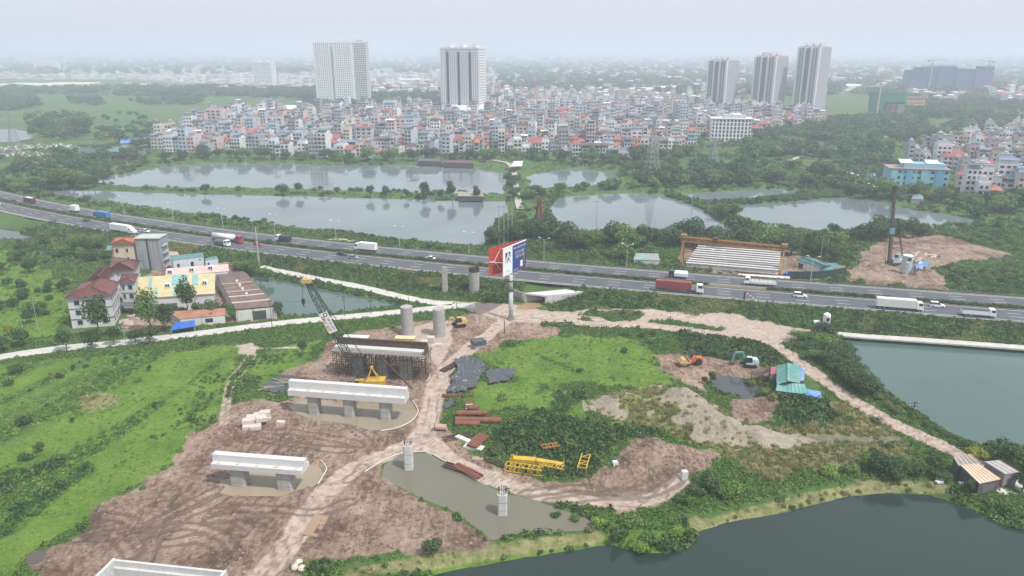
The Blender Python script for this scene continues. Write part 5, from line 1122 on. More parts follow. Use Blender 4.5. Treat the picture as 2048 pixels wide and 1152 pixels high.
crumpled("tarpaulin", "smooth tongue of black plastic sheeting running into the grass", "tarpaulin", [(975,742),(1030,740),(1036,748),(1015,765),(980,772),(972,758)], 0.7, TARP, 0.4, 0.3, None, 8)
crumpled("tarpaulin", "flat dark sheeting laid with planks behind the three-columned pier", "tarpaulin", [(515,778),(548,756),(590,752),(588,786),(545,788)], 0.35, TARP, 0.5, 0.12, None, 12)
crumpled("tarpaulin", "small black sheet on the verge of the site track", "tarpaulin", [(888,812),(902,803),(911,806),(906,816),(892,820)], 0.7, TARP, 0.35, 0.3, None, 15)
for k in range(9):
    q = GZ(528+k*7, 776-k*2.0+random.uniform(-6,6)); mb = MB(); L1 = random.uniform(3,6); a_ = random.uniform(-.6,.6); mb.beam((-L1/2*math.cos(a_),-L1/2*math.sin(a_),0.25),(L1/2*math.cos(a_),L1/2*math.sin(a_),0.3),0.25,0.12); tag(mb.build("plank", WOOD, None, False, (q.x,q.y,q.z+0.15)), "grey plank lying across the flat dark sheeting", "plank", "planks on the dark sheeting")
q = GZ(957, 694); t = thing("sheeted_stack", "boxy stack covered by a black sheet beside the site track", "stack", (q.x, q.y, q.z), R(25))
mb = MB(); mb.loft([[(-2.0,-1.7,1.2),(2.0,-1.7,1.2),(2.0,1.7,1.2),(-2.0,1.7,1.2)],[(-1.9,-1.6,2.3),(1.9,-1.6,2.4),(1.9,1.6,2.3),(-1.9,1.6,2.45)]]); mb.build("sheet", TARP, t); mb = MB(); mb.box(-1.8,1.8,-1.5,1.5,-0.2,1.2); mb.build("crates", mat("grey_crate", (0.3,0.29,0.27)), t)
def pipe(px0, py0, px1, py1, r, z, label, group=None, m=RUST, r1=None, nm="steel_pipe"):
    a = GZ(px0, py0); b = GZ(px1, py1); mid = (a+b)/2; zz_ = max(a.z,b.z)+z; t = thing(nm, label, "pipe", (mid.x, mid.y, zz_), 0, group); a_ = a-mid; b_ = b-mid; a_.z = b_.z = r
    mb = MB(); mb.cyl(a_, b_, r, r1 or r, 14, False); mb.cyl(a_, b_, r*0.9, (r1 or r)*0.9, 14, False); mb.build("shell", m, t)
    d = (b_-a_).normalized(); mb = MB(); n_ = 14; u = d.orthogonal().normalized(); w = d.cross(u); vs = []
    for k in range(n_): e = u*math.cos(2*math.pi*k/n_)+w*math.sin(2*math.pi*k/n_); vs += [a_+e*r*0.9, a_+e*r*1.12, a_+e*r*1.12+d*0.15]
    mb.add(vs, [(3*k,3*k+1,(3*k+4) % (3*n_),(3*k+3) % (3*n_)) for k in range(n_)]+[(3*k+1,3*k+2,(3*k+5) % (3*n_),(3*k+4) % (3*n_)) for k in range(n_)]); mb.build("flange", RUST_D, t)
pipe(910,845,1003,846,0.75,0.0,"longest rusty pile casing, lying at the bottom of the pipe stack"); pipe(912,838,975,838,0.62,1.0,"rusty pile casing lying on top of the pipe stack")
pipe(910,851,960,852,0.6,0.0,"rusty pile casing half hidden in weeds below the pipe stack"); pipe(938,830,960,832,0.6,0.0,"short rusty casing stub north of the pipe stack"); pipe(938,820,957,822,0.65,0.0,"orange rusty casing stub beside the red crates"); pipe(870,860,894,861,0.75,0.0,"pale short pipe lying at the edge of the site track", None, mat("dusty_pipe", (0.42,0.30,0.23), 0.9))
q = GZ(938, 816); t = thing("steel_rack", "small red and white steel rack beside the rusty pipes", "rack", (q.x, q.y, q.z), R(10))
for k in range(4):
    mb = MB(); mb.box(-1.0,1.0,-0.6+k*0.35,-0.45+k*0.35,0.1+k*0.35,0.3+k*0.35); mb.build("bar", mat("red_lead", (0.42,0.09,0.06)) if k % 2 else WHT, t)
mb = MB()
for x in (-1,1):
    for y_ in (-.7,.7): mb.beam((x,y_,-.1),(x,y_,1.7),0.12)
mb.build("frame", RUST, t)
def beams(px, py, rz, n, L_, sp, label, m, w=0.32, nm="steel_beam", group=None, z=0.1):
    q = GZ(px, py)
    for k in range(n):
        mb = MB(); h = w; yy = (k-(n-1)/2)*sp
        mb.box(-L_/2,L_/2,yy-w/2,yy+w/2,0,0.05); mb.box(-L_/2,L_/2,yy-w/2,yy+w/2,h-.05,h); mb.box(-L_/2,L_/2,yy-.04,yy+.04,0.05,h-.05)
        tag(mb.build(nm, m, None, False, (q.x,q.y,q.z+z), rz+R(random.uniform(-2,2))), label, "beam", group or label)
beams(956, 888, R(62), 5, 6.0, 0.55, "rusty red steel beam in the bundle laid over white blocks", RUST, 0.4, z=0.7)
block(931, 882, (5.5,1.3,0.6), R(-38), "long white concrete plank under the rusty beams", None, 0, C_CAP); block(948, 896, (4.5,2.0,0.6), R(-20), "wide white slab under the rusty beams", None, 0, C_CAP)
beams(915, 875, R(28), 4, 7.0, 0.7, "dark steel joist in the heap beside the site track", RUST_D, 0.3)
beams(935, 945, R(-42), 4, 7.5, 0.55, "rusty steel section on the rim of the muddy pool", RUST, 0.35, z=0.3); beams(912, 938, R(-30), 3, 6.0, 0.8, "brown steel section propped over the muddy pool edge", RUST_D, 0.3, z=0.3)
beams(1000, 930, R(-35), 3, 8.0, 0.6, "thin rusty rail lying along the muddy track", RUST_D, 0.25)
beams(900, 735, R(55), 4, 7, 0.6, "rusty joist beside the black sheeting", RUST_D, 0.3); beams(985, 912, R(25), 1, 6.0, 1, "grey steel joist lying alone beside the yellow box girder", RUST_D, 0.3)
beams(915, 792, R(3), 3, 8.0, 0.5, "rusty joist along the lower edge of the black sheeting", RUST, 0.3)
block(955, 917, (2.4,1.3,0.15), R(-5), "tan plywood board on the muddy track", None, 0.05, WOOD, "plywood_board")
# white hose along the pools
def hose(pts, label, r=0.12):
    P = catmull([(*GZ(a, b),) for a, b in pts], 6); mb = MB()
    for i in range(len(P)-1): mb.cyl((P[i][0],P[i][1],max(P[i][2],-0.4)+0.22), (P[i+1][0],P[i+1][1],max(P[i+1][2],-0.4)+0.22), r, r, 5)
    tag(mb.build("hose", mat("pale_hose", (0.60,0.60,0.50), 0.6)), label, "hose")
hose([(826,803),(836,822),(830,836),(815,848),(790,858),(762,863)], "pale hose curving round the pool under the three-columned pier"); hose([(642,922),(653,938),(645,955),(636,970)], "pale hose bent beside the two-columned pier")
hose([(730,945),(762,925),(800,908),(830,905),(852,904)], "pale hose along the track edge of the muddy pool"); hose([(864,908),(882,920),(905,930),(940,948)], "pale hose on the far rim of the muddy pool"); hose([(848,738),(860,752),(852,765)], "pale hose at the foot of the scaffold")
# --- yellow gantry parts in the weeds
q = GZ(1075, 935); t = thing("box_girder", "bright yellow hollow box girder lying in the weeds", "girder", (q.x, q.y, q.z+0.1), R(-9)); t.scale = (0.8,0.8,0.8)
mb = MB(); mb.loft([[(-6.5,-.9,1.0),(-6.5,.9,1.0),(-6.5,.9,2.4),(-6.5,-.9,2.4)],[(-0.5,-1.0,0.9),(-0.5,1.0,0.9),(-0.5,1.0,2.5),(-0.5,-1.0,2.5)]]); mb.loft([[(-0.4,-.85,1.0),(-0.4,.85,1.0),(-0.4,.85,2.35),(-0.4,-.85,2.35)],[(7.0,-.55,1.0),(7.0,.55,1.0),(7.0,.55,1.8),(7.0,-.55,1.8)]]); mb.build("girder_body", YEL, t)
mb = MB(); mb.box(-7.4,-6.5,-1.0,-.8,0.6,2.6); mb.box(-7.4,-6.5,.8,1.0,0.6,2.6); mb.box(-6.6,-6.4,-1.0,1.0,0.6,2.7); mb.box(6.9,7.1,-.8,.8,0.6,2.1); mb.build("end_plate", YEL, t)
def truss(px0, py0, px1, py1, label, w=1.5, m=YEL, n=8, z=0.3):
    a = GZ(px0, py0); b = GZ(px1, py1); mid = (a+b)/2; t = thing("steel_truss", label, "truss", (mid.x, mid.y, mid.z+z)); mb = MB(); d = (b-a); d.z = 0; u = Vector((-d.y,d.x,0)).normalized(); P = []
    for k in range(n+1):
        c = a-mid+d*k/n; c.z = 0; P.append([c-u*w/2, c+u*w/2, c+u*w/2+Vector((0,0,w*.8)), c-u*w/2+Vector((0,0,w*.8))])
    for q_ in range(4): mb.beam(P[0][q_], P[-1][q_], 0.2)
    mb.build("chord", m, t); mb = MB()
    for k in range(n):
        for q_ in range(4): mb.beam(P[k][q_], P[k+1][(q_+1) % 4] if k % 2 else P[k+1][q_], 0.12); mb.beam(P[k][q_], P[k][(q_+1) % 4], 0.14)
    mb.build("lacing", m, t)
truss(1012, 940, 1085, 951, "yellow lattice truss lying beside the box girder", 1.6); truss(1080, 938, 1130, 948, "yellow lattice truss sunk in the weeds beneath the box girder", 1.4)
truss(1163, 950, 1172, 922, "upright-ended yellow lattice piece at the edge of the spoil heap", 1.8, YEL, 4, 0.3); truss(1085, 905, 1118, 900, "rust-orange lattice piece half buried in the weeds", 1.5, RUST_O, 5)
block(1230, 930, (1.2,1.0,1.0), 0.3, "white block on the rim of the spoil heap", None, 0, C_CAP); block(1368, 958, (1.3,1.0,2.0), 0.2, "upright white concrete stump at the end of the muddy track", None, 0, C_CAP)
# --- embankment culvert
cz = 3.2; P4 = [G3(1048,586,cz), G3(1090,591,cz), G3(1168,583.5,cz), G3(1132,578.5,cz)]
t = thing("box_culvert", "concrete box underpass mouth with white deck in the highway embankment", "underpass", (P4[0].x, P4[0].y, 0)); lc = [p_-Vector((P4[0].x,P4[0].y,0)) for p_ in P4]
mb = MB(); mb.sheet(lc, 0.55); mb.build("deck", C_CAP, t)
def wall(mb, a, b, z0, z1, th):
    a = Vector((a.x,a.y,0)); b = Vector((b.x,b.y,0)); n_ = Vector((-(b-a).y,(b-a).x,0)).normalized()*th/2
    mb.prism([a-n_, b-n_, b+n_, a+n_], z0, z1)
for a, b in ((lc[0], lc[3]), (lc[1], lc[2])): mb = MB(); wall(mb, a, b, -0.6, cz-0.56, 0.5); mb.build("side_wall", C_COL, t)
mb = MB(); wall(mb, lc[0]+Vector((-0.3,0,0)), lc[0]+Vector((-4.5,5,0)), -0.5, cz+0.05, 0.45); mb.build("wing_wall", C_COL, t); mb = MB(); wall(mb, lc[1]+Vector((0.3,0,0)), lc[1]+Vector((6.0,1.4,0)), -0.5, cz+0.1, 0.45); mb.build("wing_wall", C_NEW, t)
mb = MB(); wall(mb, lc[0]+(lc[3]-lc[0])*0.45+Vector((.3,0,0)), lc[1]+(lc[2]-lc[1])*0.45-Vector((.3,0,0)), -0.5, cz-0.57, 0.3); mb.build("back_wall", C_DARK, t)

# --- billboard
base = GZ(1021.8, 638.5); TZ = 24.3; BZ = TZ-9.2
a = G3(1005.3, 499.2, TZ); b = G3(1051.8, 480.3, TZ); c_ = G3(977.3, 497.1, TZ); d2 = G3(1047.5, 478.5, TZ)
t = thing("billboard", "tall two-sided advertising billboard with blue and white face on a grey pole", "billboard", (base.x, base.y, base.z)); lo_ = lambda v, z: Vector((v.x-base.x, v.y-base.y, z-base.z))
BL = mat("billboard_blue", (0.022,0.055,0.25), 0.45, 0.08, 0.5); BW = mat("billboard_white", (0.76,0.78,0.80), 0.45, 0.04, 0.5); RED_S = mat("red_lead_steel", (0.50,0.065,0.04), 0.6, 0.15, 0.8)
def onp(A, B, u, v, o=0.0):            # point on a panel: u along, v up, o out of the face
    n_ = Vector(((B-A).y, -(B-A).x, 0)).normalized(); return lo_(A+(B-A)*u, BZ+(TZ-BZ)*v) + n_*o
def rect(mb, A, B, u0, u1, v0, v1, o): mb.add([onp(A,B,u0,v0,o), onp(A,B,u1,v0,o), onp(A,B,u1,v1,o), onp(A,B,u0,v1,o)], [(0,1,2,3)])
def slab(A, B, u0, u1, v0, v1, o, th): 
    mb = MB(); f_ = [onp(A,B,u0,v0,o), onp(A,B,u1,v0,o), onp(A,B,u1,v1,o), onp(A,B,u0,v1,o)]; k_ = [onp(A,B,u0,v0,o-th), onp(A,B,u1,v0,o-th), onp(A,B,u1,v1,o-th), onp(A,B,u0,v1,o-th)]
    mb.add(f_+k_, [(0,1,2,3),(7,6,5,4),(0,4,5,1),(1,5,6,2),(2,6,7,3),(3,7,4,0)]); return mb
fp = slab(a, b, 0, 0.40, 0, 1, 0.1, 0.1).build("white_panel", BW, t); fb = slab(a, b, 0.40, 1.0, 0, 1, 0.1, 0.1).build("blue_panel", BL, t)
slab(a, b, 0, 1.0, 1.0, 1.025, 0.2, 0.4).build("panel_trim", BW, t)
mb = MB(); rect(mb, a, b, 0.10, 0.31, 0.54, 0.83, 0.13); mb.build("logo_square", mat("logo_navy", (0.012,0.022,0.085), 0.5), fp)
mb = MB(); O = 0.15
for q4 in ([(0.10,0.54),(0.135,0.54),(0.215,0.76),(0.195,0.80)], [(0.19,0.80),(0.215,0.84),(0.31,0.56),(0.275,0.54)], [(0.165,0.57),(0.20,0.57),(0.225,0.68),(0.205,0.71)]): mb.add([onp(a,b,u,v,O) for u,v in q4], [(0,1,2,3)])
mb.build("logo_chevron", BW, fp)
def letter_row(A, B, u0, u1, v, h, n, m, par, gap=(), o=0.14, slope=0.0):
    mb = MB()
    for k in range(n):
        if k in gap: continue
        x0 = u0+(u1-u0)*(k+.1)/n; x1 = u0+(u1-u0)*(k+.85)/n; w = (x1-x0)*.34
        for r in random.Random(k*3+n).choice([((x0,x0+w,v,v+h),(x0,x1,v+h*.75,v+h)), ((x0,x0+w,v,v+h),(x0,x1,v,v+h*.25),(x0,x1,v+h*.75,v+h)), ((x0,x0+w,v,v+h),(x1-w,x1,v,v+h),(x0,x1,v+h*.4,v+h*.6)), ((x0,x1,v,v+h*.25),(x1-w,x1,v,v+h))]): rect(mb, A, B, r[0], r[1], r[2], r[3], o)
    mb.build("lettering", m, par)
NAVY = mat("lettering_navy", (0.05,0.07,0.16)); PALE = mat("lettering_pale", (0.62,0.60,0.42)); WL = mat("lettering_white", (0.74,0.76,0.8))
letter_row(a, b, 0.08, 0.34, 0.46, 0.05, 11, NAVY, fp, (6,)); letter_row(a, b, 0.12, 0.28, 0.12, 0.025, 12, NAVY, fp)
letter_row(a, b, 0.45, 0.97, 0.84, 0.07, 26, WL, fb, (4,7,15,19)); letter_row(a, b, 0.52, 0.92, 0.64, 0.10, 15, PALE, fb, (4,8)); letter_row(a, b, 0.52, 0.92, 0.49, 0.10, 14, PALE, fb, (5,9)); letter_row(a, b, 0.44, 0.64, 0.055, 0.035, 16, WL, fb)
mb = MB(); rect(mb, a, b, 0.74, 0.84, 0.10, 0.33, 0.14); mb.build("picture_card", BW, fb)
mb = MB(); rect(mb, a, b, 0.83, 0.94, 0.06, 0.46, 0.135); mb.add([onp(a,b,u,v,0.137) for u,v in ((0.84,0.46),(0.94,0.46),(0.93,0.56),(0.87,0.54))], [(0,1,2,3)]); rect(mb, a, b, 0.67, 0.74, 0.09, 0.19, 0.135); mb.build("picture_statue", mat("picture_brown", (0.13,0.085,0.08)), fb)
slab(d2, c_, 0, 1, 0, 1, 0.1, 0.1).build("back_panel", RED_S, t)
mb = MB()
for k in range(9):
    f = k/8; mb.beam(lo_(a+(b-a)*f, TZ-0.2), lo_(c_+(d2-c_)*f, TZ-0.2), 0.16); mb.beam(lo_(a+(b-a)*f, BZ+0.2), lo_(c_+(d2-c_)*f, BZ+0.2), 0.16)
    for A_, B_ in ((a,b),(c_,d2)): q_ = A_+(B_-A_)*f; mb.beam(lo_(q_, BZ), lo_(q_, TZ), 0.14)
    if k < 8: mb.beam(lo_(a+(b-a)*f, TZ-0.2), lo_(c_+(d2-c_)*(f+0.125), TZ-0.2), 0.12)
for A_, B_ in ((a,b),(c_,d2)):
    for zz_ in (BZ, (BZ+TZ)/2, TZ-0.1): mb.beam(lo_(A_, zz_), lo_(B_, zz_), 0.18)
mb.build("space_frame", RED_S, t)
mb = MB(); cc = lo_(c_, 0); 
for u_, v_ in ((0.0,0.5),(0.32,0.08),(0.32,0.92)): mb.beam(onp(c_,d2,0.14,0.5,0.25), onp(c_,d2,u_,v_,0.25), 0.16)
mb.beam(lo_(c_, (BZ+TZ)/2), lo_(a, (BZ+TZ)/2+0.2), 0.16); mb.build("white_brace", BW, t)
mb = MB(); hp = BZ-base.z+0.15; mb.cyl((0,0,-0.3),(0,0,hp*0.62),0.72,0.72,18); mb.cyl((0,0,hp*0.62),(0,0,hp),0.66,0.62,18); mb.build("pole", mat("pole_grey", (0.42,0.44,0.46), 0.5, 0.08, 0.5), t, True)
mb = MB(); mb.cyl((0,0,-0.2),(0,0,0.5),1.5,1.3,12); mb.cyl((0,0,0.5),(0,0,1.0),0.95,0.85,12); mb.build("footing", C_DARK, t)
mb.box(-4.2,4.2,-0.3,0.3,hp-0.1,hp+0.35) if False else None
for zz_ in (hp*0.66, hp*0.86): mb = MB(); mb.cyl((0,0,zz_),(0,0,zz_+0.28),0.84,0.84,18); mb.build("flange_ring", BLK_STEEL, t)
# ------------------------------------------------------------------ vehicles
def carpaint(name, c): return mat(name, c, 0.3, 0.05, 1.0, spec=0.5)
PW = carpaint("car_white", (0.78,0.79,0.80)); PB = carpaint("car_black", (0.03,0.032,0.036)); PG = carpaint("car_silver", (0.30,0.31,0.32)); PRD = carpaint("car_red", (0.42,0.035,0.035)); PBLU = carpaint("truck_blue", (0.045,0.19,0.42)); PDB = carpaint("truck_navy", (0.035,0.06,0.10)); PGR = carpaint("truck_grey", (0.10,0.11,0.12)); PMAR = carpaint("truck_maroon", (0.12,0.03,0.03))
LAMP = mat("lamp_glass", (0.6,0.6,0.55), 0.2, 0.05, 1); TAIL = mat("tail_red", (0.4,0.02,0.02), 0.3, 0.05, 1); CHASSIS = mat("chassis", (0.035,0.035,0.037), 0.7)
def wheels(t, xs_, half, r, w=0.28):
    for x in xs_:
        for s in (-1,1):
            mb = MB(); mb.cyl((x,s*(half-w),r),(x,s*half,r),r,r,12); wh = mb.build("wheel", BLACK, t)
            mb = MB(); mb.cyl((x,s*half,r),(x,s*(half+0.015),r),r*0.55,r*0.5,8); mb.build("rim", steel, wh)
def make_car(paint, suv=False):
    t = thing("car", "x", "car"); L_, w, h = (4.7,1.85,1.0) if suv else (4.6,1.78,0.86); b = 0.3; roof = 1.72 if suv else 1.44
    mb = MB(); x0, x1 = -L_/2, L_/2
    mb.loft([[(x0,-w/2+.12,b),(x0,w/2-.12,b),(x0+.05,w/2-.15,h-.06),(x0+.05,-w/2+.15,h-.06)],[(x0+.5,-w/2,b-.05),(x0+.5,w/2,b-.05),(x0+.45,w/2-.03,h),(x0+.45,-w/2+.03,h)],[(x1-1.2,-w/2,b-.05),(x1-1.2,w/2,b-.05),(x1-1.3,w/2-.04,h-.02),(x1-1.3,-w/2+.04,h-.02)],[(x1-.1,-w/2+.15,b),(x1-.1,w/2-.15,b),(x1-.15,w/2-.25,h-.22),(x1-.15,-w/2+.25,h-.22)]]); mb.build("body", paint, t)
    c0, c1 = (x0+.12, x1-1.35) if suv else (x0+.55, x1-1.25)
    mb = MB(); mb.loft([[(c0,-w/2+.06,h-.02),(c1,-w/2+.06,h-.02),(c1,w/2-.06,h-.02),(c0,w/2-.06,h-.02)],[(c0+(.2 if suv else .55),-w/2+.22,roof-.05),(c1-.85,-w/2+.22,roof-.05),(c1-.85,w/2-.22,roof-.05),(c0+(.2 if suv else .55),w/2-.22,roof-.05)]]); mb.build("window_band", GLASS, t)
    mb = MB(); mb.box(c0+(.15 if suv else .5), c1-.8, -w/2+.2, w/2-.2, roof-.05, roof+.02); mb.build("roof", paint, t)
    for s in (-1,1):
        mb = MB(); mb.box(x1-.25,x1-.11,s*(w/2-.35)-.16,s*(w/2-.35)+.16,h-.42,h-.25); mb.build("headlight", LAMP, t); mb = MB(); mb.box(x0-.01,x0+.06,s*(w/2-.3)-.13,s*(w/2-.3)+.13,h-.35,h-.15); mb.build("tail_light", TAIL, t)
    wheels(t, (x0+.85, x1-.9), w/2, 0.33, 0.22); return t
def cab(t, x0, x1, w, z0, z1, paint, slope=0.25):
    mb = MB(); mb.loft([[(x0,-w/2,z0),(x1,-w/2,z0),(x1,w/2,z0),(x0,w/2,z0)],[(x0,-w/2,z0+(z1-z0)*.5),(x1+.05,-w/2,z0+(z1-z0)*.5),(x1+.05,w/2,z0+(z1-z0)*.5),(x0,w/2,z0+(z1-z0)*.5)],[(x0,-w/2+.05,z1),(x1-slope,-w/2+.1,z1),(x1-slope,w/2-.1,z1),(x0,w/2-.05,z1)]]); c = mb.build("cab", paint, t)
    mb = MB(); zm = z0+(z1-z0)*.52; zt = z1-(z1-z0)*.12; sl = slope*.8
    mb.add([(x1+.07,-w/2+.12,zm),(x1+.07,w/2-.12,zm),(x1-sl+.03,w/2-.2,zt),(x1-sl+.03,-w/2+.2,zt)], [(0,1,2,3)])
    for s in (-1,1): mb.add([(x0+.5,s*(w/2+.012),zm),(x1-.15,s*(w/2+.012),zm),(x1-.3,s*(w/2-.02),zt),(x0+.5,s*(w/2-.02),zt)], [(0,1,2,3) if s < 0 else (3,2,1,0)])
    mb.build("windscreen", GLASS, c)
    for s in (-1,1): mb = MB(); mb.box(x1+.01,x1+.09,s*(w/2-.35)-.2,s*(w/2-.35)+.2,z0+.1,z0+.32); mb.build("headlight", LAMP, c)
    mb = MB(); mb.box(x1-.1,x1+.12,-w/2,w/2,z0-.35,z0-.02); mb.build("bumper", paint, c)
def ribs(mb, x0, x1, w, z0, z1, n, d=0.05):
    for k in range(n):
        x = x0+(x1-x0)*(k+.5)/n
        for s in (-1,1): mb.box(x-.05,x+.05,s*(w/2)-(d if s < 0 else 0),s*(w/2)+(d if s > 0 else 0),z0,z1)
def make_truck(kind, paint, boxm, L_=9.0):
    t = thing("truck", "x", "truck"); w = 2.45
    if kind in ('semi', 'usemi', 'tanker'):
        L_ = 16.5; x0 = -L_/2; bl = 12.4; z0 = 1.25
        mb = MB(); mb.box(x0,x0+bl,-.5,.5,0.85,1.2); mb.box(x0+bl-1.5,L_/2-.6,-.45,.45,0.6,0.95); mb.build("chassis", CHASSIS, t)
        if kind == 'tanker':
            mb = MB(); mb.cyl((x0+.3,0,2.5),(x0+bl,0,2.5),1.25,1.25,20); mb.cyl((x0,0,2.5),(x0+.3,0,2.5),0.8,1.25,20); mb.build("tank", boxm, t, True); mb = MB()
            for k in range(4): mb.cyl((x0+1.8+k*2.8,0,3.65),(x0+1.8+k*2.8,0,3.95),0.35,0.35,10)
            mb.build("hatch", steel, t)
        else:
            mb = MB(); mb.box(x0,x0+bl,-w/2,w/2,z0,z0+2.75); ribs(mb,x0+.1,x0+bl-.1,w,z0+.12,z0+2.6,26 if kind == 'semi' else 14,0.04 if kind == 'semi' else 0.015)
            mb.build("container", boxm, t)
        x1 = L_/2
        if kind == 'usemi':
            mb = MB(); mb.loft([[(x1-4.0,-1.15,0.9),(x1,-1.0,0.9),(x1,1.0,0.9),(x1-4.0,1.15,0.9)],[(x1-4.0,-1.2,2.1),(x1+.05,-.9,1.9),(x1+.05,.9,1.9),(x1-4.0,1.2,2.1)],[(x1-4.0,-1.2,2.15),(x1-1.5,-1.15,2.15),(x1-1.5,1.15,2.15),(x1-4.0,1.2,2.15)],[(x1-4.0,-1.1,3.7),(x1-2.6,-1.0,3.5),(x1-2.6,1.0,3.5),(x1-4.0,1.1,3.7)]]); c = mb.build("cab", paint, t)
            mb = MB(); mb.add([(x1-1.62,-.95,2.25),(x1-1.62,.95,2.25),(x1-2.2,.9,3.0),(x1-2.2,-.9,3.0)],[(0,1,2,3)])
            for s in (-1,1): mb.add([(x1-3.0,s*1.2,2.3),(x1-2.0,s*1.19,2.3),(x1-2.4,s*1.13,2.9),(x1-3.0,s*1.13,2.9)],[(0,1,2,3)])
            mb.build("windscreen", GLASS, c)
        else: cab(t, x1-2.3, x1, 2.4, 0.95, 3.5, paint, 0.35)
        wheels(t, (x0+1.2, x0+2.4, x0+3.6, x1-4.3, x1-0.9), w/2-.02, 0.5, 0.3); return t
    x0, x1 = -L_/2, L_/2; mb = MB(); mb.box(x0+.1,x1-.4,-.45,.45,0.6,0.95); mb.build("chassis", CHASSIS, t); cl = 1.9; bx = x1-cl-.15; hh = {'box': 2.7, 'flat': 0.75, 'dump': 1.15, 'cargo': 2.1, 'bus': 2.6}[kind]
    if kind == 'bus':
        mb = MB(); mb.loft([[(x0,-1.22,0.45),(x1,-1.22,0.45),(x1,1.22,0.45),(x0,1.22,0.45)],[(x0,-1.22,2.2),(x1,-1.22,2.2),(x1,1.22,2.2),(x0,1.22,2.2)],[(x0+.1,-1.1,3.1),(x1-.3,-1.1,3.1),(x1-.3,1.1,3.1),(x0+.1,1.1,3.1)]]); mb.build("body", paint, t)
        mb = MB()
        for s in (-1,1): mb.box(x0+.3,x1-.2,s*1.235-.012,s*1.235+.012,1.5,2.3)
        mb.build("window_band", GLASS, t); mb = MB(); mb.box(x0+1,x1-1.5,-.9,.9,3.1,3.25); mb.build("roof_unit", boxm, t)
    else:
        z0 = 1.05; zb = z0+hh
        if kind == 'box':
            mb = MB(); mb.box(x0,bx,-w/2,w/2,z0,zb); ribs(mb,x0+.2,bx-.2,w,z0+.1,zb-.15,int((bx-x0)/0.55),0.03); mb.build("cargo_box", boxm, t)
        else:
            mb = MB(); mb.box(x0,bx,-w/2,w/2,z0-.15,z0); th = 0.08
            for s in (-1,1): mb.box(x0,bx,s*(w/2)-th/2,s*(w/2)+th/2,z0,z0+min(hh,1.15))
            mb.box(x0,x0+th,-w/2,w/2,z0,z0+min(hh,1.15)); mb.box(bx-th,bx,-w/2,w/2,z0,z0+min(hh,1.3)); ribs(mb,x0+.1,bx-.1,w,z0+.05,z0+min(hh,1.1),int((bx-x0)/.8),0.06); mb.build("cargo_bed", boxm if kind != 'dump' else WHT, t)
            if kind == 'flat':
                mb = MB()
                for k in range(7): x = x0+.1+(bx-x0-.2)*k/6; mb.beam((x,-w/2,z0+.7),(x,-w/2,z0+1.6),.07); mb.beam((x,w/2,z0+.7),(x,w/2,z0+1.6),.07); mb.beam((x,-w/2,z0+1.6),(x,w/2,z0+1.6),.06)
                for s in (-1,1): mb.beam((x0,s*w/2,z0+1.6),(bx,s*w/2,z0+1.6),.07); mb.beam((x0,s*w/2,z0+1.2),(bx,s*w/2,z0+1.2),.06)
                mb.build("stake_rails", CHASSIS, t)
            if kind in ('dump','cargo'):
                mb = MB(); mb.loft([[(x0+.05,-w/2+.05,z0+1.1),(bx-.05,-w/2+.05,z0+1.1),(bx-.05,w/2-.05,z0+1.1),(x0+.05,w/2-.05,z0+1.1)],[(x0+.2,-.5,z0+hh*0.35+1.1),(bx-.2,-.5,z0+hh*0.35+1.1),(bx-.2,.5,z0+hh*0.35+1.1),(x0+.2,.5,z0+hh*0.35+1.1)]]); mb.build("tarpaulin_cover", PDB if kind == 'dump' else boxm, t)
        cab(t, x1-cl, x1, 2.3, 0.85, 2.95 if hh < 2.6 else 3.15, paint, 0.3)
    wheels(t, ((x0+1.1,x0+2.3,x1-1.1) if L_ > 8 else (x0+1.3,x1-1.1)), w/2-.03, 0.46, 0.28); return t
def on_road(t, px, py, rev, label, cat=None, name=None):
    x, off = hwy_x_at(px, py); p = hwy_pt(x, off); t.location = (p[0], p[1], RZ+0.013); t.rotation_euler.z = math.atan(float(hwy_s(x)))+(math.pi if rev else 0); t['label'] = label
    if cat: t['category'] = cat
    if name: t.name = name
    return t
CONT = mat("container_red", (0.26,0.06,0.055), 0.6, 0.15, 0.5, streak=0.15, dirt=(0.16,0.05,0.045))
on_road(make_truck('semi', PW, CONT), 1358, 584, False, "articulated lorry with long dark red container and white cab", None, "articulated_lorry")
on_road(make_truck('usemi', PW, PW), 248, 466, False, "white long-nosed articulated lorry passing behind the orange-roofed house", None, "articulated_lorry")
on_road(make_truck('tanker', PRD, PW), 455, 484, False, "tanker lorry with white tank and bright red cab", None, "tanker_lorry")
on_road(make_truck('cargo', PW, PGR, 7.5), 445, 492, False, "grey tipper truck with white cab beside the red tanker")
on_road(make_truck('box', PW, mat("ribbed_white", (0.66,0.67,0.66), 0.5, 0.05, 0.6), 14.0), 1797, 619, False, "large white box lorry with ribbed sides ahead of a white car", None, "box_lorry")
on_road(make_truck('dump', PW, WHT, 9.6), 1955, 633, False, "white tipper truck with dark blue cover behind the second white car")
on_road(make_car(PB), 174, 443, False, "black car on the highway behind the white long-nosed lorry"); on_road(make_car(PW), 292, 464, False, "white car ahead of the white long-nosed lorry")
on_road(make_car(PRD), 516, 491, False, "dark red car ahead of the tanker lorry"); on_road(make_car(PB), 684, 510, False, "black car just behind a silver car on the highway"); on_road(make_car(PG), 707, 517, False, "silver car just ahead of a black car on the highway")
on_road(make_car(PW, True), 1600, 594, False, "white off-roader between the red container lorry and the white box lorry"); on_road(make_car(PW, True), 1874, 613.5, False, "white off-roader between the white box lorry and the tipper truck")
on_road(make_car(PW), -4, 409, False, "white car at the far bend of the highway")
on_road(make_car(PB), 27, 404, True, "black car behind the maroon bus on the pond-side lanes"); on_road(make_truck('bus', PMAR, WHT, 8.5), 60, 406, True, "maroon bus on the pond-side lanes", "bus", "bus")
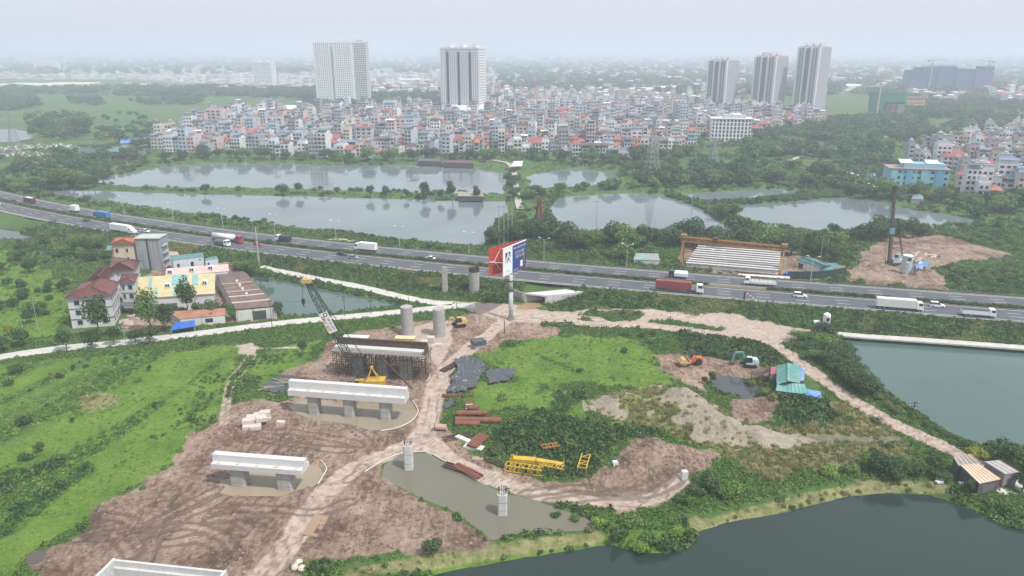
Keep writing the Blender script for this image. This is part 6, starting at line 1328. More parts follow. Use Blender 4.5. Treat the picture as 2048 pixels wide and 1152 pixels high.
on_road(make_truck('box', PW, WHT, 6.5), 149, 424, True, "small white box truck on the pond-side lanes following the bus", None, "box_truck"); on_road(make_truck('box', PBLU, PBLU, 10.5), 205, 437, True, "bright blue truck beside the median hedge", None, "box_truck")
on_road(make_car(PW), 190, 435, True, "white car beside the bright blue truck"); on_road(make_truck('cargo', PW, PB, 7.5), 567, 483, True, "small dark truck with white cab on the pond-side lanes"); on_road(make_car(PB), 536, 484, True, "black car ahead of the small dark truck")
on_road(make_truck('box', PW, WHT, 10.0), 732, 502, True, "long white box truck on the pond-side lanes", None, "box_truck"); on_road(make_car(PW), 859, 519, True, "low white car behind the long white box truck")
on_road(make_truck('cargo', PDB, WHT, 7.0), 1356, 556, True, "dark truck with pale sheeted load beyond the red container lorry"); on_road(make_truck('flat', PW, WHT, 11.0), 1520, 571, True, "white stake-sided flatbed truck beside the girder yard", None, "flatbed_truck")

# ------------------------------------------------------------------ lamps, poles, wires
POLE = mat("lamp_post_grey", (0.45,0.47,0.48), 0.5, 0.08, 1)
def make_lamp():
    t = thing("street_lamp", "twin", "street lamp", group="highway street lamps"); mb = MB(); mb.cyl((0,0,0),(0,0,9.2),0.13,0.07,8); mb.build("post", POLE, t)
    for s in (-1,1):
        mb = MB(); mb.cyl((0,0,9.1),(s*1.7,0,10.0),0.06,0.05,6); mb.build("arm", POLE, t); mb = MB(); mb.loft([[(s*1.5,-.18,9.92),(s*1.5,.18,9.92),(s*1.5,.1,10.12),(s*1.5,-.1,10.12)],[(s*2.5,-.15,10.15),(s*2.5,.15,10.15),(s*2.5,.08,10.3),(s*2.5,-.08,10.3)]]); mb.build("lamp_head", WHT, t)
    return t
lp = make_lamp(); first = True
for px, py in [(235,432),(325,449),(425,463),(528,477),(650,492),(780,506),(925,518),(1079,531),(1248,545),(1432,560),(1626,577),(1830,592)]:
    x, off = hwy_x_at(px, py); o = lp if first else copy_tree(lp); first = False; q = hwy_pt(x, FAR_W+1.2); o.location = (*q, RZ-0.3); o.rotation_euler.z = math.atan(float(hwy_s(x))); o['label'] = "twin-armed grey lamp post along the pond side of the highway"
CPOLE = mat("concrete_pole", (0.36,0.355,0.34), 0.9, 0.15, 0.8)
def pole(px, py, top, label, arms=1, m=CPOLE, r=0.18, group=None, nm="utility_pole"):
    p = GZ(px, py); h = top_z(p.y, top)-p.z; t = thing(nm, label, "utility pole", p, 0, group); mb = MB(); mb.cyl((0,0,-0.3),(0,0,h),r,r*0.6,8); mb.build("shaft", m, t)
    for k in range(arms):
        mb = MB(); mb.beam((-1.2,0,h-0.4-k*0.9),(1.2,0,h-0.4-k*0.9),0.12); mb.build("cross_arm", BLK_STEEL, t)
        for x in (-1.05,0,1.05):
            mb = MB(); mb.cyl((x,0,h-0.35-k*.9),(x,0,h-k*.9),0.08,0.05,6); mb.build("insulator", WHT, t)
    return Vector((p.x,p.y,p.z+h))
pole(519, 535, 453, "tall thick concrete pole beside the canal pond and highway", 2, CPOLE, 0.42)
wa = pole(690, 632, 592, "wooden cross-armed pole beside the village lane, west of its twin", 2, RUST_D, 0.14); wb = pole(742, 628, 600, "wooden pole beside the village lane nearest the round columns", 1, RUST_D, 0.14)
wc = pole(545, 660, 600, "thin pole on the field side of the village lane by the green gate", 1, RUST_D, 0.13); pole(818, 612, 593, "short pole at the tip of the canal pond", 0, RUST_D, 0.12); pole(913, 616, 602, "short post where the two lanes meet", 0, RUST_D, 0.12); pole(1009, 668, 638, "bare wooden post in the mud south of the billboard", 0, RUST_D, 0.16)
pole(1202, 684, 648, "thin wooden post at the top of the bright grass", 0, RUST_D, 0.12); pole(1826, 826, 803, "leaning dark pole with crossbar on the bank of the green pond", 2, RUST_D, 0.14)
for px, py, tp in [(78,665,600),(52,690,640),(252,690,655),(412,655,612)]: pole(px, py, tp, "slim concrete pole near the village lane and compound", 1, CPOLE, 0.12, "slim poles of the compound")
for px, py, tp in [(998,492,412),(1008,490,412),(1016,486,402),(1024,484,405)]: pole(px, py, tp, "tall twin-line pole among the dark trees behind the billboard", 1, CPOLE, 0.2, "tall poles behind the billboard")
pole(1192, 480, 402, "tall single pole between the belt trees and the middle pond", 1, CPOLE, 0.2); pole(1382, 437, 384, "pole standing in the water of the middle pond", 1, CPOLE, 0.2); pole(1415, 445, 402, "pole on the dike beside the middle pond", 1, CPOLE, 0.18)
for px, py, tp in [(1641,520,474),(1652,520,470),(1710,545,512)]: pole(px, py, tp, "slim pole behind the teal-roofed yard sheds", 1, CPOLE, 0.13, "slim poles of the girder yard")
pole(1610,392,360,"short pole beside the reed pond",0,CPOLE,.15); pole(1558,388,355,"pole in the reed pond thicket",1,CPOLE,.15)
def wire(pts, label, sag=1.2):
    mb = MB(); 
    for a, b in zip(pts[:-1], pts[1:]):
        pr = a
        for k in range(1,9): f = k/8; q = a.lerp(b, f); q.z -= sag*4*f*(1-f); mb.cyl(pr, q, 0.035, 0.035, 4, False); pr = q
    tag(mb.build("overhead_wire", BLK_STEEL), label, "wire")
wire([wc, wa, wb], "sagging overhead wire along the village lane poles")
def pylon(px, py, top, label, m, w=6.0, n=10, arm=5.0):
    p = GZ(px, py); h = top_z(p.y, top)-p.z; t = thing("lattice_pylon", label, "pylon", p, R(20)); L0 = []
    for k in range(n+1):
        f = k/n; ww = w*(1-f)**1.3/2+0.5; L0.append([Vector((sx*ww,sy*ww,h*f)) for sx,sy in ((-1,-1),(1,-1),(1,1),(-1,1))])
    mb = MB()
    for k in range(n):
        for q in range(4): mb.beam(L0[k][q], L0[k+1][q], 0.28)
    mb.build("leg", m, t) if False else None
    for q in range(4):
        mb = MB()
        for k in range(n): mb.beam(L0[k][q], L0[k+1][q], 0.3)
        mb.build("leg", m, t)
    mb = MB()
    for k in range(n):
        for q in range(4): mb.beam(L0[k][q], L0[k+1][(q+1) % 4], 0.16); mb.beam(L0[k][(q+1) % 4], L0[k+1][q], 0.16); mb.beam(L0[k][q], L0[k][(q+1) % 4], 0.16)
    mb.build("lacing", m, t)
    for f in (0.78,0.88,0.97):
        for s in (-1,1): mb = MB(); mb.beam((0,0,h*f),(s*arm,0,h*f+0.3),0.3); mb.beam((0,0,h*f+1.6),(s*arm,0,h*f+0.3),0.2); mb.build("cross_arm", m, t)
PYL = mat("pylon_grey", (0.28,0.29,0.30), 0.6, 0.1, 1); PYR = mat("pylon_red", (0.20,0.075,0.065), 0.7, 0.15, 1)
pylon(1078, 475, 398, "squat red-brown lattice tower rising from the dark trees", PYR, 5.0, 9, 3.0); pylon(32, 305, 222, "grey lattice pylon beside the rubbish tip", PYL, 9, 10, 7); pylon(1303, 352, 235, "pale lattice pylon in front of the village on the marsh", PYL, 9, 12, 6); pylon(1425, 335, 275, "pale lattice pylon on the meadow by the arcaded building", PYL, 8, 9, 6); pylon(625, 318, 258, "grey lattice pylon on the village shore", PYL, 7, 9, 6)

# ------------------------------------------------------------------ girder yard
YC = mat("girder_concrete", (0.58,0.575,0.56), 0.85, 0.1, 0.6, streak=0.15, dirt=(0.3,0.29,0.27))
n_g = 10
for k in range(n_g):
    f = k/(n_g-1); a = G3(1372+f*26, 531-f*38, 1.0); b = G3(1556+f*6, 546-f*40, 1.0); m, rz, L_ = frame2(a, b); t = thing("bridge_girder", "long pale precast bridge girder in the stacked rows under the gantry crane", "girder", (m.x, m.y, 0.6), rz, "precast girders of the yard")
    mb = MB(); prof = [(-.45,0),(.45,0),(.45,.25),(.14,.5),(.14,1.35),(.7,1.6),(.7,1.85),(-.7,1.85),(-.7,1.6),(-.14,1.35),(-.14,.5),(-.45,.25)]
    mb.loft([[(-L_/2,y_,z_) for y_,z_ in prof],[(L_/2,y_,z_) for y_,z_ in prof]]); mb.build("beam", YC, t)
    mb = MB()
    for q in range(3): x = L_*(q-1)*0.42; mb.box(x-.5,x+.5,-.8,.8,-0.7,0)
    mb.build("bearer", C_DARK, t)
a = G3(1364, 524, 0); b = G3(1563, 546, 0); ztop = top_z(a.y, 480); m, rz, L_ = frame2(a, b); t = thing("gantry_crane", "rust-orange lattice gantry crane spanning the girder yard", "gantry crane", (m.x, m.y, 0), rz); H = 10.0
mb = MB(); lattice(mb, (-L_/2-1,0,H), (L_/2+1,0,H), 1.9, 1.8, 30, 0.28, 0.16, 0.02); mb.build("main_truss", RUST_O, t)
for s in (-1,1):
    mb = MB(); mb.beam((s*L_/2,-3.0,0.3),(s*L_/2,-0.7,H-.8),0.55); mb.beam((s*L_/2,3.0,0.3),(s*L_/2,0.7,H-.8),0.55); mb.beam((s*L_/2,-3.4,0.35),(s*L_/2,3.4,0.35),0.6)
    for z_ in (3,6): w_ = 3.0-2.3*z_/H; mb.beam((s*L_/2,-w_,z_),(s*L_/2,w_,z_),0.35)
    mb.beam((s*L_/2,-3,0.5),(s*L_/2,1.6,6),0.25); mb.beam((s*L_/2,3,0.5),(s*L_/2,-1.6,6),0.25); mb.build("leg_frame", RUST_O if s < 0 else mat("ochre_steel", (0.45,0.27,0.12), 0.7, 0.2, 0.5), t)
    mb = MB(); mb.box(s*L_/2-1.2,s*L_/2+1.2,-1.1,1.1,H+0.9,H+2.0); mb.build("end_carriage", RUST_O, t)
mb = MB(); mb.box(-L_*.2,-L_*.2+2.2,-1.1,1.1,H+0.95,H+1.9); mb.build("trolley", RUST_D, t)
def ramp_slab():
    P = [G3(1470,560,1.0), G3(1575,567,1.2), G3(1580,553,3.0), G3(1478,547,2.6)]
    mb = MB(); mb.sheet(P, 0.5); return mb.build("retaining_slab", C_CAP)
tag(ramp_slab(), "sloping white concrete apron between the highway and the girder yard", "slab")
GRF = mat("green_hoarding", (0.02,0.055,0.05), 0.7, 0.12, 0.6)
P = [G3(x, y, 0.5) for x, y in [(1575,556),(1600,556),(1630,556),(1660,553),(1692,548)]]; t = thing("site_hoarding", "dark green sheet hoarding in front of the yard sheds", "hoarding", (P[0].x,P[0].y,0))
for i in range(len(P)-1):
    for k in range(3):
        a = P[i].lerp(P[i+1], k/3)-P[0]; b = P[i].lerp(P[i+1], (k+1)/3-0.01)-P[0]; mb = MB(); wall(mb, a, b, 0.0, 3.2, 0.1); mb.build("panel", GRF, t)
# generic roofed sheds: roof corners in pixels with heights, walls dropped to the ground
ROOFS = {}
def shed(name, label, cat, corners, wallm, roofm, ridge=None, over=0.4, openings=(), z0=0.0, open_=False, th=0.12, ribs_=0.9, group=None):
    """corners: four (px,py,z) eave corners, listed round; ridge: None or ((px,py,z),(px,py,z)) between mid of side 0-3 and 1-2"""
    P = [G3(*c) for c in corners]; o = P[0].copy(); o.z = z0; t = thing(name, label, cat, o, 0, group); Q = [p-o for p in P]
    cen = sum(Q, Vector())/4
    area = sum(Q[i].x*Q[(i+1)%4].y-Q[(i+1)%4].x*Q[i].y for i in range(4))
    if area < 0: Q = [Q[1],Q[0],Q[3],Q[2]]; ridge = (ridge[1], ridge[0]) if ridge else None
    if not open_:
        mb = MB(); I = [Vector((cen.x+(q.x-cen.x)*0.96, cen.y+(q.y-cen.y)*0.96, q.z-0.1)) for q in Q]
        mb.add([(q.x,q.y,-0.3) for q in I]+[tuple(q) for q in I], [(i,(i+1)%4,4+(i+1)%4,4+i) for i in range(4)])
        if ridge:
            R0, R1 = [G3(*c)-o for c in ridge]; i0 = cen+(R0-cen)*0.96; i1 = cen+(R1-cen)*0.96; i0.z = R0.z-0.12; i1.z = R1.z-0.12; mb.add([I[3],I[0],i0],[(0,1,2)]); mb.add([I[1],I[2],i1],[(0,1,2)])
        mb.build("walls", wallm, t)
    else:
        for q in Q:
            mb = MB(); mb.beam((cen.x+(q.x-cen.x)*.93,cen.y+(q.y-cen.y)*.93,-0.2),(cen.x+(q.x-cen.x)*.93,cen.y+(q.y-cen.y)*.93,q.z-0.1),0.22); mb.build("post", steel, t)
    def slope(a, b, c, d, nm):       # a,b along the eave; d,c along the ridge
        mb = MB(); mb.sheet([a,b,c,d], th); L1 = (b-a).length; n_ = max(2, int(L1/ribs_))
        for k in range(n_+1):
            f = k/n_; p0 = a.lerp(b, f)+Vector((0,0,0.05)); p1 = d.lerp(c, f)+Vector((0,0,0.05)); mb.beam(p0, p1, 0.12, 0.1)
        return mb.build(nm, roofm, t)
    if ridge:
        R0, R1 = [G3(*c)-o for c in ridge]; slope(Q[0],Q[1],R1,R0,"roof_slope"); slope(Q[2],Q[3],R0,R1,"roof_slope")
        mb = MB(); mb.beam(R0+Vector((0,0,.1)), R1+Vector((0,0,.1)), 0.5, 0.14); mb.build("ridge_cap", roofm, t)
    else: slope(Q[0],Q[1],Q[2],Q[3],"roof")
    for (side, u0, u1, zb, zt, kind, mm) in openings:
        a = Q[side]; b = Q[(side+1)%4]; I = lambda u: Vector((cen.x+((a.lerp(b,u)).x-cen.x)*0.96, cen.y+((a.lerp(b,u)).y-cen.y)*0.96, 0)); A_, B_ = I(u0), I(u1); n_ = Vector(((B_-A_).y,-(B_-A_).x,0)).normalized()*0.06; mb = MB(); mb.add([A_+n_+Vector((0,0,zb)),B_+n_+Vector((0,0,zb)),B_+n_+Vector((0,0,zt)),A_+n_+Vector((0,0,zt)),A_-n_+Vector((0,0,zb)),B_-n_+Vector((0,0,zb)),B_-n_+Vector((0,0,zt)),A_-n_+Vector((0,0,zt))],[(0,1,2,3),(7,6,5,4),(0,4,5,1),(1,5,6,2),(2,6,7,3),(3,7,4,0)]); mb.build(kind, mm, t)
    return t, Q
RT = corrugated("teal_roof", (0.10,0.235,0.235), (0.15,0.25,0.24)); RW = corrugated("white_roof", (0.62,0.63,0.62)); RBL = corrugated("blue_roof", (0.10,0.24,0.55), (0.3,0.42,0.62)); WP = mat("whitewash", (0.62,0.62,0.60), 0.9, 0.1, 0.5, streak=0.25, dirt=(0.3,0.29,0.27))
shed("yard_shed", "teal gabled yard shed behind the green hoarding", "shed", [(1592,519,3.2),(1640,536,3.2),(1662,531,3.2),(1618,515,3.2)], WP, RT, ((1605,514,4.6),(1651,531,4.6)), openings=((0,0.1,0.3,0.2,2.2,"door",GLASS),))
shed("yard_shed", "small teal lean-to beside the gabled yard shed", "shed", [(1640,540,2.6),(1670,542,2.4),(1664,534,3.2),(1640,532,3.2)], TEALW, RT, None)
shed("yard_shed", "flat grey-green canopy at the end of the yard sheds", "shed", [(1662,536,3.0),(1684,536,3.0),(1672,526,3.2),(1652,526,3.2)], WP, RT, None, open_=True)
block(1630, 544, (3.5,0.3,1.5), R(-8), "yellow sheet panel leaning at the yard sheds", None, 1.0, YEL, "sheet_panel")
crumpled("tarpaulin", "bright blue sheet beside the sheds of the girder yard", "tarpaulin", [(1568,548),(1582,546),(1584,551),(1570,553)], 0.8, TARP_BLUE, 0.5, 0.5, None, 21)
shed("roadside_shed", "small shed with half teal, half rusty corrugated roof by the highway", "shed", [(1267,519,2.6),(1320,521,2.6),(1316,507,3.2),(1272,506,3.2)], WP, corrugated("patched_roof", (0.22,0.38,0.38), (0.38,0.24,0.19), amt=0.9), None)
# --- piling rig and its plant
p = GZ(1786, 530); t = thing("piling_rig", "very tall dark mast piling rig with green base on the raw earth", "piling rig", p); tz = top_z(p.y+2, 376)-p.z; topv = Vector(((1789-CX)/ppm(p.y+2, tz)-p.x, 2, tz)); fv = Vector((-1.8,0,0.8))
mb = MB(); mb.beam(fv, topv, 0.95); mb.build("mast", RUST_D, t); mb = MB(); mb.cyl(fv+Vector((-.9,-.4,0)), topv*0.62+Vector((-1.4,-.3,0)), 0.12, 0.12, 6); mb.cyl(topv*0.6+Vector((1.5,0,0)), Vector((3.6,1,4)), 0.3, 0.22, 6)
for k in (-1.6,-2.4,1.0): mb.cyl(topv+Vector((k*.5,0,0)), fv+Vector((k,0,0.5)), 0.07, 0.07, 4)
mb.build("mast_stay", BLK_STEEL, t); mb = MB(); mb.cbox(fv.lerp(topv, 0.43), (2.0,1.5,2.4)); mb.build("drive_head", TEAL, t); mb = MB(); mb.cbox(topv, (1.6,1.6,1.6)); mb.build("mast_head", BLK_STEEL, t)
for s in (-1,1): mb = MB(); mb.box(-2.6,3.4,s*1.6-.4,s*1.6+.4,-0.1,0.9); mb.build("track", BLK_STEEL, t)
mb = MB(); mb.box(-0.8,3.6,-1.4,1.4,0.95,2.4); mb.box(0.2,1.8,-1.4,-.2,2.4,4.6); mb.build("base_machine", TEALW, t); mb = MB(); mb.box(0.1,1.0,-1.45,-.15,3.2,4.3); mb.build("cab_window", GLASS, t)
p = GZ(1811, 545); t = thing("silo_tank", "upright pale teal cylindrical tank beside the piling rig", "tank", p)
mb = MB()
for k in range(5): mb.cyl((0,0,0.3+k*1.35),(0,0,1.6+k*1.35),1.85,1.85,20); mb.cyl((0,0,1.6+k*1.35),(0,0,1.65+k*1.35),1.93,1.93,20)
mb.build("shell", TEALW, t); mb = MB(); mb.cyl((0,0,7.05),(0,0,7.2),1.95,1.9,20); mb.build("lid", WHT, t); mb = MB(); mb.box(-.9,.5,-1.95,-1.85,5.4,6.5); mb.build("hatch", PDB, t)
mb = MB()
for a in range(4): mb.beam((1.4*math.cos(a*1.57+.8),1.4*math.sin(a*1.57+.8),-.3),(1.4*math.cos(a*1.57+.8),1.4*math.sin(a*1.57+.8),.3),.3)
mb.build("feet", BLK_STEEL, t)
crumpled("tarpaulin", "blue and white sheeted heap beside the pale teal tank", "tarpaulin", [(1822,552),(1838,542),(1846,548),(1842,560),(1826,560)], 2.2, mat("pale_blue_sheet", (0.24,0.36,0.66), 0.5, 0.3, 0.4), 0.5, 1.6, None, 31)
crumpled("tarpaulin", "teal and blue sheeted barrels behind the blue heap", "tarpaulin", [(1838,540),(1856,538),(1858,548),(1846,550)], 1.6, mat("teal_blue_sheet", (0.08,0.28,0.42), 0.5, 0.3, 0.4), 0.5, 1.2, None, 33)
for k in range(14):
    q = GZ(random.uniform(1800,1875), random.uniform(505,530)); mb = MB(); L1 = random.uniform(3,8); a_ = random.uniform(0.3,1.0); mb.beam((-L1/2*math.cos(a_),-L1/2*math.sin(a_),0.2),(L1/2*math.cos(a_),L1/2*math.sin(a_),0.25),0.5,0.2); tag(mb.build("steel_plate", C_BLK, None, False, (q.x,q.y,q.z+.1)), "pale plank-like plate strewn on the earth behind the piling rig", "plate", "plates strewn behind the rig")
# --- water tank by the pond lane, barrier
p = GZ(1651, 656); t = thing("water_tower", "small white domed water tank on a stand by the pond lane", "water tank", p)
mb = MB(); mb.cyl((0,0,1.6),(0,0,4.6),1.1,1.1,16); mb.cyl((0,0,4.6),(0,0,5.1),1.1,0.5,16); mb.build("tank", WHT, t); mb = MB(); mb.cyl((0,0,1.5),(0,0,1.7),1.3,1.3,14); mb.cyl((0,0,-.3),(0,0,1.5),0.9,0.9,10); mb.build("stand", CPOLE, t); mb = MB(); mb.box(-.5,.5,-1.14,-1.0,2.6,3.8); mb.build("tank_label", GLASS, t)
block(1633, 652, (2.0,1.5,1.3), 0, "white box cabinet beside the water tank", None, 0.3, WHT, "cabinet"); block(1657, 657, (1.2,1.0,1.2), 0, "small white cabinet at the foot of the water tank", None, 0.2, WHT, "cabinet")
x, off = hwy_x_at(1488, 598); q = hwy_pt(x, -NEAR_W+0.3); t = thing("road_barrier", "red and white striped barrier arm at the highway edge", "barrier", (*q, RZ)); mb = MB(); mb.box(-.2,.2,-.2,.2,-.3,2.8); mb.build("post", BLK_STEEL, t)
for k in range(8): mb = MB(); f0, f1 = k/8, (k+1)/8; mb.beam((0.2+f0*3.8,-f0*1.2,2.6-f0*2.6),(0.2+f1*3.8,-f1*1.2,2.6-f1*2.6),0.3); mb.build("stripe", WHT if k % 2 else PRD, t)
# ------------------------------------------------------------------ compound by the village lane
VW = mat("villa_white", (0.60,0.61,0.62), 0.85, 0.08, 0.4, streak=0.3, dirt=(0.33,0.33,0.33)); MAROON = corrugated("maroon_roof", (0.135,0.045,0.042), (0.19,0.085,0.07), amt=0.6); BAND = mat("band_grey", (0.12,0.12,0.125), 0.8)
TRIM = mat("window_trim", (0.50,0.50,0.50), 0.8)
def window(par, A, B, u0, u1, z0, z1, out=0.08, nm="window"):
    """framed window on the wall from A to B (local, counter-clockwise outline seen from above)"""
    n_ = Vector(((B-A).y,-(B-A).x,0)).normalized(); a = A.lerp(B,u0); b = A.lerp(B,u1); d = (b-a).normalized(); up = Vector((0,0,1)); a = Vector((a.x,a.y,0)); b = Vector((b.x,b.y,0))
    mb = MB(); q = [a+n_*.04+up*z0, b+n_*.04+up*z0, b+n_*.04+up*z1, a+n_*.04+up*z1]; mb.add(q+[x-n_*.2 for x in q], [(0,1,2,3),(7,6,5,4),(0,4,5,1),(1,5,6,2),(2,6,7,3),(3,7,4,0)]); w = mb.build(nm, GLASS, par)
    mb = MB(); t_ = 0.12
    for (p0, p1) in ((a+up*z0, b+up*z0), (a+up*z1, b+up*z1), (a+up*z0, a+up*z1), (b+up*z0, b+up*z1)): mb.beam(p0+n_*out, p1+n_*out, t_)
    mb.build("frame", TRIM, w); return w
def hip_block(t, o, corners, ze, ridge, wallm=VW, roofm=MAROON, inset=0.9, floors=3, wins=(), ground=0.0, bands=True):
    Q = [G3(*c, ze)-o for c in corners]; R0, R1 = [G3(*c)-o for c in ridge]; cen = sum(Q, Vector())/4
    I = []
    for q in Q: d = Vector((cen.x-q.x, cen.y-q.y, 0)); I.append(q+d.normalized()*inset)
    mb = MB(); mb.add([(p.x,p.y,ground-0.3) for p in I]+[(p.x,p.y,ze-.05) for p in I], [(i,(i+1)%4,4+(i+1)%4,4+i) for i in range(4)]); mb.build("walls", wallm, t)
    if bands:
        for k in range(1, floors+1):
            z_ = ground+(ze-ground)*k/floors-0.35; mb = MB()
            for i in range(4): a, b = I[i], I[(i+1)%4]; mb.beam(Vector((a.x,a.y,z_)), Vector((b.x,b.y,z_)), 0.3, 0.22)
            mb.build("floor_band", BAND if k < floors else TRIM, t)
    for tri in ([Q[0],Q[1],R0] , [Q[1],Q[2],R1,R0], [Q[2],Q[3],R1], [Q[3],Q[0],R0,R1]):
        mb = MB(); mb.sheet(tri, 0.14); a, b = tri[0], tri[1]; top = tri[2:] ; n_ = max(3, int((b-a).length/0.8))
        for k in range(n_+1):
            f = k/n_; p0 = a.lerp(b,f); p1 = top[0] if len(top) == 1 else top[1].lerp(top[0], f)
            mb.beam(p0+Vector((0,0,.05)), p1+Vector((0,0,.05)), 0.09, 0.08)
        mb.build("roof_slope", roofm, t)
    for a, b in ((Q[0],R0),(Q[1],R0),(Q[2],R1),(Q[3],R1),(R0,R1)): mb = MB(); mb.beam(a+Vector((0,0,.1)), b+Vector((0,0,.1)), 0.35, 0.12); mb.build("hip_cap", roofm, t)
    mb = MB()
    for i in range(4): mb.beam(Q[i], Q[(i+1)%4], 0.16, 0.35)
    mb.build("fascia", BAND, t)
    for side, us, zs in wins:
        for u0, u1 in us:
            for z0_, z1_ in zs: window(t, I[side], I[(side+1)%4], u0, u1, z0_, z1_)
    return I
o = G3(140, 662, 0); t = thing("villa_building", "white three-storey building with maroon hipped sheet roofs beside the village lane", "building", o); ZE = 10.6
rows3 = ((1.2,2.9),(4.5,6.3),(7.8,9.5))
hip_block(t, o, [(128,597),(222,591),(239,565),(160,566)], ZE, ((178,570,13.4),(203,556,13.6)), wins=((0, ((0.14,0.27),(0.44,0.57),(0.74,0.87)), rows3), (1, ((0.08,0.2),(0.3,0.42),(0.52,0.64),(0.74,0.86)), rows3)))
hip_block(t, o, [(168,568),(212,560),(238,537),(196,536)], ZE-.2, ((195,553,12.9),(212,536,13.2)), bands=False)
hip_block(t, o, [(214,543),(269,541),(281,521),(226,515)], ZE-.4, ((238,524,13.6),(263,519,13.4)), wins=((1, ((0.2,0.35),(0.6,0.75)), ((4,5.8),(7.3,9))),))
hip_block(t, o, [(237,566),(270,565),(275,548),(244,549)], ZE-.4, ((250,556,11.6),(262,555,11.6)), inset=0.5, wins=((0, ((0.12,0.3),(0.52,0.82)), ((4.4,6.2),(7.6,9.4))), (1, ((0.15,0.3),(0.45,0.6),(0.75,0.9)), ((4.4,6.0),(7.6,9.2)))))
mb = MB(); P = [G3(242,612,3.4)-o, G3(283,612,3.4)-o, G3(281,603,3.6)-o, G3(242,604,3.6)-o]; mb.sheet(P, 0.2); mb.build("porch_roof", BAND, t)
P = [G3(236,655,0.2), G3(285,650,0.2), G3(283,622,0.2), G3(240,626,0.2)]; mb = MB(); mb.sheet(P, 0.3); yd = mb.build("courtyard", mat("court_paving", (0.40,0.34,0.30), 0.9, 0.15, 0.6)); tag(yd, kind="structure")
P = [G3(105,690,0.22), G3(140,688,0.22), G3(136,664,0.22), G3(122,664,0.22)]; mb = MB(); mb.sheet(P, 0.3); tag(mb.build("forecourt", mat("court_paving", (0.40,0.34,0.30))), kind="structure")
# peach house, grey slab house
o = G3(250, 545, 0); t = thing("peach_house", "narrow peach house with stepped orange tiled roofs behind the maroon roofs", "house", o); PEACH = mat("peach_wall", (0.56,0.45,0.34), 0.9, 0.1, 0.5, streak=0.2, dirt=(0.32,0.25,0.2)); ORT = corrugated("orange_tiles", (0.42,0.115,0.055), (0.5,0.17,0.09), amt=0.5)
hip_block(t, o, [(221,489),(268,487),(276,475),(229,475)], 11.5, ((244,478,13.6),(254,475,13.6)), PEACH, ORT, 0.8, 4, wins=((0, ((0.1,0.25),(0.6,0.72)), ((7.8,9.6),(4.2,6))),), bands=False)
hip_block(t, o, [(222,503),(246,500),(262,490),(236,490)], 8.4, ((236,497,9.6),(248,491,9.6)), PEACH, ORT, 0.5, 3, wins=((0, ((0.3,0.6),), ((5.2,7),)),), bands=False)
mb = MB(); P = [G3(211,500,7.2)-o, G3(225,500,7.2)-o, G3(227,491,8.2)-o, G3(215,491,8.2)-o]; mb.sheet(P, 0.15); mb.build("side_canopy", RT, t)
a = G3(279, 541, 0); b = G3(327, 541, 0); m, rz, L_ = frame2(a, b); hh = top_z(a.y, 475); t = thing("slab_house", "tall blank grey concrete house with stained party wall and pale green roof", "house", (m.x, m.y, 0), rz)
mb = MB(); mb.box(-L_/2,L_/2,0,7,-.3,hh-.5); mb.build("walls", mat("raw_cement", (0.30,0.31,0.33), 0.9, 0.12, 0.3, streak=0.55, dirt=(0.10,0.10,0.10)), t); mb = MB(); mb.box(-L_/2-.3,L_/2+.3,-.4,7.4,hh-.5,hh-.2); mb.build("roof", corrugated("pale_green_roof", (0.42,0.47,0.40)), t)
mb = MB(); mb.box(-L_*.06,L_*.02,-.05,0,0,hh-.5); mb.build("stain_pipe", mat("black_stain", (0.06,0.06,0.06), 0.9, 0.3, 1), t)
for k in range(4): mb = MB(); mb.box(L_/2,L_/2+.8,1.0,5.5,1+k*2.9,1.15+k*2.9); mb.box(L_/2+.75,L_/2+.8,1.0,5.5,1.15+k*2.9,2.0+k*2.9); mb.build("balcony", TRIM, t)
shed("white_house", "white house with teal sheet roof behind the pink-roofed hall", "house", [(344,520.5,5.0),(408,513,5.0),(405,505,5.6),(340,512.5,5.6)], mat("bluewhite_wall", (0.52,0.58,0.63), 0.85, 0.06, 0.5), RT, None, openings=((0,0.12,0.2,1.6,3.2,"window",GLASS),(0,0.56,0.66,1.6,3.4,"window",GLASS),(0,0.85,0.9,3.6,4.2,"window",GLASS)))
shed("annex", "low teal-roofed annex joined to the white house", "annex", [(410,521,3.6),(436,516.5,3.6),(432,512,4.0),(410,517,4.0)], mat("bluewhite_wall", (0.52,0.58,0.63)), RT, None, openings=((0,0.15,0.3,0.6,2.4,"door",GLASS),))
shed("hut", "small tan-roofed hut between the grey slab house and the white house", "hut", [(329,512,4.2),(358,510,4.2),(354,503,4.6),(332,503,4.6)], VW, corrugated("tan_roof", (0.42,0.36,0.29)), None)
PINK = corrugated("pink_roof", (0.55,0.42,0.37), (0.6,0.5,0.46)); YR = corrugated("yellow_roof", (0.54,0.47,0.26), (0.48,0.43,0.27), amt=0.35)
t2, Q2 = shed("pink_hall", "long hall with faded pink sheet roof and roof coolers", "hall", [(331,553,6.2),(458,542,6.2),(456,528,7.4),(333,537,7.4)], VW, PINK)
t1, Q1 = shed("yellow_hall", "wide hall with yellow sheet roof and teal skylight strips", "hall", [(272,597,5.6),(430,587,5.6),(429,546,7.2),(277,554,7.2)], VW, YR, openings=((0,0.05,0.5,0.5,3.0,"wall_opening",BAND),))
TEALP = corrugated("teal_strip", (0.20,0.40,0.38))
def on_quad(Q, u, v, z=0.0): return Q[0].lerp(Q[1],u).lerp(Q[3].lerp(Q[2],u), v)+Vector((0,0,z))
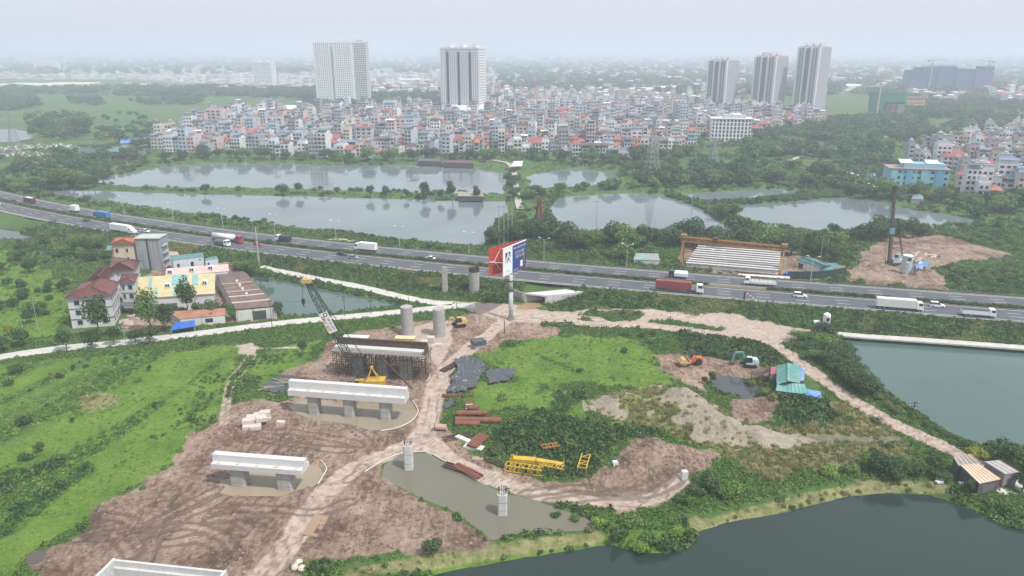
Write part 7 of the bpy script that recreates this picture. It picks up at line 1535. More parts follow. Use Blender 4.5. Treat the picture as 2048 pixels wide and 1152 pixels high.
for u0, u1, v0, v1 in ((0.14,0.185,0.42,0.92),(0.225,0.26,0.02,0.40),(0.44,0.64,0.5,0.98),(0.71,0.78,0.45,0.98),(0.465,0.51,0.02,0.46)):
    mb = MB(); mb.sheet([on_quad(Q1,u0,v0,.2), on_quad(Q1,u1,v0,.2), on_quad(Q1,u1,v1,.2), on_quad(Q1,u0,v1,.2)], 0.08); mb.build("skylight_strip", TEALP, t1)
def cooler(t, p):
    mb = MB(); mb.box(p.x-.8,p.x+.8,p.y-.8,p.y+.8,p.z,p.z+1.5); c = mb.build("roof_cooler", WHT, t)
    for s in (-1,1): mb = MB(); mb.box(p.x+s*.4-.3,p.x+s*.4+.3,p.y-.84,p.y-.8,p.z+.3,p.z+1.2); mb.build("louvre", GLASS, c)
for u, v in ((0.40,0.42),(0.88,0.45)): cooler(t1, on_quad(Q1,u,v,0.1))
for u, v in ((0.08,0.3),(0.42,0.35),(0.72,0.4)): cooler(t2, on_quad(Q2,u,v,0.1))
# brown sawtooth hall with whitewashed gate wall
A0, A1, B1, B0 = G3(471,619.5,4.2), G3(552,612,4.2), G3(484,541,5.0), G3(431,546,5.0); o = A0.copy(); o.z = 0; t = thing("brown_hall", "hall with brown weathered multi-bay roof, stained white wall and green gate", "hall", o); BRN = corrugated("brown_roof", (0.15,0.10,0.085), (0.22,0.16,0.13), amt=0.7)
A0, A1, B1, B0 = [v-o for v in (A0,A1,B1,B0)]; mb = MB(); W4 = [A0,A1,B1,B0]; mb.add([(p.x,p.y,-.3) for p in W4]+[(p.x,p.y,p.z-.3) for p in W4], [(i,(i+1)%4,4+(i+1)%4,4+i) for i in range(4)]); mb.build("walls", mat("stained_white", (0.55,0.55,0.52), 0.9, 0.12, 0.5, streak=0.75, dirt=(0.09,0.09,0.085)), t)
fs = [0,0.17,0.32,0.44,0.54,0.66,1.0]
for k in range(6):
    f0, f1 = fs[k]+.008, fs[k+1]-.022; a, b, c, d = A0.lerp(B0,f0), A1.lerp(B1,f0), A1.lerp(B1,f1), A0.lerp(B0,f1); h_ = Vector((0,0,0.9)); m0, m1 = (a+d)/2+h_, (b+c)/2+h_
    mb = MB(); mb.sheet([a,b,m1,m0], .1); mb.sheet([m0,m1,c,d], .1); n_ = 16
    for q in range(n_+1): f = q/n_; mb.beam(a.lerp(b,f)+Vector((0,0,.04)), m0.lerp(m1,f)+Vector((0,0,.04)), .1,.08); mb.beam(m0.lerp(m1,f)+Vector((0,0,.04)), d.lerp(c,f)+Vector((0,0,.04)), .1,.08)
    mb.build("roof_bay", BRN, t)
    if k < 5: mb = MB(); mb.sheet([A0.lerp(B0,fs[k+1]-.022)+Vector((0,0,.06)), A1.lerp(B1,fs[k+1]-.022)+Vector((0,0,.06)), A1.lerp(B1,fs[k+1]+.008)+Vector((0,0,.06)), A0.lerp(B0,fs[k+1]+.008)+Vector((0,0,.06))], .12); mb.build("gutter", mat("pale_gutter", (0.45,0.40,0.36)), t)
    if k in (1,2,3,4): p = m0.lerp(m1, 0.45); mb = MB(); mb.cyl(p, p+Vector((0,0,.8)), .35, .35, 8); mb.sph(p+Vector((0,0,.9)), .5, 8, 5, .7); mb.build("roof_vent", WHT, t)
n_ = Vector(((A1-A0).y,-(A1-A0).x,0)).normalized()*.07; a, b = A0.lerp(A1,.40), A0.lerp(A1,.74); mb = MB(); q = [Vector((a.x,a.y,0))+n_, Vector((b.x,b.y,0))+n_, Vector((b.x,b.y,3.1))+n_, Vector((a.x,a.y,3.1))+n_]; mb.add(q+[x-n_*2 for x in q], [(0,1,2,3),(7,6,5,4),(0,4,5,1),(1,5,6,2),(2,6,7,3),(3,7,4,0)]); mb.build("gate", mat("gate_green", (0.055,0.075,0.06), 0.7, 0.15, 1), t)
shed("rusty_shed", "low white shed with rust-streaked roof beside the village lane", "shed", [(358,638,3.2),(451,630,3.2),(451,616,4.0),(337,623,4.0)], WP, corrugated("rust_roof", (0.40,0.20,0.13), (0.30,0.13,0.08), amt=0.8), None, openings=((0,0.55,0.73,1.2,2.5,"window",GLASS),(0,0.2,0.3,0.1,2.3,"door",GLASS)))
shed("awning", "bright blue tarpaulin awning in front of the rusty shed", "awning", [(340,661,1.9),(390,652,1.9),(389,641,2.9),(352,645,2.9)], WP, TARP_BLUE, None, open_=True)
# --- blue and teal shed by the small pond
SHT = corrugated("shed_teal", (0.13,0.33,0.31), (0.5,0.52,0.46), amt=0.35); SBL = corrugated("shed_blue", (0.12,0.27,0.55), (0.5,0.56,0.62), amt=0.6); DKW = mat("dark_teal_wall", (0.03,0.09,0.10), 0.8, 0.15, 0.6)
shed("pond_shed", "teal gabled shed with patched roof beside the small pond", "shed", [(1553,770,3.4),(1553,731,3.4),(1601,731,3.4),(1600,766,3.4)], DKW, SHT, ((1577,762,5.2),(1577,727,5.2)))
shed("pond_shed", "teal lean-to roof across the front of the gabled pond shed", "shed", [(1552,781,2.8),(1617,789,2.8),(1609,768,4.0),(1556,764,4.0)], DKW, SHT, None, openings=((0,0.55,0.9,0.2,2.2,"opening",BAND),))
shed("pond_shed", "blue lean-to with blue walls at the end of the pond shed", "shed", [(1612,790,2.7),(1643,796,2.5),(1640,783,3.2),(1610,777,3.2)], mat("blue_wall", (0.12,0.26,0.42), 0.7, 0.15, 0.6), SBL, None)
shed("pond_shed", "narrow blue sheet roof along the side of the gabled pond shed", "shed", [(1601,762,2.8),(1608,760,2.6),(1608,736,2.6),(1601,735,3.0)], DKW, SBL, None)
shed("pond_annex", "small red-roofed annex on the pond side of the teal shed", "shed", [(1541,748,2.8),(1553,748,2.8),(1553,733,3.4),(1543,734,3.4)], mat("annex_grey", (0.2,0.2,0.22)), corrugated("faded_red_roof", (0.38,0.12,0.11)), None)
P = [G3(*c) for c in ((1503,748,2.4),(1541,740,3.0),(1540,734,3.0),(1504,741,2.4))]; mid = (P[0]+P[1])/2; o = P[0].copy(); o.z = 0; t = thing("shade_net", "sagging black shade net slung beside the red-roofed annex", "shade net", o); mb = MB()
for k in range(6):
    f0, f1 = k/6, (k+1)/6; s0, s1 = -1.0*4*f0*(1-f0), -1.0*4*f1*(1-f1); mb.sheet([P[0].lerp(P[1],f0)-o+Vector((0,0,s0)), P[0].lerp(P[1],f1)-o+Vector((0,0,s1)), P[3].lerp(P[2],f1)-o+Vector((0,0,s1)), P[3].lerp(P[2],f0)-o+Vector((0,0,s0))], .03)
mb.build("net", mat("shade_black", (0.05,0.052,0.06)), t)
for p in P: mb = MB(); q = p-o; mb.cyl((q.x,q.y,-.3),(q.x,q.y,q.z+.1),.07,.07,6); mb.build("post", RUST_D, t)
# --- low shacks by the dark pond
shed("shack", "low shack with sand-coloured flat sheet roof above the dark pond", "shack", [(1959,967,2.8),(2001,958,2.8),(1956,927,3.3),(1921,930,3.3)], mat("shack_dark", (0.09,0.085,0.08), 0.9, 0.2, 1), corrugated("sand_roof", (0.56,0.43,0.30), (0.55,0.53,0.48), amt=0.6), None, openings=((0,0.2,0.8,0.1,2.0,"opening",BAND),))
shed("shack", "low shack with grey asbestos roof behind the sand-coloured roof", "shack", [(1917,931,3.0),(1962,927,3.0),(1940,908,3.4),(1907,914,3.4)], mat("shack_dark", (0.09,0.085,0.08)), corrugated("asbestos_roof", (0.36,0.32,0.28), (0.22,0.2,0.18), amt=0.8), None)
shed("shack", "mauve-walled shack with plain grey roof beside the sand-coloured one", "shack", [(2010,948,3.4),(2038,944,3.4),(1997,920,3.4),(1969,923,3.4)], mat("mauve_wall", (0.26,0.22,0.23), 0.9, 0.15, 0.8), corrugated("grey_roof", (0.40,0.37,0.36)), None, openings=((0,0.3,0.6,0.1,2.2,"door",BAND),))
q = GZ(2032, 972); block(2030, 974, (10,5,0.2), R(5), "pale paved terrace beside the mauve shack", None, 0.05, conc, "terrace")
for px, py in [(1982,980),(1990,976)]: block(px, py, (1.2,0.8,0.5), random.random(), "red plastic crate beside the low shacks", "red crates by the shacks", 0.2, PRD, "crate")
block(1508-0, 1, (0.1,0.1,0.1), 0, "x") if False else None
for px, py in [(1878,966),(1880,960),(1925,970)]: block(px, py, (1.4,0.9,0.4), random.random()*3, "white rubbish sack on the bank by the shacks", "rubbish sacks by the shacks", 0.2, WHT, "rubbish_sack")
# ------------------------------------------------------------------ village houses
WALLC = [("white", (0.66,0.67,0.68)), ("grey", (0.36,0.38,0.41)), ("pale grey", (0.47,0.49,0.52)), ("cream", (0.60,0.57,0.51)), ("pinkish", (0.56,0.46,0.45)), ("bare cement", (0.29,0.30,0.32)), ("pale blue", (0.42,0.50,0.57)), ("buff", (0.51,0.47,0.43))]
WALLM = [mat("house_"+n.replace(' ','_'), c, 0.9, 0.1, 0.3, streak=0.25, dirt=(0.2,0.2,0.2)) for n, c in WALLC]
ROOFC = [("red tiled roof", (0.30,0.085,0.075)), ("orange tiled roof", (0.36,0.14,0.09)), ("teal sheet roof", (0.10,0.22,0.22)), ("brown sheet roof", (0.12,0.065,0.055)), ("dark grey sheet roof", (0.10,0.105,0.12)), ("blue sheet roof", (0.15,0.22,0.33)), ("white sheet roof", (0.66,0.66,0.65))]
ROOFM = [corrugated("roof_"+n.replace(' ','_'), c) for n, c in ROOFC]
TANK = mat("steel_tank", (0.62,0.63,0.64), 0.35, 0.05, 1, metal=0.4); FLAT = mat("flat_roof", (0.33,0.32,0.31), 0.95, 0.2, 0.4)
def house_parts(rd, w, d, fl, style, lod=0):
    """walls, roof, openings and rooftop things of a narrow house, front to -y"""
    H = fl*3.3+0.4; W = MB(); W.box(-w/2,w/2,-d/2,d/2,-.5,H)
    O = MB(); B = MB(); Rf = MB(); T = MB()
    nb = 1 if w < 4.6 else 2 if w < 7.5 else 3
    for f in range(fl):
        z0 = f*3.3+1.0
        for k in range(nb):
            x = -w/2+w*(k+.5)/nb; ww = w/nb*0.3; O.box(x-ww,x+ww,-d/2-.06,-d/2,z0,z0+1.75)
            O.box(x-ww,x+ww,d/2,d/2+.06,z0,z0+1.5)
        if f and lod == 0 and rd.random() < .75: B.box(-w/2+.1,w/2-.1,-d/2-1.0,-d/2-.07,f*3.3-.1,f*3.3+.12); B.box(-w/2+.1,w/2-.1,-d/2-1.0,-d/2-.92,f*3.3+.12,f*3.3+.95)
        for s in (-1,1):
            if rd.random() < .22: y_ = rd.uniform(-d/3,d/3); O.box(s*w/2-(.05 if s < 0 else 0), s*w/2+(.05 if s > 0 else 0), y_-.5,y_+.5,z0+.3,z0+1.5)
    if style == 'flat':
        for (a,b,c,e) in ((-w/2,w/2,-d/2,-d/2+.2),(-w/2,w/2,d/2-.2,d/2),(-w/2,-w/2+.2,-d/2+.2,d/2-.2),(w/2-.2,w/2,-d/2+.2,d/2-.2)): W.box(a,b,c,e,H,H+.8)
        sy = rd.uniform(0,d/4); T.box(-w/2+.3,w/2-.3,sy-1.6,sy+1.6,H,H+2.6); Rf.box(-w/2+.1,w/2-.1,sy-2.2,sy+2.2,H+2.6,H+2.8)
        B.cyl((-.9,sy-.4,H+3.6),(.9,sy-.4,H+3.6),.62,.62,8); B.box(-.7,.7,sy-.7,sy-.1,H+2.8,H+3.1)
    elif style == 'hip':
        e = .5; h = min(w,d)*.33; rl = max(.1,(d-w)/2)
        Rf.add([(-w/2-e,-d/2-e,H),(w/2+e,-d/2-e,H),(w/2+e,d/2+e,H),(-w/2-e,d/2+e,H),(0,-rl,H+h),(0,rl,H+h)],[(0,1,4),(1,2,5,4),(2,3,5),(3,0,4,5),(3,2,1,0)])
    elif style == 'gable':
        e = .4; h = d*.16+.6; Rf.add([(-w/2-e,-d/2-e,H),(w/2+e,-d/2-e,H),(w/2+e,d/2+e,H),(-w/2-e,d/2+e,H),(-w/2-e,0,H+h),(w/2+e,0,H+h)],[(0,1,5,4),(2,3,4,5),(1,2,5),(3,0,4),(3,2,1,0)])
    else:                                   # sheet canopy on posts above a flat roof
        z1 = H+2.5
        for x in (-w/2+.2,w/2-.2):
            for y_ in (-d/2+.2,d/2-.2): T.beam((x,y_,H),(x,y_,z1),.15)
        T.box(-w/2+.4,w/2-.4,0,d/2-.4,H,H+2.3)
        Rf.sheet([(-w/2-.4,-d/2-.6,z1),(w/2+.4,-d/2-.6,z1),(w/2+.4,0,z1+.8),(-w/2-.4,0,z1+.8)],.1); Rf.sheet([(-w/2-.4,0,z1+.8),(w/2+.4,0,z1+.8),(w/2+.4,d/2+.5,z1),(-w/2-.4,d/2+.5,z1)],.1)
        if rd.random() < .5: B.cyl((-.8,d/3,z1+1.4),(.8,d/3,z1+1.4),.6,.6,8)
    return W, O, B, Rf, T, H
def lay_out(poly, ang, rd, rowd=(9,13), alley=4.5, fill=0.9, wid=(3.9,6.6), floors=(2,3,3,4,4,5), big=0.04):
    P = GP(poly); c, s = math.cos(ang), math.sin(ang); U = P[:,0]*c+P[:,1]*s; V = -P[:,0]*s+P[:,1]*c; out = []; v = V.min()
    k = 0
    while v < V.max():
        d = rd.uniform(*rowd); u = U.min()+rd.uniform(0,5)
        while u < U.max():
            w = rd.uniform(*wid); 
            if rd.random() < big: w *= 1.9
            uc, vc = u+w/2, v+d/2+rd.uniform(-1,1); x, y = uc*c-vc*s, uc*s+vc*c
            if rd.random() < fill and sd_poly(np.array([x]), np.array([y]), P)[0] > 2: out.append((x, y, w*rd.uniform(.9,1), d*rd.uniform(.8,1), ang+(math.pi if k % 2 and rd.random() < .8 else 0)+0.5*float(fbm(np.array([x]),np.array([y]),90,2,19)[0])+rd.uniform(-.05,.05), rd.choice(floors)))
            u += w+(rd.uniform(2,5) if rd.random() < .08 else .12)
        v += d+(alley if k % 2 else .8)*rd.uniform(.8,1.5); k += 1
    return out
rd = random.Random(12)
V_MAIN = [(300,302),(360,306),(420,308),(560,313),(700,316),(900,316),(1000,312),(1100,316),(1240,314),(1385,302),(1400,276),(1500,282),(1560,262),(1650,250),(1650,236),(1500,226),(1240,222),(1000,214),(880,222),(640,230),(420,234),(395,255),(330,282)]
V_EAST = [(1800,332),(1832,318),(1868,302),(1905,290),(1960,280),(2060,268),(2260,262),(2260,404),(2060,402),(1975,404),(1938,398),(1912,384),(1915,350),(1850,340)]
HM = lay_out(V_MAIN, R(-7), rd, (9,17), 5.5, 0.72, (4.0,9.5), (1,2,2,3,3,3,4,5,6), 0.12)
HE = lay_out(V_EAST, R(-16), rd, (10,14), 6.0, 0.85, (4.5,8.5), (2,2,3,3,4,5), 0.1)
SCHOOL = GP([(1780,380),(1920,392),(1915,345),(1850,330),(1785,338)])
HE = [h for h in HE if sd_poly(np.array([h[0]]), np.array([h[1]]), SCHOOL)[0] < 3 and h[0] < 0.74*h[1]+10]
allh = [(h, 'main') for h in HM]+[(h, 'east') for h in HE]
allh = [q for q in allh if abs(q[0][0]) < 0.74*q[0][1]]
allh.sort(key=lambda q: q[0][1]-8*q[0][5]-(0 if q[1] == 'main' else 220))
NTH = 295
STY = ['flat']*9+['hip']*4+['gable']*2+['canopy']*8
rest = {}
def put(store, key, mb, x, y, z, rz):
    M = Matrix.Translation((x,y,z)) @ Matrix.Rotation(rz,4,'Z'); b = store.setdefault(key, MB()); n = len(b.v); b.v += [tuple(M @ Vector(p)) for p in mb.v]; b.f += [[n+i for i in f] for f in mb.f]; b.m += [0]*len(mb.f)
for idx, ((x, y, w, d, rz, fl), where) in enumerate(allh):
    st = rd.choice(STY); fl = min(fl, 3) if st in ('hip','gable') else fl
    if rd.random() < .05: fl += 2
    wi = rd.choices(range(8), (8,3,4,4,3,2,2,3))[0]
    ri = rd.choices((0,1),(3,1))[0] if st in ('hip','gable') else rd.choices(range(2,7),(3,3,4,1,1))[0] if st == 'canopy' else 6
    z = gz(x, y); z = max(z, -0.2)
    W, O, B, Rf, T, H = house_parts(rd, w, d, fl, st, 0 if idx < NTH else 1)
    if idx < NTH:
        rn = {'flat': "flat tank-topped roof", 'hip': "hipped "+ROOFC[ri][0], 'gable': "gabled "+ROOFC[ri][0], 'canopy': ROOFC[ri][0]+" on posts"}[st]
        num = {2:"two",3:"three",4:"four",5:"five",6:"six",7:"seven"}.get(fl, "many")
        t = thing("tube_house" if w < 7.5 else "town_house", f"{WALLC[wi][0]} {num}-storey house with {rn} "+("in the lakeside village" if where == "main" else "above the eastern pond"), "house", (x,y,z), rz, "houses of the village beyond the ponds" if where == 'main' else "houses above the eastern pond")
        W.build("walls", WALLM[wi], t)
        if O.v: tag(O.build("windows", GLASS, t), kind="stuff")
        if B.v: B.build("roof_tank" if st == 'flat' else "balcony", TANK if st == 'flat' else TRIM, t)
        if Rf.v: Rf.build("roof", ROOFM[ri] if st != 'flat' else FLAT, t)
        if T.v: T.build("stair_head", WALLM[wi], t)
    else:
        put(rest, ('w',wi), W, x,y,z,rz); put(rest, ('g',), O, x,y,z,rz); put(rest, ('r',ri if st != 'flat' else 'f'), Rf, x,y,z,rz); put(rest, ('w',wi), T, x,y,z,rz); put(rest, ('t',), B, x,y,z,rz)
# everything farther off: a town that reads as one mass of small blocks
FT = [([(-300,128),(200,122),(640,120),(880,124),(880,182),(640,176),(420,168),(200,160),(-300,158)], 2300, (7,20), (6,15)),
      ([(210,160),(420,168),(560,178),(560,186),(420,182),(210,174)], 60, (7,16), (7,14)),
      ([(740,176),(880,178),(880,192),(740,192)], 70, (7,14), (9,18)),
      ([(980,124),(1400,124),(2300,124),(2300,196),(1900,196),(1650,185),(1400,180),(1050,190),(980,176)], 2600, (7,22), (6,16)),
      ([(980,176),(1060,186),(1240,190),(1420,190),(1420,214),(1240,222),(1000,212)], 330, (5,11), (8,19)),
      ([(1810,192),(2048,196),(2200,200),(2200,212),(1900,210)], 90, (7,14), (8,16)),
      ([(-300,116),(2300,116),(2300,124),(-300,124)], 500, (15,40), (8,22)), ([(-400,109),(2400,109),(2400,116),(-400,116)], 450, (25,80), (10,26))]
ngr = np.random.default_rng(9)
for poly, n, ws, hs in FT:
    P = GP(poly); k = 0
    while k < n:
        # even in the picture's depth: draw the distance with a bias to the near side
        x = ngr.uniform(P[:,0].min(), P[:,0].max()); u = ngr.random()**1.4; y = P[:,1].min()+(P[:,1].max()-P[:,1].min())*u
        k += 1
        if abs(x) > 0.8*y or sd_poly(np.array([x]), np.array([y]), P)[0] < 0: continue
        w, d, h = ngr.uniform(*ws), ngr.uniform(*ws), ngr.uniform(*hs); m_ = MB(); m_.box(-w/2,w/2,-d/2,d/2,-1,h); wi = int(ngr.choice([0,0,0,1,2,3,4,6])); rz = ngr.uniform(-.3,.3)
        put(rest, ('w',wi), m_, x,y,0,rz); r_ = MB(); ri = int(ngr.choice([0,0,1,2,3,4,6,6,6])); r_.loft([[(-w/2-.4,-d/2-.4,h),(w/2+.4,-d/2-.4,h),(w/2+.4,d/2+.4,h),(-w/2-.4,d/2+.4,h)],[(-w/4,-.2,h+1.6),(w/4,-.2,h+1.6),(w/4,.2,h+1.6),(-w/4,.2,h+1.6)]]); put(rest, ('r',ri), r_, x,y,0,rz)
        if h > 8 and y < 2600:
            o_ = MB()
            for f in range(int(h/3.3)): 
                for q in range(max(1,int(w/3.5))): xx = -w/2+w*(q+.5)/max(1,int(w/3.5)); o_.box(xx-.6,xx+.6,-d/2-.08,-d/2,1+f*3.3,2.5+f*3.3)
            put(rest, ('g',), o_, x,y,0,rz)
allm = MB(); mats_ = []
for key, b in rest.items():
    mm = WALLM[key[1]] if key[0] == 'w' else GLASS if key[0] == 'g' else TANK if key[0] == 't' else FLAT if key[1] == 'f' else ROOFM[key[1]]
    n = len(allm.v); allm.v += b.v; allm.f += [[n+i for i in f] for f in b.f]; allm.m += [len(mats_)]*len(b.f); mats_.append(mm)
me = bpy.data.meshes.new("distant_town"); me.from_pydata(allm.v, [], allm.f)
for m in mats_: me.materials.append(m)
me.polygons.foreach_set('material_index', allm.m); me.update(); tag(link_mesh("distant_town", me), kind="stuff")

# ------------------------------------------------------------------ tower blocks
TW = mat("tower_white", (0.72,0.73,0.73), 0.8, 0.05, 0.1); TG = mat("tower_grey", (0.34,0.34,0.38), 0.8, 0.08, 0.1); TDK = mat("tower_slot", (0.10,0.11,0.14), 0.7, 0.1, 0.1); TPK = mat("tower_beige", (0.50,0.46,0.45), 0.8, 0.06, 0.1); TGL = mat("tower_glass", (0.035,0.045,0.06), 0.25, 0.2, 0.2, spec=0.5)
def gridded(t, x0, x1, y0, y1, h, floors, bays_f, bays_s, pier=0.45, band=0.5, wallm=TW, z0=0.0):
    """glass core behind proud floor bands and piers, so every window is a real recess"""
    mb = MB(); mb.box(x0+.35,x1-.35,y0+.35,y1-.35,z0,z0+h); mb.build("glass_core", TGL, t)
    mb = MB(); fh = h/floors
    for k in range(floors+1): mb.box(x0+.05,x1-.05,y0+.05,y1-.05,z0+max(0,k*fh-fh*band/2),z0+min(h,k*fh+fh*band/2))
    tag(mb.build("floor_band", wallm, t), kind="stuff"); mb = MB()
    wx = (x1-x0)/bays_f; wy = (y1-y0)/bays_s
    for k in range(bays_f+1): xx = min(max(x0+k*wx,x0+wx*pier/2),x1-wx*pier/2); mb.box(xx-wx*pier/2,xx+wx*pier/2,y0,y0+.5,z0,z0+h+.02); mb.box(xx-wx*pier/2,xx+wx*pier/2,y1-.5,y1,z0,z0+h+.02)
    for k in range(bays_s+1): yy = min(max(y0+k*wy,y0+wy*pier/2),y1-wy*pier/2); mb.box(x0+.01,x0+.5,yy-wy*pier/2,yy+wy*pier/2,z0,z0+h+.01); mb.box(x1-.5,x1-.01,yy-wy*pier/2,yy+wy*pier/2,z0,z0+h+.01)
    tag(mb.build("pier", wallm, t), kind="stuff")
def tower(label, xl, xr, by, ty, rz, depth, name="apartment_tower"):
    a = G3(xl, by, 0); b = G3(xr, by, 0); w = (b.x-a.x); h = top_z(a.y, ty); t = thing(name, label, "tower block", ((a.x+b.x)/2, a.y+depth/2, 0), rz); return t, w, h
def roof_plant(t, w, d, h, n, m=TW):
    rd_ = random.Random(int(w*10))
    mb = MB(); mb.box(-w/2-.2,w/2+.2,-d/2-.2,d/2+.2,h+.03,h+1.6); mb.build("parapet", m, t)
    for k in range(n): x = -w/2+w*(k+.5)/n; mb = MB(); mb.box(x-w*.06,x+w*.06,-d*.2,d*.2,h+1.6,h+rd_.uniform(3,5.5)); mb.box(x-w*.08,x+w*.08,-d*.25,d*.25,h+5.5,h+6); mb.build("roof_plant", m, t)
t, w, h = tower("wide white twin-slab apartment block with fine window grid, left of the white single tower across the village".replace(", left of the white single tower across the village", " beyond the village"), 634, 738, 205, 86, R(-4), 24)
gridded(t, -w/2, -w*.16, -12, 12, h, 33, 9, 6, .5, .5); gridded(t, -w*.12, w*.24, -14, 10, h, 33, 9, 6, .5, .5); gridded(t, w*.27, w/2, -10, 12, h+2, 33, 7, 6, .22, .28)
mb = MB(); mb.box(-w*.16,-w*.12,-9,9,0,h); mb.box(w*.24,w*.27,-9,9,0,h); mb.build("core_slot", TW, t); roof_plant(t, w*.96, 20, h+.2, 4)
t, w, h = tower("white single apartment tower with dark balcony columns above a white podium", 886, 968, 236, 97, R(-19), 26)
gridded(t, -w/2, w/2, -13, 13, h, 26, 17, 9, .42, .4); roof_plant(t, w, 26, h, 3)
for k in range(3): mb = MB(); x = -w*.3+k*w*.29; mb.box(x-w*.03,x+w*.03,-13.25,-13.02,6,h-4); mb.build("balcony_column", TGL, t)
for x in (-w/2+.8,-w*.42): mb = MB(); mb.box(x-.4,x+.4,-13.3,13.3,0,h+2); mb.build("corner_fin", TW, t)
def slot_tower(label, xl, xr, by, ty, side):
    t, w, h = tower(label, xl, xr, by, ty, R(-54), 24); d = w*.62; w *= .80
    mb = MB(); mb.box(-w/2+.6,w/2-.6,-d/2+.8,d/2-.8,0,h); mb.build("core", TPK, t)
    fl = 34; mb = MB()
    for k in range(1,fl): z = h*k/fl; mb.box(-w/2+.4,w/2-.4,-d/2+.5,d/2-.5,z-.25,z+.25)
    tag(mb.build("floor_edge", TPK, t), kind="stuff")
    for f, ww in ((-.5,.13),(-.16,.07),(.12,.07),(.5,.16)): mb = MB(); x = f*w; mb.box(max(x-ww*w/2,-w/2),min(x+ww*w/2,w/2),-d/2-.2,-d/2+2,0,h+1.5); mb.build("white_fin", TW, t)
    mb = MB(); mb.box(-w*.12,w*.085,-d/2+.2,-d/2+1,0,h-1); mb.build("dark_slot", TDK, t)
    mb = MB()
    for k in range(fl):
        z = h*k/fl
        for x in (-w*.36,-w*.25,w*.22,w*.34): mb.box(x-1.0,x+1.0,-d/2+.3,-d/2+.52,z+.6,z+2.1)
    tag(mb.build("windows", TGL, t), kind="stuff")
    mb = MB(); mb.box(w/2-.5,w/2,-d/2+2,d/2,0,h+.8); mb.build("side_wall", TG, t); mb = MB()
    for k in range(9): y_ = -d/2+3+k*(d-4)/8; mb.box(w/2,w/2+.15,y_-.15,y_+.15,0,h+.8)
    mb.build("side_rib", TPK, t); roof_plant(t, w*.9, d*.8, h+.5, 3, TPK)
slot_tower("shortest of the three beige apartment towers with white fins and dark slots", 1414, 1474, 216, 122, 1); slot_tower("middle one of the three beige apartment towers with white fins", 1506, 1570, 219, 114, 1); slot_tower("tallest of the three beige apartment towers with white fins", 1590, 1652, 222, 95, 1)
t, w, h = tower("small pale apartment tower far behind the fields", 508, 548, 172, 125, R(-8), 26); gridded(t, -w/2, w/2, -13, 13, h, 18, 12, 6, .5, .5); roof_plant(t, w, 24, h, 2)
t, w, h = tower("faint pale slab block on the hazy horizon", 70, 112, 142, 124, R(5), 40); gridded(t, -w/2, w/2, -20, 20, h, 14, 14, 6, .5, .5); roof_plant(t, w, 36, h, 2)
# arcaded white building, podium, white hall, school
t, w, h = tower("white six-storey building with rows of arched windows at the village edge", 1424, 1502, 283, 238, R(-9), 16, "arcaded_building"); gridded(t, -w/2, w/2, -8, 8, h, 6, 11, 5, .42, .42); mb = MB(); mb.box(-w/2-.8,w/2+.8,-8.8,8.8,h,h+.6); mb.build("cornice", TW, t); mb = MB(); mb.box(-w*.2,w*.35,-4,4,h+.6,h+3.6); mb.build("penthouse", WALLM[2], t)
for f in range(5):
    for k in range(11): x = -w/2+w*(k+.5)/11; mb = MB(); mb.cyl((x,-8.06,h/6*(f+.72)),(x,-8.0,h/6*(f+.72)),w/11*.29,w/11*.29,10); mb.build("window_arch", TGL, t)
t, w, h = tower("long white podium hall with curved roof at the foot of the single tower", 896, 974, 238, 212, R(-3), 30, "podium_hall"); mb = MB(); mb.box(-w/2,w/2,-15,15,0,h*.7); mb.build("walls", TW, t)
for k in range(3): mb = MB(); y0 = -15+k*10; mb.loft([[(-w/2-.5,y0,h*(.7+.1*k)),(w/2+.5,y0,h*(.7+.1*k)),(w/2+.5,y0+10,h*(.7+.1*k)),(-w/2-.5,y0+10,h*(.7+.1*k))],[(-w/2+3,y0+2,h*(.7+.1*k)+3),(w/2-3,y0+2,h*(.7+.1*k)+3),(w/2-3,y0+9,h*(.7+.1*k)+3),(-w/2+3,y0+9,h*(.7+.1*k)+3)]]); mb.build("roof_tier", ROOFM[6], t)
mb = MB()
for k in range(14): x = -w/2+w*(k+.5)/14; mb.box(x-1,x+1,-15.1,-15,2,h*.55)
tag(mb.build("windows", TGL, t), kind="stuff")
t, w, h = tower("white factory hall with long pale roof at the edge of the fields", 510, 598, 232, 212, R(-10), 40, "factory_hall"); mb = MB(); mb.box(-w/2,w/2,-20,20,0,h*.7); mb.build("walls", WALLM[2], t); mb = MB(); mb.add([(-w/2-1,-21,h*.7),(w/2+1,-21,h*.7),(w/2+1,21,h*.7),(-w/2-1,21,h*.7),(-w/2-1,0,h),(w/2+1,0,h)],[(0,1,5,4),(2,3,4,5),(1,2,5),(3,0,4)]); mb.build("roof", ROOFM[6], t)
mb = MB()
for k in range(10): x = -w/2+w*(k+.5)/10; mb.box(x-1.5,x+1.5,-20.1,-20,2,5)
tag(mb.build("windows", TGL, t), kind="stuff")
CYAN = mat("cyan_wall", (0.24,0.48,0.58), 0.8, 0.06, 0.3); CY2 = mat("cyan_dark", (0.12,0.36,0.55), 0.8, 0.06, 0.3)
t, w, h = tower("cyan three-storey school with white roof canopies above the eastern pond", 1785, 1895, 374, 339, R(-13), 16, "school_building"); mb = MB(); mb.box(-w/2,w/2,-8,8,0,h); mb.build("walls", CYAN, t)
mb = MB(); mb.box(-w/2-.6,w/2+.6,-8.8,8.8,h,h+.5); mb.build("roof_slab", mat("school_eave", (0.36,0.25,0.22)), t)
for f in range(3):
    for k in range(9): x = -w/2+w*(k+.5)/9; mb = MB(); mb.box(x-.9,x+.9,-8.08,-8,h/3*f+1.2,h/3*f+2.9); mb.build("window", TGL, t)
for k in range(4): x = -w/2+w*(k+.35)/4; mb = MB(); mb.box(x-2,x+2,-8.5,-8.1,0,h); mb.build("stair_bay", CY2 if k % 2 else CYAN, t)
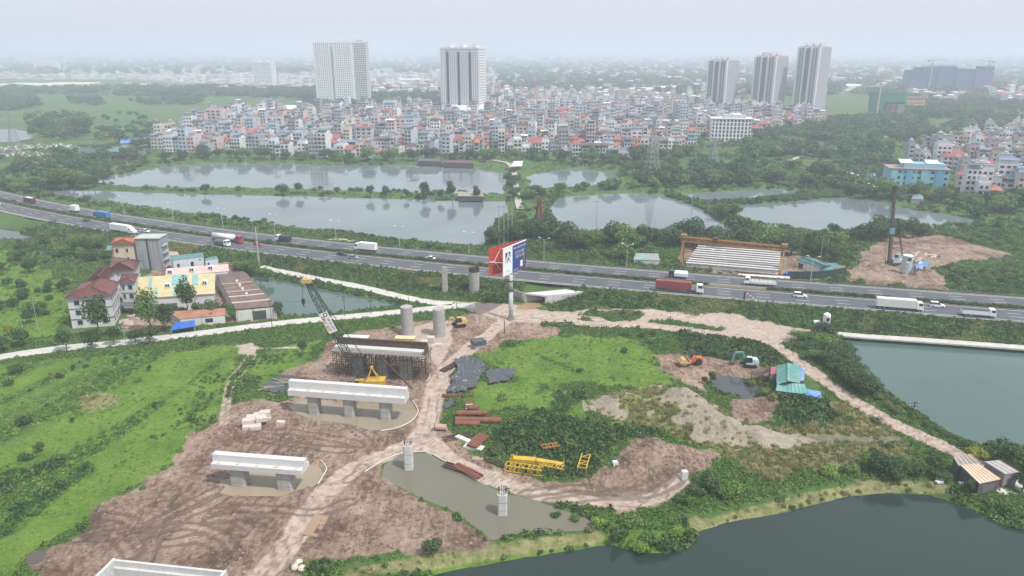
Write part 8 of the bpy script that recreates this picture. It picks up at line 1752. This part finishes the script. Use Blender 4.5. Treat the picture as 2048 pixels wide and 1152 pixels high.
mb = MB(); mb.box(-w*.25,w*.45,-5,6,h+.5,h+3.2); mb.build("upper_storey", CYAN, t)
for x0, x1 in ((-w*.32,-w*.1),(w*.12,w*.34)): mb = MB(); mb.sheet([(x0,-5,h+3.6),(x1,-5,h+3.6),(x1,2,h+5.2),(x0,2,h+5.2)],.15); mb.build("roof_canopy", WHT, t)
# construction towers
NETB = mat("blue_net", (0.055,0.09,0.20), 0.8, 0.2, 0.05); NETG = mat("green_net", (0.05,0.24,0.16), 0.8, 0.2, 0.1)
t, w, h = tower("massive apartment shell wrapped in dark blue safety net", 1822, 1978, 184, 134, R(-4), 40, "netted_building"); rd_ = random.Random(4)
for k in range(9):
    x0 = -w/2+w*k/9; hh = h*rd_.uniform(.82,1.04); mb = MB(); mb.box(x0,x0+w/9-.3,-20+rd_.uniform(-2,3),20,0,hh); mb.build("netted_bay", NETB, t); mb = MB()
    for q in range(6): x = x0+w/9*(q+.3)/6; mb.beam((x,-18,hh),(x,-18,hh+rd_.uniform(2,6)),.5)
    mb.build("starter_bars", NETB, t)
def tower_crane(px, by, ty, jib, label, m):
    p = G3(px, by, 0); h = top_z(p.y, ty); t = thing("tower_crane", label, "tower crane", p, R(10)); mb = MB(); mb.beam((0,0,0),(0,0,h),1.6); mb.build("mast", m, t); mb = MB(); mb.beam((-jib*.35,0,h-3),(jib,0,h-1),1.3); mb.build("jib", m, t); mb = MB(); mb.beam((-jib*.3,0,h-2),(0,0,h+5),.5); mb.beam((jib*.8,0,h-1),(0,0,h+5),.5); mb.build("tie", m, t); mb = MB(); mb.box(-jib*.36,-jib*.26,-1.5,1.5,h-6,h-3); mb.build("counterweight", C_DARK, t)
CRG = mat("crane_grey", (0.42,0.36,0.30), 0.7); tower_crane(1856, 184, 118, 34, "tower crane above the western end of the blue netted building", CRG); tower_crane(1968, 184, 120, -34, "tower crane above the eastern end of the blue netted building", CRG)
t, w, h = tower("concrete building frame with green safety net on its upper floors", 1748, 1806, 238, 188, R(-14), 22, "building_frame")
for f in range(11): mb = MB(); mb.box(-w/2,w/2,-11,11,h/10*f-.25,h/10*f+.25); mb.build("floor_slab", C_COL, t)
mb = MB()
for i in range(7):
    for j in range(4): x = -w/2+.4+(w-.8)*i/6; y_ = -10.6+21.2*j/3; mb.box(x-.4,x+.4,y_-.4,y_+.4,0,h)
tag(mb.build("column", C_COL, t), kind="stuff"); mb = MB(); mb.box(-w/2-.6,-w/2+w*.35,-11.8,-11.6,h*.35,h+2); mb.box(-w/2+w*.35,w/2+.6,-11.8,-11.6,h*.7,h+2); mb.box(-w/2-.6,-w/2-.4,-11.6,11.6,h*.3,h+2); mb.box(w/2+.4,w/2+.6,-11.6,11.6,h*.6,h+2); mb.build("safety_net", NETG, t)
tower_crane(1752, 238, 156, 16, "luffing crane beside the green netted frame", CRG)
# big pale halls far away
for px, py, w_, d_, lab in [(75,176,150,70,"cream factory roof among far trees beyond the fields"),(150,174,110,60,"second cream factory roof with double ridge beyond the fields"),(1290,186,60,50,"sand-coloured flat factory roof behind the village"),(1330,182,70,50,"long sand-coloured roof beside the far orange house"),(1680,178,90,20,"long white shed far behind the tallest tower"),(1340,160,70,24,"long white hall far behind the village"),(820,165,60,20,"pale hall between the two white apartment blocks"),(1120,172,24,18,"pale office block far behind the village")]:
    p = G3(px, py, 0); t = thing("far_hall", lab, "hall", p, R(rd_.uniform(-12,4))); mb = MB(); mb.box(-w_/2,w_/2,-d_/2,d_/2,0,8); mb.build("walls", WALLM[3], t); mb = MB(); n_ = 3
    for k in range(n_): y0 = -d_/2+d_*k/n_; mb.add([(-w_/2-1,y0,8),(w_/2+1,y0,8),(w_/2+1,y0+d_/n_,8),(-w_/2-1,y0+d_/n_,8),(-w_/2-1,y0+d_/n_/2,11),(w_/2+1,y0+d_/n_/2,11)],[(0,1,5,4),(2,3,4,5),(1,2,5),(3,0,4)])
    mb.build("roof", mat("cream_roof", (0.62,0.55,0.46), 0.8, 0.1, 0.05) if 'white' not in lab else ROOFM[6], t)
t, w, h = tower("yellow ochre institute with arched front behind the green netted frame", 1806, 1848, 222, 196, R(-10), 16, "institute"); gridded(t, -w/2, w/2, -8, 8, h, 4, 9, 4, .5, .5, mat("ochre_wall", (0.56,0.40,0.24), 0.85)); mb = MB(); mb.box(-w/2-.5,w/2+.5,-8.5,8.5,h,h+1); mb.build("cornice", ROOFM[1], t)
t, w, h = tower("white low block with red roof edge beneath the tallest beige tower", 1622, 1668, 246, 230, R(-14), 14, "office_block"); gridded(t, -w/2, w/2, -7, 7, h, 3, 8, 3, .55, .5); mb = MB(); mb.box(-w/2-.5,w/2+.5,-7.5,7.5,h,h+.8); mb.build("cornice", ROOFM[0], t)
# --- lakeside huts, raft, sheds at the fields
shed("raft_hut", "long thatch-coloured hut on the pond dike", "hut", [(915,392,2.6),(968,393,2.6),(964,384,3.4),(918,383,3.4)], mat("shack_dark", (0.09,0.085,0.08)), corrugated("thatch_roof", (0.30,0.29,0.20)), None)
shed("lake_hut", "dark lakeside hut with grey roof on the village shore", "hut", [(836,322,3),(884,323,3),(880,317,4),(838,316,4)], mat("shack_dark", (0.09,0.085,0.08)), ROOFM[4], None); shed("lake_hut", "long lakeside hut with white roof edge on the village shore", "hut", [(884,325,3),(948,327,3),(946,321,3.8),(886,319,3.8)], mat("shack_dark", (0.09,0.085,0.08)), ROOFM[3], None)
shed("white_shelter", "white and red open shelter at the head of the causeway", "shelter", [(1022,333,3),(1044,332,3),(1046,322,4.4),(1028,322,4.4)], WHT, ROOFM[6], None, open_=True)
shed("field_shed", "bright blue roofed shed at the edge of the fields", "shed", [(240,287,4),(298,284,4),(292,275,5),(242,278,5)], WALLM[5], RBL, None); shed("field_shed", "grey-green roofed shed among the field sheds", "shed", [(185,304,4),(250,303,4),(258,293,5),(196,295,5)], WALLM[5], RT, None); shed("field_shed", "dark roofed open shed west of the grey-green one", "shed", [(150,306,4),(182,307,4),(206,297,5),(160,297,5)], WALLM[5], ROOFM[4], None); shed("field_shed", "dark roofed shed beside the first white village house", "shed", [(252,307,4),(284,307,4),(292,298,5),(258,297,5)], WALLM[5], ROOFM[4], None)
shed("garden_shed", "teal pyramid-roofed shed on the shore below the school", "shed", [(1822,398,3),(1848,399,3),(1846,390,4),(1826,389,4)], WALLM[5], RT, ((1836,390,5),(1838,388,5)))
shed("long_wall_shed", "long cream-roofed low shed along the shore below the school", "shed", [(1706,368,2.5),(1818,386,2.5),(1822,379,3),(1712,362,3)], WALLM[3], corrugated("cream_sheet_roof", (0.55,0.55,0.42)), None); shed("blue_pavilion", "low blue-roofed pavilion north of the cream-roofed shed", "pavilion", [(1710,356,3),(1752,354,3),(1750,347,4),(1712,349,4)], WALLM[6], RBL, None)
# rubbish tip
tip = MB(); P = GP([(-60,300),(40,292),(120,288),(180,294),(170,306),(80,312),(-60,316)]); rt = random.Random(2)
for k in range(900):
    x, y = rt.uniform(P[:,0].min(),P[:,0].max()), rt.uniform(P[:,1].min(),P[:,1].max())
    if sd_poly(np.array([x]),np.array([y]),P)[0] < 0: continue
    s = rt.uniform(.5,2.2); tip.M = Matrix.Translation((x,y,gz(x,y)+rt.uniform(0,1))) @ Matrix.Rotation(rt.uniform(0,6),4,'Z') @ Matrix.Rotation(rt.uniform(-.6,.6),4,'X'); tip.mi = rt.randrange(4); tip.box(-s/2,s/2,-s/3,s/3,-s/4,s/4)
tag(tip.build("rubbish_tip", [WALLM[0], WALLM[7], WALLM[5], mat("rubble_brown", (0.25,0.2,0.16))]), kind="stuff")
# pale causeway between the ponds
ln = catmull(GP([(985,322),(1015,328),(1026,342),(1030,360),(1032,380),(1034,395),(1040,420)]), 6); mb = MB(); ribbon(mb, ln, -2.0, 2.0, [max(gz(q[0],q[1]),0.2)+.6 for q in ln]); tag(mb.build("causeway_path", mat("rubble_path", (0.40,0.37,0.33), 0.95, 0.2, 0.5)), kind="structure")
for nm_, pts, w_ in (("park_road", [(1690,262),(1730,268),(1780,276),(1830,284)], 6), ("park_path", [(1560,330),(1620,308),(1670,300)], 4), ("school_path", [(1690,345),(1720,352),(1745,362)], 5)):
    ln = catmull(GP(pts), 6); mb = MB(); ribbon(mb, ln, -w_/2, w_/2, [gz(q[0],q[1])+.5 for q in ln]); tag(mb.build(nm_, conc), kind="structure")
